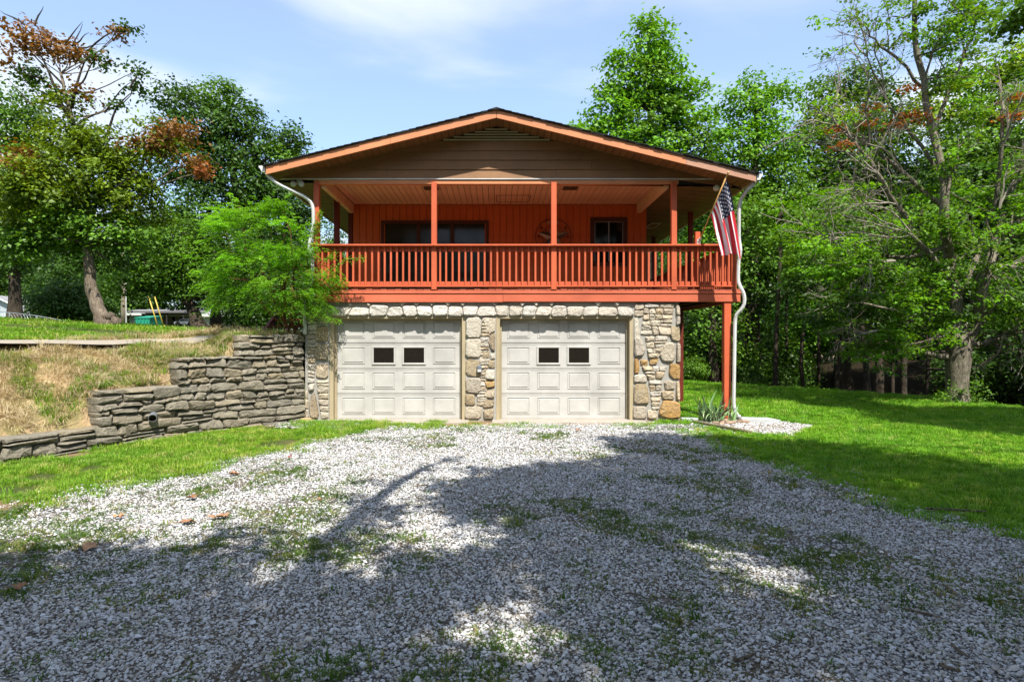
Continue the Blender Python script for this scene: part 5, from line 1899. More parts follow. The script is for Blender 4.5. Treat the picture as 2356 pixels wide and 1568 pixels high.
# --- straight trunk at the far left
Y = 31.0
b3 = tbase(35, Y)
tr = [b3, tuple(at(35, 640, Y)), tuple(at(36, 500, Y)), tuple(at(30, 350, Y))]
bl = [B(20, 230, Y, 50, 40, 'mid'), B(-10, 320, Y, 70, 60, 'mid'), B(50, 300, Y, 60, 50, 'mid'), B(100, 260, Y, 36, 40, 'dark', .7), B(40, 400, Y, 100, 70, 'mid'), B(-40, 470, Y, 100, 80, 'mid'), B(60, 520, Y, 80, 60, 'dark'), B(0, 590, Y, 90, 40, 'dark')]
tree('straight_tree', b3, 'green tree with a straight dark trunk beside the grey roofed gable at far left', 'tree', tr, bl, 41, r0=.33, leaf=.2, per=38, dens=1.25, cl=.55, limbs=2)
Y = 29.0
b4 = tbase(497, Y)
tr = [b4, tuple(at(497, 690, Y)), tuple(at(500, 600, Y)), tuple(at(505, 520, Y))]
bl = [B(520, 560, Y, 70, 60, 'dark'), B(500, 620, Y, 70, 50, 'dark'), B(570, 640, Y, 60, 50, 'dark')]
tree('straight_tree', b4, 'dark tree with a grey straight trunk just left of the bright green shrub', 'tree', tr, bl, 43, r0=.27, leaf=.18, per=38, dens=1.3, cl=.5, limbs=2)

# --- background wood, left: four kinds, copied
def generic(seed, pal, pal2, h, w, label, trunkr=.22):
    r_ = np.random.default_rng(seed)
    blobs = []
    for k in range(9):
        f = k / 8
        zc_ = h * (.28 + .64 * f); rr = w * (1 - .62 * f ** 1.5) * .62
        a_ = r_.uniform(0, 6.28); o_ = w * .42 * (1 - f)
        blobs.append(((o_ * math.cos(a_), o_ * math.sin(a_), zc_), (rr, rr, h * .13), pal if r_.random() < .6 else pal2, 1))
    o_ = tree('woodland_tree', (0, 0, 0), label, 'tree', [(0, 0, -.2), (.05, 0, h * .3), (.1, .1, h * .6), (0, 0, h * .85)], blobs, seed, r0=trunkr, leaf=.24, per=30, dens=.85, cl=.7, limbs=2, twigs=1, group='trees of the background wood')
    return o_


protos = [generic(61, 'mid', 'dark', 11, 4.2, 'x'), generic(62, 'dark', 'dark', 13, 4.6, 'x'), generic(63, 'bright', 'mid', 12, 4.0, 'x')]
WLAB = ['medium green woodland tree of the crowded background wood', 'dark green woodland tree of the crowded background wood', 'light green woodland tree of the crowded background wood']
used_p = [False] * 3
wood_list = []


def put_tree(i, x, y, s, rz):
    o_ = protos[i] if not used_p[i] else copy_tree(protos[i])
    used_p[i] = True
    o_.location = (x, y, gz(x, y) - .1); o_.rotation_euler = (0, 0, rz); o_.scale = (s, s, s * R.uniform(.92, 1.08))
    o_['label'] = WLAB[i]
    wood_list.append((x / y, i, o_))
    return o_


# left: row behind the neighbours' houses (px, Y, height share)
for (px, Yt, k, s) in [(-90, 52, 1, 1.15), (10, 58, 0, 1.1), (90, 55, 1, .95), (170, 52, 1, .95), (250, 56, 0, .9), (330, 60, 1, 1.0), (420, 58, 1, .95), (500, 62, 0, .95), (590, 58, 1, 1.0), (680, 55, 1, .95), (770, 50, 0, .85), (850, 55, 1, .85), (140, 42, 1, .60), (215, 45, 0, .55)]:
    put_tree(k, (px - CX) / 1380 * Yt, Yt, s, R.uniform(0, 6.28))

# understorey shrubs: green wall under the trees
def shrub_proto(name, seed, pal, w, h, label, group, leaf=.14):
    blobs = [((R.uniform(-.5, .5) * w, R.uniform(-.3, .3) * w, h * R.uniform(.3, .75)), (w * .5, w * .45, h * .34), pal, 1) for _ in range(5)]
    return tree(name, (0, 0, 0), label, 'bush', [(0, 0, -.1), (0, 0, h * .3), (.05, 0, h * .6)], blobs, seed, r0=.05, leaf=leaf, per=26, dens=2.0, cl=.4, limbs=1, twigs=1, group=group)


sh = [shrub_proto('thicket_shrub', 71, 'dark', 1.6, 2.6, 'dark leafy shrub in the thicket under the background trees', 'thicket under the trees'), shrub_proto('thicket_shrub', 72, 'mid', 1.6, 2.2, 'mid green leafy shrub in the thicket under the background trees', 'thicket under the trees')]
ush = [False, False]


def put_shrub(i, x, y, s):
    o_ = sh[i] if not ush[i] else copy_tree(sh[i]); ush[i] = True
    o_.location = (x, y, gz(x, y) - .1); o_.rotation_euler = (0, 0, R.uniform(0, 6.28)); o_.scale = (s, s, s)
    return o_


for (px, Yt, k, s) in [(118, 36, 0, 1.2), (150, 38, 1, 1.3), (185, 37, 0, 1.4), (215, 39, 0, 1.2), (545, 33, 0, 1.0), (580, 30, 0, 1.1), (615, 27, 0, 1.0), (655, 30, 0, 1.2), (700, 26, 0, 1.2), (745, 30, 0, 1.6), (790, 34, 1, 2.0), (130, 41, 0, 1.9), (190, 43, 1, 1.8), (730, 40, 0, 2.4), (600, 40, 0, 2.0)]:
    put_shrub(k, (px - CX) / 1380 * Yt, Yt, s)

# --- right side -------------------------------------------------
# tall pointed tree
Y = 31.0
b5 = tbase(1500, Y)
tr = [b5, tuple(at(1500, 600, Y)), tuple(at(1500, 400, Y)), tuple(at(1495, 200, Y)), tuple(at(1492, 70, Y))]
bl = [B(1490, 50, Y, 22, 26, 'bright'), B(1492, 95, Y, 48, 34, 'bright'), B(1455, 140, Y, 46, 30, 'bright'), B(1530, 140, Y, 46, 30, 'bright'), B(1440, 200, Y, 58, 34, 'bright'), B(1550, 200, Y, 62, 34, 'bright'), B(1495, 190, Y, 60, 50, 'mid'),
      B(1400, 195, Y, 24, 16, 'mid', .8), B(1610, 200, Y, 26, 14, 'bright', .8), B(1410, 260, Y, 60, 34, 'bright'), B(1500, 270, Y, 80, 50, 'mid'), B(1590, 265, Y, 60, 34, 'bright'), B(1400, 320, Y, 60, 40, 'bright'), B(1350, 300, Y, 36, 24, 'bright', .8), B(1490, 350, Y, 90, 50, 'bright'), B(1600, 340, Y, 70, 50, 'mid'), B(1330, 290, Y, 20, 16, 'mid', .6), B(1560, 420, Y, 100, 50, 'dark'), B(1450, 410, Y, 100, 40, 'mid')]
tree('pointed_tree', b5, 'tallest pointed bright green tree rising behind the right half of the roof', 'tree', tr, bl, 81, r0=.36, leaf=.25, per=34, dens=1.2, cl=.55, limbs=2)
Y = 27.0
b6 = tbase(1735, Y)
tr = [b6, tuple(at(1735, 600, Y)), tuple(at(1738, 400, Y)), tuple(at(1740, 210, Y))]
bl = [B(1735, 195, Y, 32, 28, 'bright'), B(1790, 200, Y, 34, 26, 'bright'), B(1700, 240, Y, 42, 30, 'bright'), B(1770, 260, Y, 60, 44, 'bright'), B(1700, 320, Y, 56, 46, 'bright'), B(1790, 340, Y, 60, 50, 'bright'), B(1720, 400, Y, 80, 50, 'mid'), B(1810, 430, Y, 60, 50, 'mid'), B(1740, 480, Y, 80, 50, 'mid'), B(1670, 380, Y, 34, 34, 'bright', .8)]
tree('light_green_tree', b6, 'light green tree with a rounded top just right of the tallest pointed tree', 'tree', tr, bl, 82, r0=.3, leaf=.2, per=36, dens=1.4, cl=.5, limbs=2)
Y = 30.0
b7 = tbase(1940, Y)
tr = [b7, tuple(at(1940, 600, Y)), tuple(at(1935, 400, Y)), tuple(at(1930, 240, Y))]
bl = [B(1940, 190, Y, 50, 36, 'mid'), B(1890, 215, Y, 40, 36, 'mid'), B(2010, 205, Y, 56, 36, 'dark'), B(1930, 280, Y, 80, 50, 'yellow'), B(2030, 290, Y, 80, 60, 'dark'), B(1870, 320, Y, 60, 50, 'mid'), B(1950, 380, Y, 100, 60, 'mid'), B(2060, 400, Y, 80, 60, 'dark'), B(1880, 450, Y, 80, 60, 'mid'), B(1990, 490, Y, 100, 60, 'dark')]
tree('dark_topped_tree', b7, 'broad green tree behind the bare branches of the big maple', 'tree', tr, bl, 83, r0=.36, leaf=.22, per=36, dens=1.2, cl=.6, limbs=2)
Y = 26.0
b8 = tbase(2320, Y)
tr = [b8, tuple(at(2320, 500, Y)), tuple(at(2310, 300, Y)), tuple(at(2300, 160, Y))]
bl = [B(2300, 140, Y, 50, 40, 'yellow'), B(2360, 130, Y, 50, 44, 'mid'), B(2230, 190, Y, 50, 40, 'bright'), B(2310, 220, Y, 80, 50, 'mid'), B(2170, 240, Y, 60, 46, 'yellow', .8), B(2400, 250, Y, 80, 80, 'mid'), B(2250, 300, Y, 90, 60, 'mid'), B(2350, 340, Y, 90, 60, 'dark'), B(2220, 400, Y, 100, 60, 'dark'), B(2340, 460, Y, 100, 80, 'mid'), B(2200, 500, Y, 100, 60, 'dark'), B(2330, 600, Y, 110, 70, 'dark')]
tree('yellow_green_tree', b8, 'yellow green tree filling the upper right corner behind the big maple', 'tree', tr, bl, 84, r0=.4, leaf=.19, per=38, dens=1.3, cl=.55, limbs=2)
Y = 25.0
b9 = tbase(1640, Y)
tr = [b9, tuple(at(1640, 700, Y)), tuple(at(1645, 560, Y)), tuple(at(1650, 450, Y))]
bl = [B(1640, 470, Y, 60, 50, 'mid'), B(1720, 520, Y, 60, 50, 'mid'), B(1620, 560, Y, 60, 50, 'bright', .9), B(1700, 600, Y, 70, 60, 'mid'), B(1620, 650, Y, 60, 50, 'mid'), B(1760, 650, Y, 60, 60, 'dark'), B(1640, 740, Y, 60, 50, 'mid'), B(1580, 480, Y, 60, 50, 'dark'), B(1570, 600, Y, 50, 60, 'dark')]
tree('porch_side_tree', b9, 'leafy green tree seen past the right end of the deck', 'tree', tr, bl, 85, r0=.2, leaf=.16, per=36, dens=1.5, cl=.5, limbs=2)
for (px, Yt, k, s) in [(1400, 50, 1, 1.1), (1500, 46, 1, 1.0), (1600, 40, 1, 1.0), (1690, 44, 0, 1.1), (1790, 38, 1, 1.0), (1870, 46, 0, 1.2), (1960, 42, 1, 1.2), (2060, 48, 0, 1.3), (2150, 40, 1, 1.15), (2260, 44, 1, 1.3), (2360, 38, 0, 1.2), (2460, 44, 1, 1.3), (2560, 36, 1, 1.15), (1840, 33, 2, .85), (1720, 60, 1, 1.3), (2480, 28, 1, 1.0), (2600, 24, 0, .9), (1580, 58, 1, 1.3)]:
    put_tree(k, (px - CX) / 1380 * Yt, Yt, s, R.uniform(0, 6.28))
for (px, Yt, k, s) in [(1585, 24.5, 1, .55), (1625, 27, 1, .8), (1680, 27, 0, .8), (1600, 30, 1, 1.2), (1700, 31, 0, 1.2), (1770, 28, 0, .9), (1560, 33, 0, 1.6), (1830, 31, 0, .9), (1650, 36, 1, 1.8), (1770, 38, 0, 1.6), (1730, 23.5, 0, .45), (2230, 26, 0, 1.1), (2330, 28, 0, 1.4), (2420, 24, 0, 1.3), (2070, 42, 0, 1.1), (2160, 38, 0, 1.5), (2250, 36, 0, 1.8), (2340, 38, 0, 2.0)]:
    put_shrub(k, (px - CX) / 1380 * Yt, Yt, s)

ORD = ['first', 'second', 'third', 'fourth', 'fifth', 'sixth', 'seventh', 'eighth', 'ninth', 'tenth', 'eleventh', 'twelfth', 'thirteenth', 'fourteenth', 'fifteenth', 'sixteenth', 'seventeenth', 'eighteenth']
KN = ['medium green', 'dark green', 'light green']
for side_, cond in (('left', lambda q: q < 0), ('right', lambda q: q >= 0)):
    for kind_ in range(3):
        L_ = sorted([w for w in wood_list if cond(w[0]) and w[1] == kind_], key=lambda w: w[0])
        for j, w in enumerate(L_):
            w[2]['label'] = f'{ORD[j]} from the left of the {KN[kind_]} far wood trees {side_} of the house' if len(L_) > 1 else f'light green far wood tree {side_} of the house'

Y = 21.5
bh = tbase(2020, Y)
tr = [bh, tuple(at(2022, 780, Y)), tuple(at(2030, 680, Y)), tuple(at(2040, 560, Y))]
bl = [B(1880, 640, Y, 90, 44, 'dark'), B(1970, 600, Y, 90, 50, 'mid'), B(2080, 620, Y, 100, 50, 'dark'), B(1900, 720, Y, 100, 36, 'dark'), B(2020, 710, Y, 110, 40, 'dark'), B(2150, 700, Y, 100, 44, 'dark'), B(2280, 680, Y, 110, 60, 'dark'), B(2380, 640, Y, 90, 80, 'mid'), B(1830, 580, Y, 70, 50, 'mid'), B(2260, 760, Y, 100, 26, 'dark'), B(2370, 740, Y, 90, 30, 'dark'), B(2450, 650, Y, 90, 80, 'dark'), B(2180, 600, Y, 90, 50, 'dark'), B(2120, 520, Y, 90, 50, 'mid'), B(1980, 500, Y, 80, 50, 'mid')]
tree('low_spreading_tree', bh, 'low spreading dark tree filling in behind the trunk of the big maple', 'tree', tr, bl, 87, r0=.16, leaf=.16, per=34, dens=1.0, cl=.5, limbs=2)
for (px, Yt, k, s) in [(1600, 26, 1, 1.3), (1640, 29, 0, 1.5), (1690, 27, 1, 1.4), (1740, 29, 0, 1.6), (1790, 30, 1, 1.4), (1660, 32, 0, 2.0), (1760, 33, 1, 2.0), (1575, 28, 0, 1.4)]:
    put_shrub(k, (px - CX) / 1380 * Yt, Yt, s)

# slim bare trunks standing in the shade of the wood
slim = []
for (px, Yt, w, top, lean) in [(1783, 24, 12, 560, 4), (1857, 25, 10, 600, 3), (1925, 26, 13, 560, -2), (1942, 23, 14, 560, 6), (1996, 20, 14, 620, -1), (2026, 24, 12, 600, 3), (2080, 21, 15, 600, 10), (2056, 26, 9, 620, 8), (1720, 26, 10, 600, -4), (1748, 29, 9, 560, 2), (1690, 28, 9, 560, 3), (2120, 25, 9, 600, -5), (1820, 28, 9, 580, 4), (1884, 29, 8, 600, 2)]:
    bb = tbase(px, Yt)
    rt = empty('slim_tree', bb, 'slim bare trunk', 'tree', 'slim trunks in the shade of the wood')
    slim.append((px, rt))
    tp = at(px + lean * 4, top - 120, Yt)
    pts = curve_pts(bb, tp, 9, .02, np.random.default_rng(int(px)))
    wr = w / 2 * Yt / 1380
    a = MB(); Vv, Ff = tube_geo(pts, [wr * (1.25 if k == 0 else 1 - .06 * k) for k in range(10)], 8, False, 1, .06); a.add(Vv, Ff)
    a.obj('trunk', M['barkdark'], rt, smooth=True)
    P, Nn, C, tips = crown([B(px + lean * 3, top, Yt, 60, 46, 'mid', .9), B(px + lean * 4 - 20, top - 80, Yt, 70, 46, 'mid', .8)], int(px), .17, 30, 1.0, .55, .3, .3)
    wobj('crown', leaves_mesh('crown', P, Nn, .17, C, M['leaf'], seed=int(px)), rt)
    a = MB(); r_ = np.random.default_rng(int(px) + 1)
    for q in range(7):
        s0 = pts[r_.integers(4, 9)]; e = tips[r_.integers(2)][r_.integers(5)]
        pp_ = curve_pts(s0, e, 4, .1, r_); Vv, Ff = tube_geo(pp_, [.03, .025, .02, .014, .008], 5, False); a.add(Vv, Ff)
    a.obj('branches', M['barkdark'], rt)


slim.sort(key=lambda w: w[0])
for j, w in enumerate(slim): w[1]['label'] = f'{ORD[j]} from the left of the slim bare trunks in the dark wood'

# --- big maple at the right edge of the lawn
def grow(a, p, d, L, r, depth, r_, spread=.6, upw=.12, kids=3, out=None, taper=.62):
    n = 5
    pts = [np.array(p)]
    dd = np.array(d, float)
    for i in range(n):
        dd = dd + r_.normal(size=3) * .13 + np.array([0, 0, upw * .3]); dd /= np.linalg.norm(dd)
        pts.append(pts[-1] + dd * L / n)
    Vv, Ff = tube_geo(pts, [max(.0045, r * (1 - (1 - taper) * i / n)) for i in range(n + 1)], 7 if r > .04 else 4, False, 1, .04 if r > .04 else 0); a.add(Vv, Ff)
    if out is not None and depth <= 1: out.append(pts[-1]); out.append(pts[3])
    if depth > 0:
        for k in range(kids):
            i = n if k == 0 else int(r_.integers(2, n + 1))
            nd = dd * (1 if k == 0 else .75) + r_.normal(size=3) * spread * (.5 if k == 0 else 1)
            nd /= np.linalg.norm(nd)
            grow(a, pts[i], nd, L * r_.uniform(.6, .82), r * (taper if k == 0 else taper * .72) * (1 if i == n else .9), depth - 1, r_, spread, upw, kids, out, taper)


Y = 15.6
bM = tbase(2203, Y)
mp_ = empty('big_maple', bM, 'big half-bare maple with a thick pale trunk at the right lawn edge', 'tree')
a = MB()
Vv, Ff = tube_geo([(bM[0] - .02, Y, bM[2] - .1), (bM[0] - .01, Y, bM[2] + .15), (bM[0], Y, bM[2] + .5), tuple(at(2202, 870, Y)), tuple(at(2204, 825, Y)), tuple(at(2206, 790, Y)), tuple(at(2200, 740, Y))], [.36, .29, .25, .245, .28, .26, .2], 16, True, 1, .06); a.add(Vv, Ff)
a.obj('trunk', M['barkpale'], mp_, smooth=True)
a = MB(); tips = []
main = [  # stems: polyline of px, radius start/end
    ([(2203, 800), (2195, 700), (2185, 600), (2178, 480), (2150, 300), (2110, 120), (2105, -20)], .16, .05),
    ([(2205, 810), (2250, 740), (2262, 640), (2300, 520), (2340, 380), (2390, 230)], .15, .05),
    ([(2200, 740), (2240, 600), (2290, 470), (2310, 330), (2300, 180)], .09, .03),
    ([(2190, 650), (2120, 560), (2060, 470), (2020, 400), (1960, 320)], .10, .03),
    ([(2178, 480), (2080, 400), (2000, 330), (1930, 290)], .07, .02),
    ([(2205, 805), (2260, 790), (2310, 770), (2356, 760), (2420, 740)], .09, .03),
    ([(2200, 815), (2150, 820), (2090, 800), (2020, 760), (1960, 740)], .085, .02),
    ([(2203, 790), (2150, 770), (2100, 740), (2040, 700), (1940, 690)], .08, .02),
    ([(2150, 300), (2200, 180), (2240, 80), (2262, 10)], .055, .015),
    ([(2130, 210), (2060, 130), (2010, 90), (1990, 60)], .045, .012),
    ([(2160, 400), (2040, 230), (1995, 130)], .05, .012),
    ([(2190, 560), (2080, 600), (1980, 560), (1880, 540)], .07, .02),
]
rM = np.random.default_rng(17)
for pl, ra, rb in main:
    P3 = [np.array(at(x, y, Y + (rM.uniform(-.9, .6) if i > 1 else 0))) for i, (x, y) in enumerate(pl)]
    D = []
    for i in range(len(P3) - 1):
        for k in range(3): D.append(P3[i] * (1 - k / 3) + P3[i + 1] * k / 3)
    D.append(P3[-1])
    D = [D[0]] + [(D[i - 1] + 2 * D[i] + D[i + 1]) / 4 + rM.normal(size=3) * .03 for i in range(1, len(D) - 1)] + [D[-1]]
    n = len(D)
    rad = [ra + (rb - ra) * i / (n - 1) for i in range(n)]
    Vv, Ff = tube_geo(D, rad, 9, False, 1, .05); a.add(Vv, Ff)
    for k in range(int(n * .95)):
        i = int(rM.integers(3, n))
        dd = D[i] - D[i - 1]; dd /= np.linalg.norm(dd) + 1e-6
        nd = dd * .5 + rM.normal(size=3) * .7; nd /= np.linalg.norm(nd)
        grow(a, D[i], nd, rM.uniform(.45, .95), rad[i] * .42, 2, rM, .55, .1, 3, tips)
a.obj('branches', M['barkpale'], mp_, smooth=True)
# fans of dead grey twigs on its left side
a = MB()
for (x, y, tx, ty, L) in [(2060, 470, 1900, 430, 1.1), (2020, 400, 1880, 330, 1.0), (1960, 320, 1900, 260, .8), (2000, 330, 1960, 250, .9), (2040, 230, 1990, 110, .9), (1995, 130, 1960, 60, .6), (2100, 540, 1900, 520, 1.1), (1980, 560, 1840, 480, 1.0), (2060, 600, 1900, 610, .9), (2080, 400, 1980, 300, .9), (2120, 560, 2000, 500, 1.0), (1930, 290, 1880, 300, .7), (2300, 480, 2356, 300, .9), (2262, 640, 2356, 560, .9), (2310, 330, 2356, 250, .8), (1940, 690, 1880, 700, .7), (2356, 760, 2356, 850, .6), (2310, 770, 2330, 850, .5), (2020, 760, 1950, 780, .6), (2240, 600, 2330, 640, .7)]:
    p0 = np.array(at(x, y, Y - .5)); p1 = np.array(at(tx, ty, Y - .6 + rM.uniform(-.4, .4)))
    d = (p1 - p0) / np.linalg.norm(p1 - p0)
    for q in range(2):
        d2 = d + rM.normal(size=3) * .2; d2 /= np.linalg.norm(d2)
        grow(a, p0, d2, L, .026, 3, rM, .42, .02, 3, None, .7)
a.obj('dead_twigs', M['twig'], mp_)
bl = [(p, (.42, .42, .14), 'bright' if rM.random() < .4 else 'mid', .8) for p in tips if rM.random() < .30]
bl = [b_ for b_ in bl if not (at(0, 0, 1) and (b_[0][2] > EYE + (CZ - 560) / 1380 * b_[0][1] and b_[0][0] < (2120 - CX) / 1380 * b_[0][1] and rM.random() < .8))]
lay = []
for (x, y, rx, rz, pal, dn) in [(1900, 450, 70, 18, 'bright', .8), (1960, 500, 60, 16, 'bright', .7), (1830, 520, 50, 18, 'bright', .8), (1890, 560, 80, 20, 'bright', .9), (1990, 580, 70, 20, 'dark', .8), (1930, 620, 90, 20, 'bright', .9), (1850, 640, 60, 24, 'dark', .9), (2040, 640, 80, 18, 'dark', .8), (1920, 680, 90, 20, 'dark', .9), (2020, 710, 90, 18, 'dark', .9), (1880, 740, 70, 20, 'dark', .7), (2100, 690, 60, 16, 'bright', .8), (2090, 755, 80, 14, 'dark', .7),
                              (2240, 440, 60, 14, 'bright', .8), (2110, 450, 60, 14, 'bright', .7), (2160, 640, 40, 14, 'bright', .7), (2280, 560, 60, 16, 'dark', .7), (2330, 620, 60, 22, 'bright', .8), (2250, 690, 60, 16, 'dark', .8), (2330, 700, 70, 20, 'dark', .8), (2180, 730, 60, 14, 'dark', .7), (2300, 790, 60, 10, 'dark', .5), (2060, 515, 40, 10, 'bright', .6), (2150, 570, 40, 10, 'yellow', .6),
                              (2230, 130, 30, 10, 'yellow', .5), (2160, 60, 26, 10, 'olive', .5), (2250, 40, 22, 8, 'olive', .5), (2090, 80, 20, 8, 'olive', .4), (2040, 100, 16, 6, 'olive', .4), (2120, 20, 20, 8, 'dark', .5), (2200, 200, 36, 12, 'yellow', .6), (2140, 190, 30, 10, 'yellow', .5), (2330, 250, 50, 16, 'yellow', .6), (2100, 310, 40, 12, 'yellow', .5), (2210, 300, 60, 16, 'dark', .6), (2010, 260, 30, 10, 'yellow', .4), (2300, 380, 60, 16, 'bright', .6),
                              (1800, 470, 40, 14, 'bright', .8), (1960, 430, 50, 12, 'bright', .5)]:
    lay.append(B(x, y, Y + rM.uniform(-1.2, .8), rx, rz, pal, dn, ry=rx * .8 * Y / 1380))
for (x, y) in [(2085, 205), (1995, 250), (2090, 262), (2000, 285), (2060, 290), (1910, 300), (1935, 340), (2120, 270), (2330, 265), (2350, 220)]:
    lay.append(B(x, y, Y - .4, 9, 5, 'red', 1.5, ry=.12))
P, Nn, C, tp_ = crown(lay, 91, .105, 30, 2.6, .24, .26, .25, 1.2)
P2, N2, C2, _ = crown(bl, 92, .10, 14, 1.3, .2, .35, .3, 1.1)
P = np.concatenate([P, P2]); Nn = np.concatenate([Nn, N2]); C = np.concatenate([C, C2])
wobj('crown', leaves_mesh('crown', P, Nn, .105, C, M['leafthin'], seed=93), mp_)
print('maple leaves', len(P), 'tips', len(tips))
# ivy round its foot
a_ = crown([((bM[0] - .3, Y - .25, bM[2] + .25), (.35, .25, .3), 'mid', 1), ((bM[0] + .35, Y - .2, bM[2] + .35), (.3, .25, .45), 'mid', 1)], 95, .07, 30, 6, .15)
wobj('ivy', leaves_mesh('ivy', a_[0], a_[1], .07, a_[2], M['leaf'], seed=96), None, label='low ivy and weeds round the foot of the big half-bare maple', cat='plant')

# --- bright feathery shrub by the corner of the house
Y = 11.75
bs = (-4.28, 12.35, 1.72)
sroot = empty('feathery_shrub', bs, 'bright green feathery shrub with several thin stems by the left corner of the house', 'shrub')
rS = np.random.default_rng(23)
# sprays: a stem with pairs of narrow leaflets, drooping at the tip
lobes = [(590, 545, 90, 75), (530, 560, 60, 80), (660, 560, 60, 80), (560, 620, 90, 70), (640, 640, 90, 60), (700, 630, 45, 60), (520, 660, 50, 50), (600, 690, 90, 35), (690, 690, 70, 30), (735, 660, 40, 40), (560, 500, 60, 30), (740, 715, 30, 16), (610, 495, 40, 30), (510, 600, 36, 60), (680, 600, 50, 50), (500, 640, 24, 20), (545, 480, 20, 14), (640, 480, 24, 12), (770, 655, 20, 12), (505, 520, 16, 20)]
fr_P, fr_N, fr_C, fr_T = [], [], [], []
stem = MB()
pal = np.array(GREENS['neon'])
for (x, y, rx, rz) in lobes:
    s = Y / 1380
    for cl_ in range(max(4, int(rx * rz / 270))):
        d = rS.normal(size=3); d /= np.linalg.norm(d)
        anchor = np.array(at(x, y, Y)) + d * np.array([rx * s, (rx + rz) * .6 * s, rz * s]) * rS.uniform(.55, 1.22)
        out_ = anchor - np.array([bs[0], bs[1], 2.9]); out_ /= np.linalg.norm(out_)
        ccol = (rS.dirichlet((1, 1, 1)) @ pal) * rS.uniform(.7, 1.2)
        for q in range(int(rS.integers(10, 24))):
            c = anchor + rS.normal(size=3) * np.array([.13, .13, .06])
            axis_ = out_ + rS.normal(size=3) * .45
            axis_[2] = axis_[2] * .6 + rS.uniform(-.15, .40); axis_ /= np.linalg.norm(axis_)
            L = rS.uniform(.16, .34); n = 8
            side = np.cross(axis_, [0, 0, 1]); side /= np.linalg.norm(side) + 1e-6
            col = ccol * rS.uniform(.85, 1.15)
            p = c - axis_ * L * .5
            for i in range(n):
                p = p + axis_ * L / n + np.array([0, 0, -.0045 * i])
                for sd_ in (-1, 1):
                    ll = .060 * (1 - abs(i / n - .45) * .9)
                    dirl = side * sd_ + axis_ * .55 + np.array([0, 0, rS.uniform(-.35, .1)]); dirl /= np.linalg.norm(dirl)
                    fr_P.append(p + dirl * ll * .5); fr_T.append(dirl * ll); fr_C.append(col * rS.uniform(.85, 1.15))
# long loose sprays over the deck rail and the door
for pl in ([(720, 640, 11.6), (760, 620, 11.5), (800, 596, 11.5), (845, 594, 11.5)], [(690, 690, 11.7), (740, 728, 11.55), (765, 738, 11.5), (785, 742, 11.5)], [(725, 600, 11.7), (728, 540, 11.75), (732, 500, 11.75), (740, 485, 11.75)], [(725, 660, 11.6), (770, 650, 11.5), (800, 655, 11.5)], [(700, 590, 11.6), (750, 600, 11.6), (775, 580, 11.6)], [(700, 620, 11.6), (745, 640, 11.5), (785, 620, 11.5)]):
    pp_ = [np.array(at(*q)) for q in pl]
    D = []
    for i in range(len(pp_) - 1):
        for k in range(6): D.append(pp_[i] * (1 - k / 6) + pp_[i + 1] * k / 6)
    Vv, Ff = tube_geo(D, [.007] * len(D), 4, False); stem.add(Vv, Ff)
    for c in D:
        for q in range(16):
            dirl = rS.normal(size=3); dirl[2] = dirl[2] * .5 - .1; dirl /= np.linalg.norm(dirl)
            ll = rS.uniform(.03, .06)
            fr_P.append(c + rS.normal(size=3) * .03 + dirl * ll * .5); fr_T.append(dirl * ll); fr_C.append((rS.dirichlet((1, 1, 1)) @ np.array(GREENS['bright'])) * 1.2)
P = np.array(fr_P); T = np.array(fr_T); C = np.array(fr_C); n = len(P)
up_ = np.array([0, 0, 1.0]) + rS.normal(size=(n, 3)) * .45
bb = np.cross(T, up_); bb /= np.linalg.norm(bb, axis=1)[:, None] + 1e-9
wdt = np.linalg.norm(T, axis=1)[:, None] * .2
V = np.stack([P - T * .5, P + bb * wdt, P + T * .5, P - bb * wdt], 1).reshape(-1, 3)
me = mesh_from('foliage', V, np.arange(n * 4).reshape(n, 4), [M['leafthin']])
at__ = me.attributes.new('leafcol', 'FLOAT_COLOR', 'FACE'); at__.data.foreach_set('color', np.concatenate([C, np.ones((n, 1))], 1).astype(np.float32).ravel())
wobj('foliage', me, sroot)
print('shrub leaflets', n)
for k in range(7):
    x0 = bs[0] + rS.uniform(-.14, .16); y0 = bs[1] + rS.uniform(-.12, .12)
    p1 = at(rS.uniform(570, 720), rS.uniform(560, 640), Y)
    pts = curve_pts((x0, y0, 1.65), tuple(p1), 8, .05, rS)
    Vv, Ff = tube_geo(pts, [.032 - .003 * i for i in range(9)], 7, False, 1, .08); stem.add(Vv, Ff)
    for q in range(5):
        (x, y, rx, rz) = lobes[int(rS.integers(len(lobes)))]
        pe = at(x + rS.uniform(-rx, rx) * .7, y + rS.uniform(-rz, rz) * .7, Y + rS.uniform(-.5, .5))
        pp_ = curve_pts(pts[int(rS.integers(3, 8))], tuple(pe), 5, .06, rS); Vv, Ff = tube_geo(pp_, [.012, .010, .008, .007, .006, .004], 5, False); stem.add(Vv, Ff)
stem.obj('stem', plain('reddish_brown_stems', (.20, .075, .035), .85, var=.3, scale=14), sroot, smooth=True)

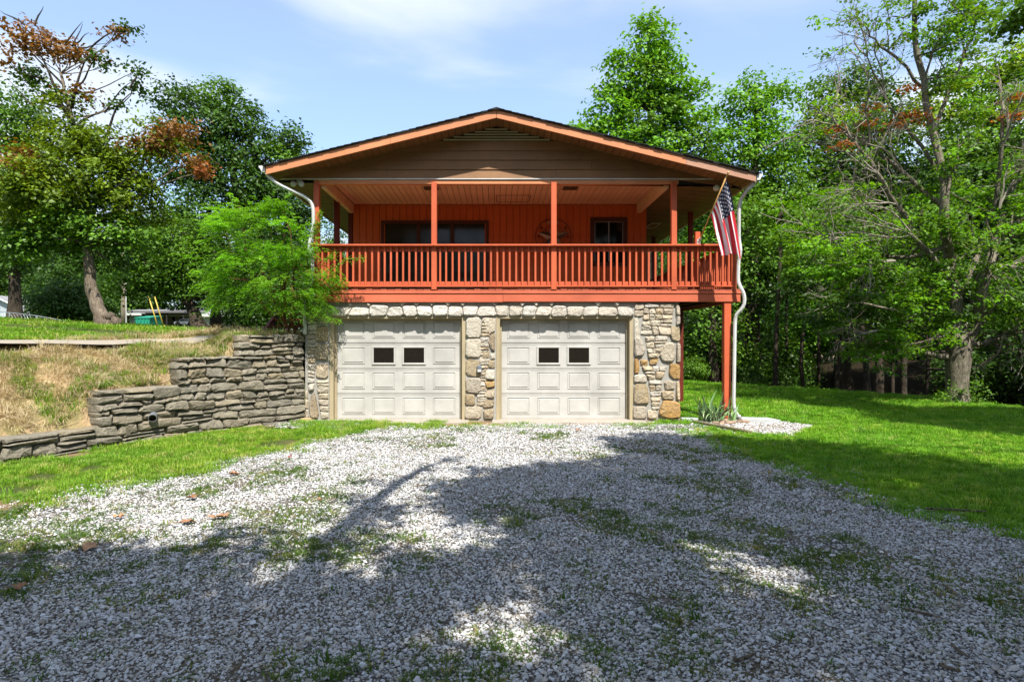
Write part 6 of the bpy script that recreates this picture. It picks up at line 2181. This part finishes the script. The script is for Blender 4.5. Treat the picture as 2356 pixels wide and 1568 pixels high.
# --- iris clump by the right corner of the stone wall
ir = empty('iris_clump', (4.25, 11.85, 0), 'clump of sword-shaped iris leaves at the foot of the right stone pier', 'plant')
rI = np.random.default_rng(29)
m, t, b, o = newmat('iris_leaf'); oi = N(t, 'ShaderNodeObjectInfo')
c = ramp(t, oi.outputs['Random'], [(0, (.10, .22, .09)), (.5, (.18, .33, .14)), (.85, (.32, .46, .18)), (1, (.52, .54, .24))])
c = mixc(t, noise(t, coords(t), 40, 3), c, (.2, .32, .14)); t.links.new(c, b.inputs['Base Color']); b.inputs['Roughness'].default_value = .45
M['iris'] = m
for k in range(64):
    x0 = 3.98 + abs(rI.normal()) * .25 + rI.uniform(0, .25); y0 = rI.uniform(11.65, 12.1)
    x0 = min(x0, 4.62)
    L = rI.uniform(.35, .68); droop = rI.uniform(.05, .35) if rI.random() < .6 else rI.uniform(.6, 1.25)
    ang = rI.normal() * .9 + (-1.57 if rI.random() < .5 else (0 if x0 > 4.2 else 3.14)); w = rI.uniform(.018, .030)
    V_ = []; Fs = []
    n = 8; p = Vector((x0, y0, 0)); tilt = rI.uniform(.05, .35)
    for i in range(n + 1):
        f = i / n
        th = tilt + droop * 2.0 * f ** 1.6
        if i: p = p + Vector((math.sin(th) * math.cos(ang), math.sin(th) * math.sin(ang), math.cos(th))) * L / n
        ww = w * (1 - f ** 2.5) * (.7 + .6 * f if f < .5 else 1) + .001
        sd_ = Vector((-math.sin(ang + .5), math.cos(ang + .5), 0))
        V_ += [tuple(p - sd_ * ww), tuple(p + Vector((math.cos(ang), math.sin(ang), 0)) * ww * .25), tuple(p + sd_ * ww)]
        if i: q = (i - 1) * 3; Fs += [(q, q + 1, q + 4, q + 3), (q + 1, q + 2, q + 5, q + 4)]
    wobj('leaf', mesh_from('leaf', V_, Fs, [M['iris']], smooth=True), ir)

# ------------------------------------------------------------------ trees behind the camera that shade the drive
SHADE = [ground_at(*p) for p in [(1375, 1008), (1480, 1000), (1600, 1004), (1700, 1012), (1850, 1014), (2000, 1036), (2180, 1066), (2356, 1076)]]
SHADE += [(9.5, 7.2), (12, 3), (12, -2), (-9, -2), (-9, 3.5), (-5.2, 4.5)]
SHADE += [ground_at(*p) for p in [(0, 1285), (180, 1262), (430, 1248), (600, 1232), (640, 1268), (640, 1330), (700, 1345), (760, 1330), (775, 1240), (840, 1190), (940, 1130), (880, 1215), (870, 1262), (980, 1262), (1120, 1258), (1130, 1215), (990, 1190), (965, 1160), (1000, 1120), (1090, 1082), (1230, 1072), (1395, 1062), (1420, 1045)]]
HOLES = [(ground_at(1690, 1300), .5, .4), (ground_at(1130, 1500), .42, .42), (ground_at(685, 1305), .34, .3), (ground_at(2150, 1340), .30, .12), (ground_at(1230, 1330), .25, .15), (ground_at(1050, 1380), .18, .1), (ground_at(2060, 1110), .16, .3), (ground_at(1890, 1175), .5, .12)]
hx = []
r3 = np.random.default_rng(77)
step = .42
for X in np.arange(-9, 13, step):
    for Yg in np.arange(-2, 11, step):
        x = X + r3.uniform(-.12, .12); y = Yg + r3.uniform(-.12, .12)
        if not bool(in_poly(x, y, SHADE)): continue
        # keep clumps inside the outline
        dmin = min(math.hypot(x - (a_[0] + (b_[0] - a_[0]) * f), y - (a_[1] + (b_[1] - a_[1]) * f)) for a_, b_ in zip(SHADE, SHADE[1:] + SHADE[:1]) for f in (0, .5))
        if any(((x - h[0][0]) / h[1]) ** 2 + ((y - h[0][1]) / h[2]) ** 2 < 1.3 for h in HOLES): continue
        hx.append((x, y, min(.42, .10 + dmin * .45)))
LAWNSH = [ground_at(*p) for p in [(1790, 922), (1950, 920), (2150, 950), (2356, 985), (2356, 1010), (2200, 985), (2050, 975), (1980, 962), (2040, 955), (1930, 940)]] 
for X in np.arange(4, 16, .45):
    for Yg in np.arange(9, 18, .45):
        if bool(in_poly(X, Yg, LAWNSH)) or (X > 9.3 and 10 < Yg < 14.0): hx.append((X + r3.uniform(-.1, .1), Yg + r3.uniform(-.1, .1), .40))
print('shade clumps', len(hx))
owners = [((-5.5, -3.5), []), ((.5, -5.5), []), ((6.2, -2.5), []), ((12.5, 3.5), [])]
for x, y, rr in hx:
    h = 7.2 + 2.4 * float(vnoise(x * .35, y * .35, 5)) + r3.uniform(-.3, .3)
    if y > 9: h = 7.8 + r3.uniform(-.3, .6)
    c = (x + h * .207, y - h * .671, h)
    k = min(range(4), key=lambda q: math.hypot(c[0] - owners[q][0][0], c[1] - owners[q][0][1]))
    owners[k][1].append((c, (rr, rr, .30), 'mid', 1))
for k, ((x, y), bl) in enumerate(owners):
    if not bl: continue
    zb = gz(x, y)
    root = empty('overhanging_tree', (x, y, zb), ['tree behind the camera at the left, its crown shading the drive', 'tree behind the camera in the middle, its crown shading the drive', 'tree behind the camera at the right, its crown shading the drive', 'tree beyond the right edge of the picture, shading the lawn'][k], 'tree')
    a = MB(); D = curve_pts((x, y, zb - .1), (x + .3, y + .3, 8.0), 8, .02, r3); Vv, Ff = tube_geo(D, [.34 - .028 * i for i in range(9)], 12, False, 1, .05); a.add(Vv, Ff); a.obj('trunk', M['barkdark'], root, smooth=True)
    P, Nn, C, _ = crown(bl, 200 + k, .15, 20, 5.0, .20, .7, .2, .6)
    wobj('crown', leaves_mesh('crown', P, Nn, .15, C, M['leaf'], seed=210 + k), root)
    a = MB()
    sel = list(range(len(bl))); r3.shuffle(sel)
    for q in sel[:26]:
        c = np.array(bl[q][0]); pts = curve_pts(D[int(r3.integers(4, 9))], c, 6, .05, r3); Vv, Ff = tube_geo(pts, [.09, .075, .06, .048, .036, .025, .015], 6, False); a.add(Vv, Ff)
    if k == 1:      # a bare limb reaching forward: its shadow lies across the gravel
        h = 7.6
        pl = [ground_at(*p) for p in [(740, 1262), (800, 1215), (860, 1165), (930, 1120), (985, 1090), (1042, 1072)]]
        pts = [(gx0 + h * .207, gy0 - h * .671, h + .1 * i) for i, (gx0, gy0) in enumerate(pl)]
        pts = [tuple(D[7])] + pts
        Vv, Ff = tube_geo(pts, [.11, .10, .095, .085, .07, .05, .02], 7, False); a.add(Vv, Ff)
        P, Nn, C, _ = crown([(p, (.16, .16, .15), 'mid', .5) for p in pts[1:]] + [((pts[3][0] - .25, pts[3][1] + .2, h), (.16, .12, .1), 'mid', .6), ((pts[4][0] - .35, pts[4][1] + .1, h), (.16, .12, .1), 'mid', .6)], 260, .12, 10, 5.0, .14, .7, .2, .6)
        wobj('spray', leaves_mesh('spray', P, Nn, .12, C, M['leaf'], seed=261), root)
    a.obj('branches', M['barkdark'], root, smooth=True)

# unseen wood placed behind the camera to block low sky in the pane reflections
wb = []
for k in range(26):
    a_ = math.radians(172 + k * 7.7)
    for h_, rr_ in ((2.5, 3.4), (6.5, 3.6), (10.5, 2.8)):
        wb.append(((31 * math.cos(a_) + r3.uniform(-2, 2), -4 + 27 * math.sin(a_) + r3.uniform(-1.5, 1.5), h_ + r3.uniform(-.7, .7)), (rr_, rr_, 2.4), 'dark', 1))
P, Nn, C, _ = crown(wb, 300, .7, 12, .28, .9, .7, .3, .6)
wobj('woods', leaves_mesh('woods', P, Nn, .7, C, M['leaf'], seed=301), kind='stuff', label='unseen wood behind the camera that darkens the pane reflections')

# ------------------------------------------------------------------ neighbours and small things
def gable_house(label, x0, x1, y0, y1, zb, ze, zr, wallm, roofm, ridge='y', door=None):
    r = empty('neighbour_house', ((x0 + x1) / 2, y0, zb), label, 'house')
    a = MB()
    if ridge == 'y':
        xm = (x0 + x1) / 2
        a.prism([(x0, zb - .8), (x1, zb - .8), (x1, ze), (xm, zr - .12), (x0, ze)], y0, y1); a.obj('wall', wallm, r)
        a = MB(); o_ = .35; s_ = (zr - ze) / (xm - x0)
        a.prism([(x0 - o_, ze - s_ * o_), (xm, zr), (x1 + o_, ze - s_ * o_), (x1 + o_, ze - s_ * o_ + .14), (xm, zr + .14), (x0 - o_, ze - s_ * o_ + .14)][::-1], y0 - .3, y1 + .3); a.obj('roof', roofm, r)
        a = MB(); a.prism([(x0 - o_, ze - s_ * o_ - .10), (xm, zr - .10), (x1 + o_, ze - s_ * o_ - .10), (x1 + o_, ze - s_ * o_ + .04), (xm, zr + .04), (x0 - o_, ze - s_ * o_ + .04)][::-1], y0 - .34, y0 - .302); a.obj('rake_trim', M['white'], r)
    else:
        a.box(x0, x1, y0, y1, zb - .8, ze, 0); a.obj('wall', wallm, r)
        a = MB(); ym = (y0 + y1) / 2
        V_ = [(x0 - .4, y0 - .5, ze - .08), (x1 + .4, y0 - .5, ze - .08), (x1 + .1, ym, zr), (x0 - .1, ym, zr), (x0 - .4, y1 + .5, ze - .08), (x1 + .4, y1 + .5, ze - .08)]
        a.add(V_, [(0, 1, 2, 3), (3, 2, 5, 4), (0, 3, 4), (1, 5, 2), (0, 4, 5, 1)]); a.obj('roof', roofm, r)
        a = MB(); a.box(x0 - .42, x1 + .42, y0 - .54, y0 - .502, ze - .22, ze - .06, 0); a.obj('eave_trim', M['white'], r)
    return r


wgrey = paint('pale_blue_grey_siding', (.50, .56, .60), .6, grain=(1, 1, 30), wear=.1)
wblue = paint('blue_grey_siding', (.42, .52, .60), .6, grain=(1, 1, 30), wear=.1)
wwhite = paint('white_siding', (.72, .73, .73), .6, grain=(1, 1, 30), wear=.1)
wtan = paint('beige_siding', (.50, .44, .34), .6, grain=(1, 1, 30), wear=.1)
rgrey = plain('light_grey_roof_shingle', (.30, .30, .31), .9, var=.2, scale=20)
rdark = plain('dark_grey_roof_shingle', (.15, .145, .15), .85, var=.2, scale=20)
Y = 46.0
q = at(0, 722, Y); w0 = at(-70, 722, Y); w1 = at(66, 722, Y); zr = at(0, 681, Y).z
h1_ = gable_house('pale grey house with a light gable roof at the far left edge', at(-66, 0, Y).x, at(68, 0, Y).x, Y, Y + 9, at(0, 745, Y).z, at(0, 716, Y).z, at(0, 684, Y).z, wgrey, rgrey)
Y = 44.0
h2_ = gable_house('blue grey house end with white doors behind the leaning tree', at(252, 0, Y).x, at(322, 0, Y).x, Y, Y + 7, at(0, 746, Y).z, at(0, 719, Y).z, at(0, 706, Y).z, wblue, rgrey, 'x')
for px in (268, 280, 292):
    a = MB(); a.box(at(px, 0, Y).x, at(px + 9, 0, Y).x, Y - .05, Y - .002, at(0, 746, Y).z, at(0, 724, Y).z, .01); f_ = a.obj('door', M['white'], h2_)
    a = MB(); a.box(at(px + 2, 0, Y).x, at(px + 7, 0, Y).x, Y - .06, Y - .052, at(0, 744, Y).z, at(0, 726, Y).z, 0); a.obj('pane', M['glassdark'], f_)
Y = 47.0
h3_ = gable_house('low beige building with a dark roof and open carport behind the dumpster', at(345, 0, Y).x, at(462, 0, Y).x, Y, Y + 8, at(0, 746, Y).z, at(0, 722, Y).z, at(0, 707, Y).z, wtan, rdark, 'x')
a = MB(); a.box(at(335, 0, Y).x, at(470, 0, Y).x, Y - 3, Y + .4, at(0, 724, Y).z, at(0, 719, Y).z, .01); a.obj('carport_roof', rdark, h3_)
for px in (340, 380, 430, 466):
    a = MB(); a.box(at(px, 0, Y).x - .05, at(px, 0, Y).x + .05, Y - 2.9, Y - 2.8, at(0, 750, Y).z - .5, at(0, 724, Y).z, 0); a.obj('carport_post', M['black'], h3_)
for px in (395, 412, 442):
    a = MB(); a.box(at(px, 0, Y).x, at(px + 10, 0, Y).x, Y - .04, Y - .002, at(0, 738, Y).z, at(0, 727, Y).z, .01); f_ = a.obj('window', M['white'], h3_)
    a = MB(); a.box(at(px + 1.5, 0, Y).x, at(px + 8.5, 0, Y).x, Y - .05, Y - .042, at(0, 737, Y).z, at(0, 728.5, Y).z, 0); a.obj('pane', M['glassdark'], f_)
Y = 45.0
h4_ = gable_house('white neighbour house partly behind the crooked tree', at(470, 0, Y).x, at(560, 0, Y).x, Y, Y + 8, at(0, 747, Y).z, at(0, 722, Y).z, at(0, 705, Y).z, wwhite, rgrey, 'x')
for px in (482, 505, 526):
    a = MB(); a.box(at(px, 0, Y).x, at(px + 9, 0, Y).x, Y - .04, Y - .002, at(0, 742, Y).z, at(0, 727, Y).z, .01); f_ = a.obj('window', M['white'], h4_)
    a = MB(); a.box(at(px + 1.5, 0, Y).x, at(px + 7.5, 0, Y).x, Y - .05, Y - .042, at(0, 740.5, Y).z, at(0, 728.5, Y).z, 0); a.obj('pane', M['glassdark'], f_)
# green dumpster
Y = 38.0
gmat = plain('green_painted_steel', (.02, .30, .19), .5, .1)
p0 = at(311, 747, Y); p1 = at(345, 731, Y)
dr = empty('dumpster', (p0.x, Y, p0.z), 'green steel dumpster between the blue grey house and the yellow wire guards', 'dumpster')
a = MB(); V_ = [(p0.x + .08, Y, p0.z - .4), (p1.x - .08, Y, p0.z - .4), (p1.x, Y, p1.z), (p0.x, Y, p1.z), (p0.x + .08, Y + 1.4, p0.z - .4), (p1.x - .08, Y + 1.4, p0.z - .4), (p1.x, Y + 1.4, p1.z + .12), (p0.x, Y + 1.4, p1.z + .12)]
a.add(V_, [(0, 1, 2, 3), (7, 6, 5, 4), (0, 4, 5, 1), (1, 5, 6, 2), (2, 6, 7, 3), (3, 7, 4, 0)]); a.obj('bin', gmat, dr)
a = MB(); a.box(p0.x - .03, p1.x + .03, Y - .04, Y, p1.z - .05, p1.z + .02, .005); a.obj('rim', gmat, dr)
a = MB(); V_ = [(p0.x - .03, Y - .05, p1.z + .03), (p1.x + .03, Y - .05, p1.z + .03), (p1.x + .03, Y + 1.45, p1.z + .2), (p0.x - .03, Y + 1.45, p1.z + .2)]
a.add(V_ + [(x, y, z - .03) for x, y, z in V_], [(0, 1, 2, 3), (7, 6, 5, 4), (0, 4, 5, 1), (1, 5, 6, 2), (2, 6, 7, 3), (3, 7, 4, 0)]); a.obj('lid', gmat, dr)
for k in range(4):
    xx = p0.x + .15 + k * (p1.x - p0.x - .3) / 3
    a = MB(); a.box(xx - .03, xx + .03, Y - .05, Y - .002, p0.z - .3, p1.z - .06, .004); a.obj('rib', gmat, dr)
# utility pole and guy wires with yellow guards
Y = 30.0
pb_ = at(284, 747, Y)
up_o = empty('utility_pole', (pb_.x, Y, pb_.z - .2), 'pale wooden utility pole standing left of the green dumpster', 'pole')
a = MB(); Vv, Ff = tube_geo([(pb_.x, Y, pb_.z - .3), (pb_.x + .02, Y, pb_.z + 1.3), (pb_.x, Y, pb_.z + 2.6), (pb_.x, Y, pb_.z + 5.5)], [.13, .12, .115, .10], 12); a.add(Vv, Ff); a.obj('shaft', bark_mat('weathered_pole_wood', (.30, .24, .17), (.52, .45, .36), (10, 10, 1)), up_o, smooth=True)
a = MB(); a.tube([(pb_.x + .16, Y - .04, pb_.z - .3), (pb_.x + .15, Y - .04, pb_.z + 3.4)], .025, 6); a.obj('conduit', M['white'], up_o)
ym = plain('yellow_plastic_guard', (.62, .45, .08), .5)
for px, tx, lab in ((366, 349, 'left yellow guard tube on a slanting guy wire beside the utility pole'), (370 + 3, 356, 'right yellow guard tube on a slanting guy wire beside the utility pole')):
    pass
for (bx0, by0, tx0, ty0, lab) in ((363, 747, 342, 682, 'left one of two yellow guards on the slanting guy wires'), (371 + 5, 746, 353, 673, 'right one of two yellow guards on the slanting guy wires')):
    g0 = at(bx0, by0 + 3, 31.0); g1 = at(tx0, ty0, 31.0)
    r = empty('guy_wire', g0, lab, 'guy wire')
    a = MB(); a.tube([g0, g0.lerp(g1, .5), g1], .032, 8); a.obj('guard', ym, r, smooth=True)
    a = MB(); g2 = g1 + (g1 - g0) * 1.6; a.tube([g0.lerp(g1, .95), g2], .008, 5); a.obj('wire', M['metalgrey'], r)
# overhead wire at far left
a = MB(); pts = curve_pts(at(-60, 600, 34), at(290, 545, 30), 12, 0, np.random.default_rng(1), -.03); Vv, Ff = tube_geo(pts, [.016] * 13, 4, False); a.add(Vv, Ff)
tag(a.obj('overhead_wire', M['metalgrey'], None), 'thin grey wire sagging across the far left trees', 'wire')
# chain link fence far left
Y = 30.0
cf = empty('chain_link_fence', at(60, 742, Y), 'grey chain link fence at the far left edge of the upper lawn', 'fence')
fz = [(-120, 712), (-10, 716), (22, 719), (84, 726), (155, 739)]
galv = plain('galvanised_steel', (.48, .5, .5), .4, .7)
for i, (px, py) in enumerate(fz):
    Yi = Y - .6 * i; pt = at(px, py, Yi); g_ = gz(pt.x, pt.y)
    a = MB(); a.tube([(pt.x, pt.y, min(g_, pt.z) - .2), (pt.x, pt.y, pt.z)], .035, 8); a.obj('post', galv, cf)
    if i:
        q0 = at(*fz[i - 1], Y - .6 * (i - 1))
        a = MB(); a.tube([q0, pt], .022, 6); a.obj('top_rail', galv, cf)
        a = MB(); n = int((pt - q0).length / .22)
        for k in range(n):
            f0 = k / n; 
            A = q0.lerp(pt, f0); hgh = .9 
            for s_ in (-1, 1):
                Bp = q0.lerp(pt, max(0, min(1, f0 + s_ * .9 / (pt - q0).length))); Bp = Vector((Bp.x, Bp.y, Bp.z - hgh))
                Vv, Ff = tube_geo([A, Bp], .0025, 3, False); a.add(Vv, Ff)
        w_ = a.obj('wire_mesh', galv, cf)
# teal mailbox-like awning scrap and parked car glimpses
Y = 40.0
a = MB(); pt = at(245, 735, Y); a.box(pt.x - 1.2, pt.x + .6, Y, Y + 1.0, pt.z - .6, pt.z + .12, .03)
cr_ = empty('parked_car', at(420, 747, 39), 'silver car parked under the carport behind the crooked tree', 'car')
c0 = at(400, 748, 39); c1 = at(447, 733, 39)
L_ = c1.x - c0.x; hh = (c1.z - c0.z)
cm = plain('silver_car_paint', (.42, .43, .45), .25, .6)
a = MB(); pf_ = [(0, .22), (.0, .45), (.05, .56), (.22, .62), (.34, .97), (.66, .99), (.83, .66), (.97, .58), (1, .42), (1, .22)]
a.prism([(c0.x + u * L_, c0.z + v_ * hh) for u, v_ in pf_], 39.0, 40.6); a.obj('body', cm, cr_)
a = MB(); pf_ = [(.26, .64), (.36, .92), (.64, .93), (.78, .66)]
a.prism([(c0.x + u * L_, c0.z + v_ * hh) for u, v_ in pf_], 38.99, 38.998); a.obj('window', M['glassdark'], cr_)
for u in (.2, .8):
    a = MB(); cc = Vector((c0.x + u * L_, 39.1, c0.z + .22 * hh)); Vv, Ff = tube_geo([cc + Vector((0, -.15, 0)), cc + Vector((0, .15, 0))], .16, 16); a.add(Vv, Ff); a.obj('wheel', M['black'], cr_)

# tan building glimpsed through the wood on the right
Y = 40.0
tb = empty('tan_building', at(1930, 840, Y), 'long tan building with a grey roof glimpsed low between the trunks on the right', 'building')
a = MB(); p0 = at(1845, 850, Y); p1 = at(2120, 788, Y); a.box(p0.x, p1.x, Y, Y + 6, p0.z - 2, p1.z, 0); a.obj('wall', plain('tan_stucco', (.50, .40, .30), .9, var=.1), tb)
a = MB(); a.box(p0.x - .4, p1.x + .4, Y - .5, Y + 6.4, p1.z + .003, p1.z + .42, .02); a.obj('roof', rdark, tb)

# --- bits round the bed on the right
def rock(name, c, s, mat, label, cat='rock', flatf=.5, group=None):
    r_ = np.random.default_rng(int(abs(c[0] * 1000)) + 5)
    bm = bmesh.new()
    pts = r_.normal(size=(22, 3)); pts /= np.linalg.norm(pts, axis=1)[:, None]; pts *= r_.uniform(.8, 1.05, (22, 1))
    for p in pts: bm.verts.new((c[0] + p[0] * s[0], c[1] + p[1] * s[1], c[2] + p[2] * s[2]))
    g = bmesh.ops.convex_hull(bm, input=bm.verts)
    me = bpy.data.meshes.new(name); bm.to_mesh(me); bm.free(); me.materials.append(mat)
    return wobj(name, me, None, label=label, cat=cat, group=group)


def gp(px, py, z=0):
    Y_ = 1380 * (EYE - z) / (py - CZ)
    return ((px - CX) / 1380 * Y_, Y_, z)


a = MB(); p0 = gp(1688, 966); p1 = gp(1774, 966)
V_ = [(p0[0], 11.75, .02), (p1[0] - .25, 11.75, .02), (p1[0] + .02, 11.85, .0), (p1[0] - .05, 12.25, .0), (p0[0] + .05, 12.25, .02)]
a.add([(x, y, z + .05) for x, y, z in V_] + [(x, y, z - .05) for x, y, z in V_], [(0, 1, 2, 3, 4), (9, 8, 7, 6, 5)] + [(i + 5, (i + 1) % 5 + 5, (i + 1) % 5, i) for i in range(5)])
tag(a.obj('splash_slab', M['slab'], None), 'pale grey concrete slab on the grass by the right downspout', 'slab')
rock('pink_rock', (4.83, 11.75, .03), (.16, .09, .05), M['rocktan'], 'flat pinkish rock at the outlet of the right downspout')
for i, (x, y, s) in enumerate([(4.30, 11.45, .10), (4.48, 11.55, .13), (4.42, 11.75, .11), (4.60, 11.62, .09), (4.25, 11.62, .08), (4.55, 11.9, .12)]):
    rock('bed_rock', (x, y, .03), (s, s * .7, s * .4), M['rocktan'], ['small brown rock at the front of the iris bed', 'largest brown rock in the iris bed', 'brown rock tucked under the iris leaves', 'brown rock next to the red corner post', 'smallest brown rock by the concrete block', 'brown rock behind the red corner post'][i])
a = MB(); a.box(3.70, 4.02, 11.93, 12.07, .0, .075, .01); tag(a.obj('concrete_block', M['slab'], None), 'short grey concrete block below the ochre corner stone', 'block')
a = MB(); a.box(-.75, .75, -.045, .045, 0, .07, .012, Matrix.Translation((4.10, 10.98, .0)) @ Matrix.Rotation(math.atan2(-1.55, .55), 4, 'Z')); tag(a.obj('edging_timber', M['timber'], None), 'mossy edging timber between the gravel drive and the bed', 'timber')
a = MB(); a.box(4.35, 4.72, 12.1, 12.35, 0, .14, .02); tag(a.obj('paving_block', M['concrete'], None), 'grey paving block behind the iris leaves', 'block')
a = MB(); a.box(-.14, .14, -.06, .06, 0, .06, .006, Matrix.Translation((-3.78, 12.02, .01)) @ Matrix.Rotation(.5, 4, 'Z')); tag(a.obj('brick', M['brick'], None), 'loose buff brick at the corner of the stone wall', 'brick')
a = MB(); a.box(-.13, .13, -.03, .03, 0, .04, .004, Matrix.Translation((-5.15, 12.35, gz(-5.15, 12.35)))); tag(a.obj('dark_grate', M['black'], None), 'small dark grate in the dry bank below the path', 'grate')
# small white stone on lawn
rock('pale_stone', gp(1980, 983), (.05, .035, .03), M['slab'], 'small pale stone lying alone on the right lawn')

# fallen leaves and sticks
lm = [plain('dead_leaf_brown', (.34, .17, .09), .8, var=.2), plain('dead_leaf_tan', (.42, .24, .13), .8, var=.2), plain('dead_leaf_red', (.40, .03, .02), .7)]


def leaf_thing(px, py, s, mi, label):
    c = gp(px, py); r_ = np.random.default_rng(int(px * 7 + py))
    V_ = []; Fs = []
    n = 14
    rot = r_.uniform(0, 6.28)
    V_.append((c[0], c[1], .045))
    for i in range(n):
        a_ = rot + 2 * math.pi * i / n; rr = s * (1.0 if i % 2 == 0 else .55) * r_.uniform(.8, 1.15)
        V_.append((c[0] + rr * math.cos(a_), c[1] + rr * math.sin(a_) * .8, .04 + r_.uniform(0, .035)))
    for i in range(n): Fs.append((0, 1 + i, 1 + (i + 1) % n))
    a_ = rot; V_ += [(c[0] + s * .9 * math.cos(a_), c[1] + s * .8 * math.sin(a_), .05), (c[0] + s * 1.9 * math.cos(a_), c[1] + s * 1.6 * math.sin(a_), .05), (c[0] + s * 1.9 * math.cos(a_), c[1] + s * 1.6 * math.sin(a_) + .004, .054)]
    Fs.append((n + 1, n + 2, n + 3))
    wobj('fallen_leaf', mesh_from('fallen_leaf', V_, Fs, [lm[mi]]), None, label=label, cat='leaf', group='fallen leaves on the gravel')


leaf_thing(443, 1154, .075, 0, 'brown fallen leaf on the gravel below the middle of the grass strip')
leaf_thing(433, 1212, .085, 0, 'brown fallen leaf just left of the curled tan pair on the gravel')
leaf_thing(497, 1201, .07, 1, 'left of two tan fallen leaves lying together on the sunlit gravel')
leaf_thing(513, 1199, .07, 1, 'right of two tan fallen leaves lying together on the sunlit gravel')
leaf_thing(540, 1099, .08, 0, 'brown fallen leaf near the top left edge of the gravel')
leaf_thing(666, 1058, .03, 2, 'tiny red petal on the gravel near the left garage door')
leaf_thing(202, 1271, .11, 1, 'large tan fallen leaf at the shade line at the left')
leaf_thing(274, 1200, .06, 1, 'small tan fallen leaf at the left edge of the gravel')
leaf_thing(48, 1368, .05, 0, 'dark brown fallen leaf in the shade at the lower left')
leaf_thing(1331, 995, .06, 0, 'brown fallen leaf before the right garage door')
leaf_thing(735, 1160, .03, 1, 'small tan leaf scrap in the middle of the sunlit gravel')


def stick(x0, y0, x1, y1, r, label, mat='barkgrey'):
    a_ = Vector(gp(x0, y0)); b_ = Vector(gp(x1, y1)); a_.z = b_.z = .045
    pts = curve_pts(a_, b_, 6, .04, r3); pts = [np.array([p[0], p[1], .045]) for p in pts]
    a = MB(); Vv, Ff = tube_geo(pts, [r, r * 1.05, r * .95, r, r * .9, r * .8, r * .5], 7, True, 1, .12); a.add(Vv, Ff)
    tag(a.obj('stick', M[mat], None), label, 'stick')


stick(1690, 1540, 1735, 1522, .010, 'short thick dark stick at the bottom of the gravel right of the sunlit weeds')
stick(2080, 1418, 2170, 1440, .006, 'long thin twig on the shaded gravel at the right')
stick(2190, 1500, 2230, 1532, .008, 'thick stick on the shaded gravel at the lower right')
stick(2170, 1360, 2205, 1385, .008, 'short dark stick on the right shaded gravel above the long twig')
stick(2130, 1180, 2270, 1187, .011, 'pale root-like stick along the edge of the right lawn', 'barkgrey')
stick(2160, 1548, 2210, 1566, .009, 'brown stick at the bottom right edge of the gravel')
stick(955, 1127, 985, 1124, .008, 'short brown stick on the sunlit gravel before the centre pier')


# ------------------------------------------------------------------ one common scale for all reflectances
REFL = .80
for m_ in bpy.data.materials:
    if not m_.use_nodes: continue
    t_ = m_.node_tree
    for n_ in list(t_.nodes):
        if n_.type in ('BSDF_PRINCIPLED', 'BSDF_TRANSLUCENT'):
            s_ = n_.inputs[0]
            if s_.is_linked:
                src = s_.links[0].from_socket
                mm = t_.nodes.new('ShaderNodeMixRGB'); mm.blend_type = 'MULTIPLY'; mm.inputs[0].default_value = 1
                mm.inputs[2].default_value = (REFL, REFL, REFL, 1)
                t_.links.new(src, mm.inputs[1]); t_.links.new(mm.outputs[0], s_)
            else:
                c_ = s_.default_value; s_.default_value = (c_[0] * REFL, c_[1] * REFL, c_[2] * REFL, 1)
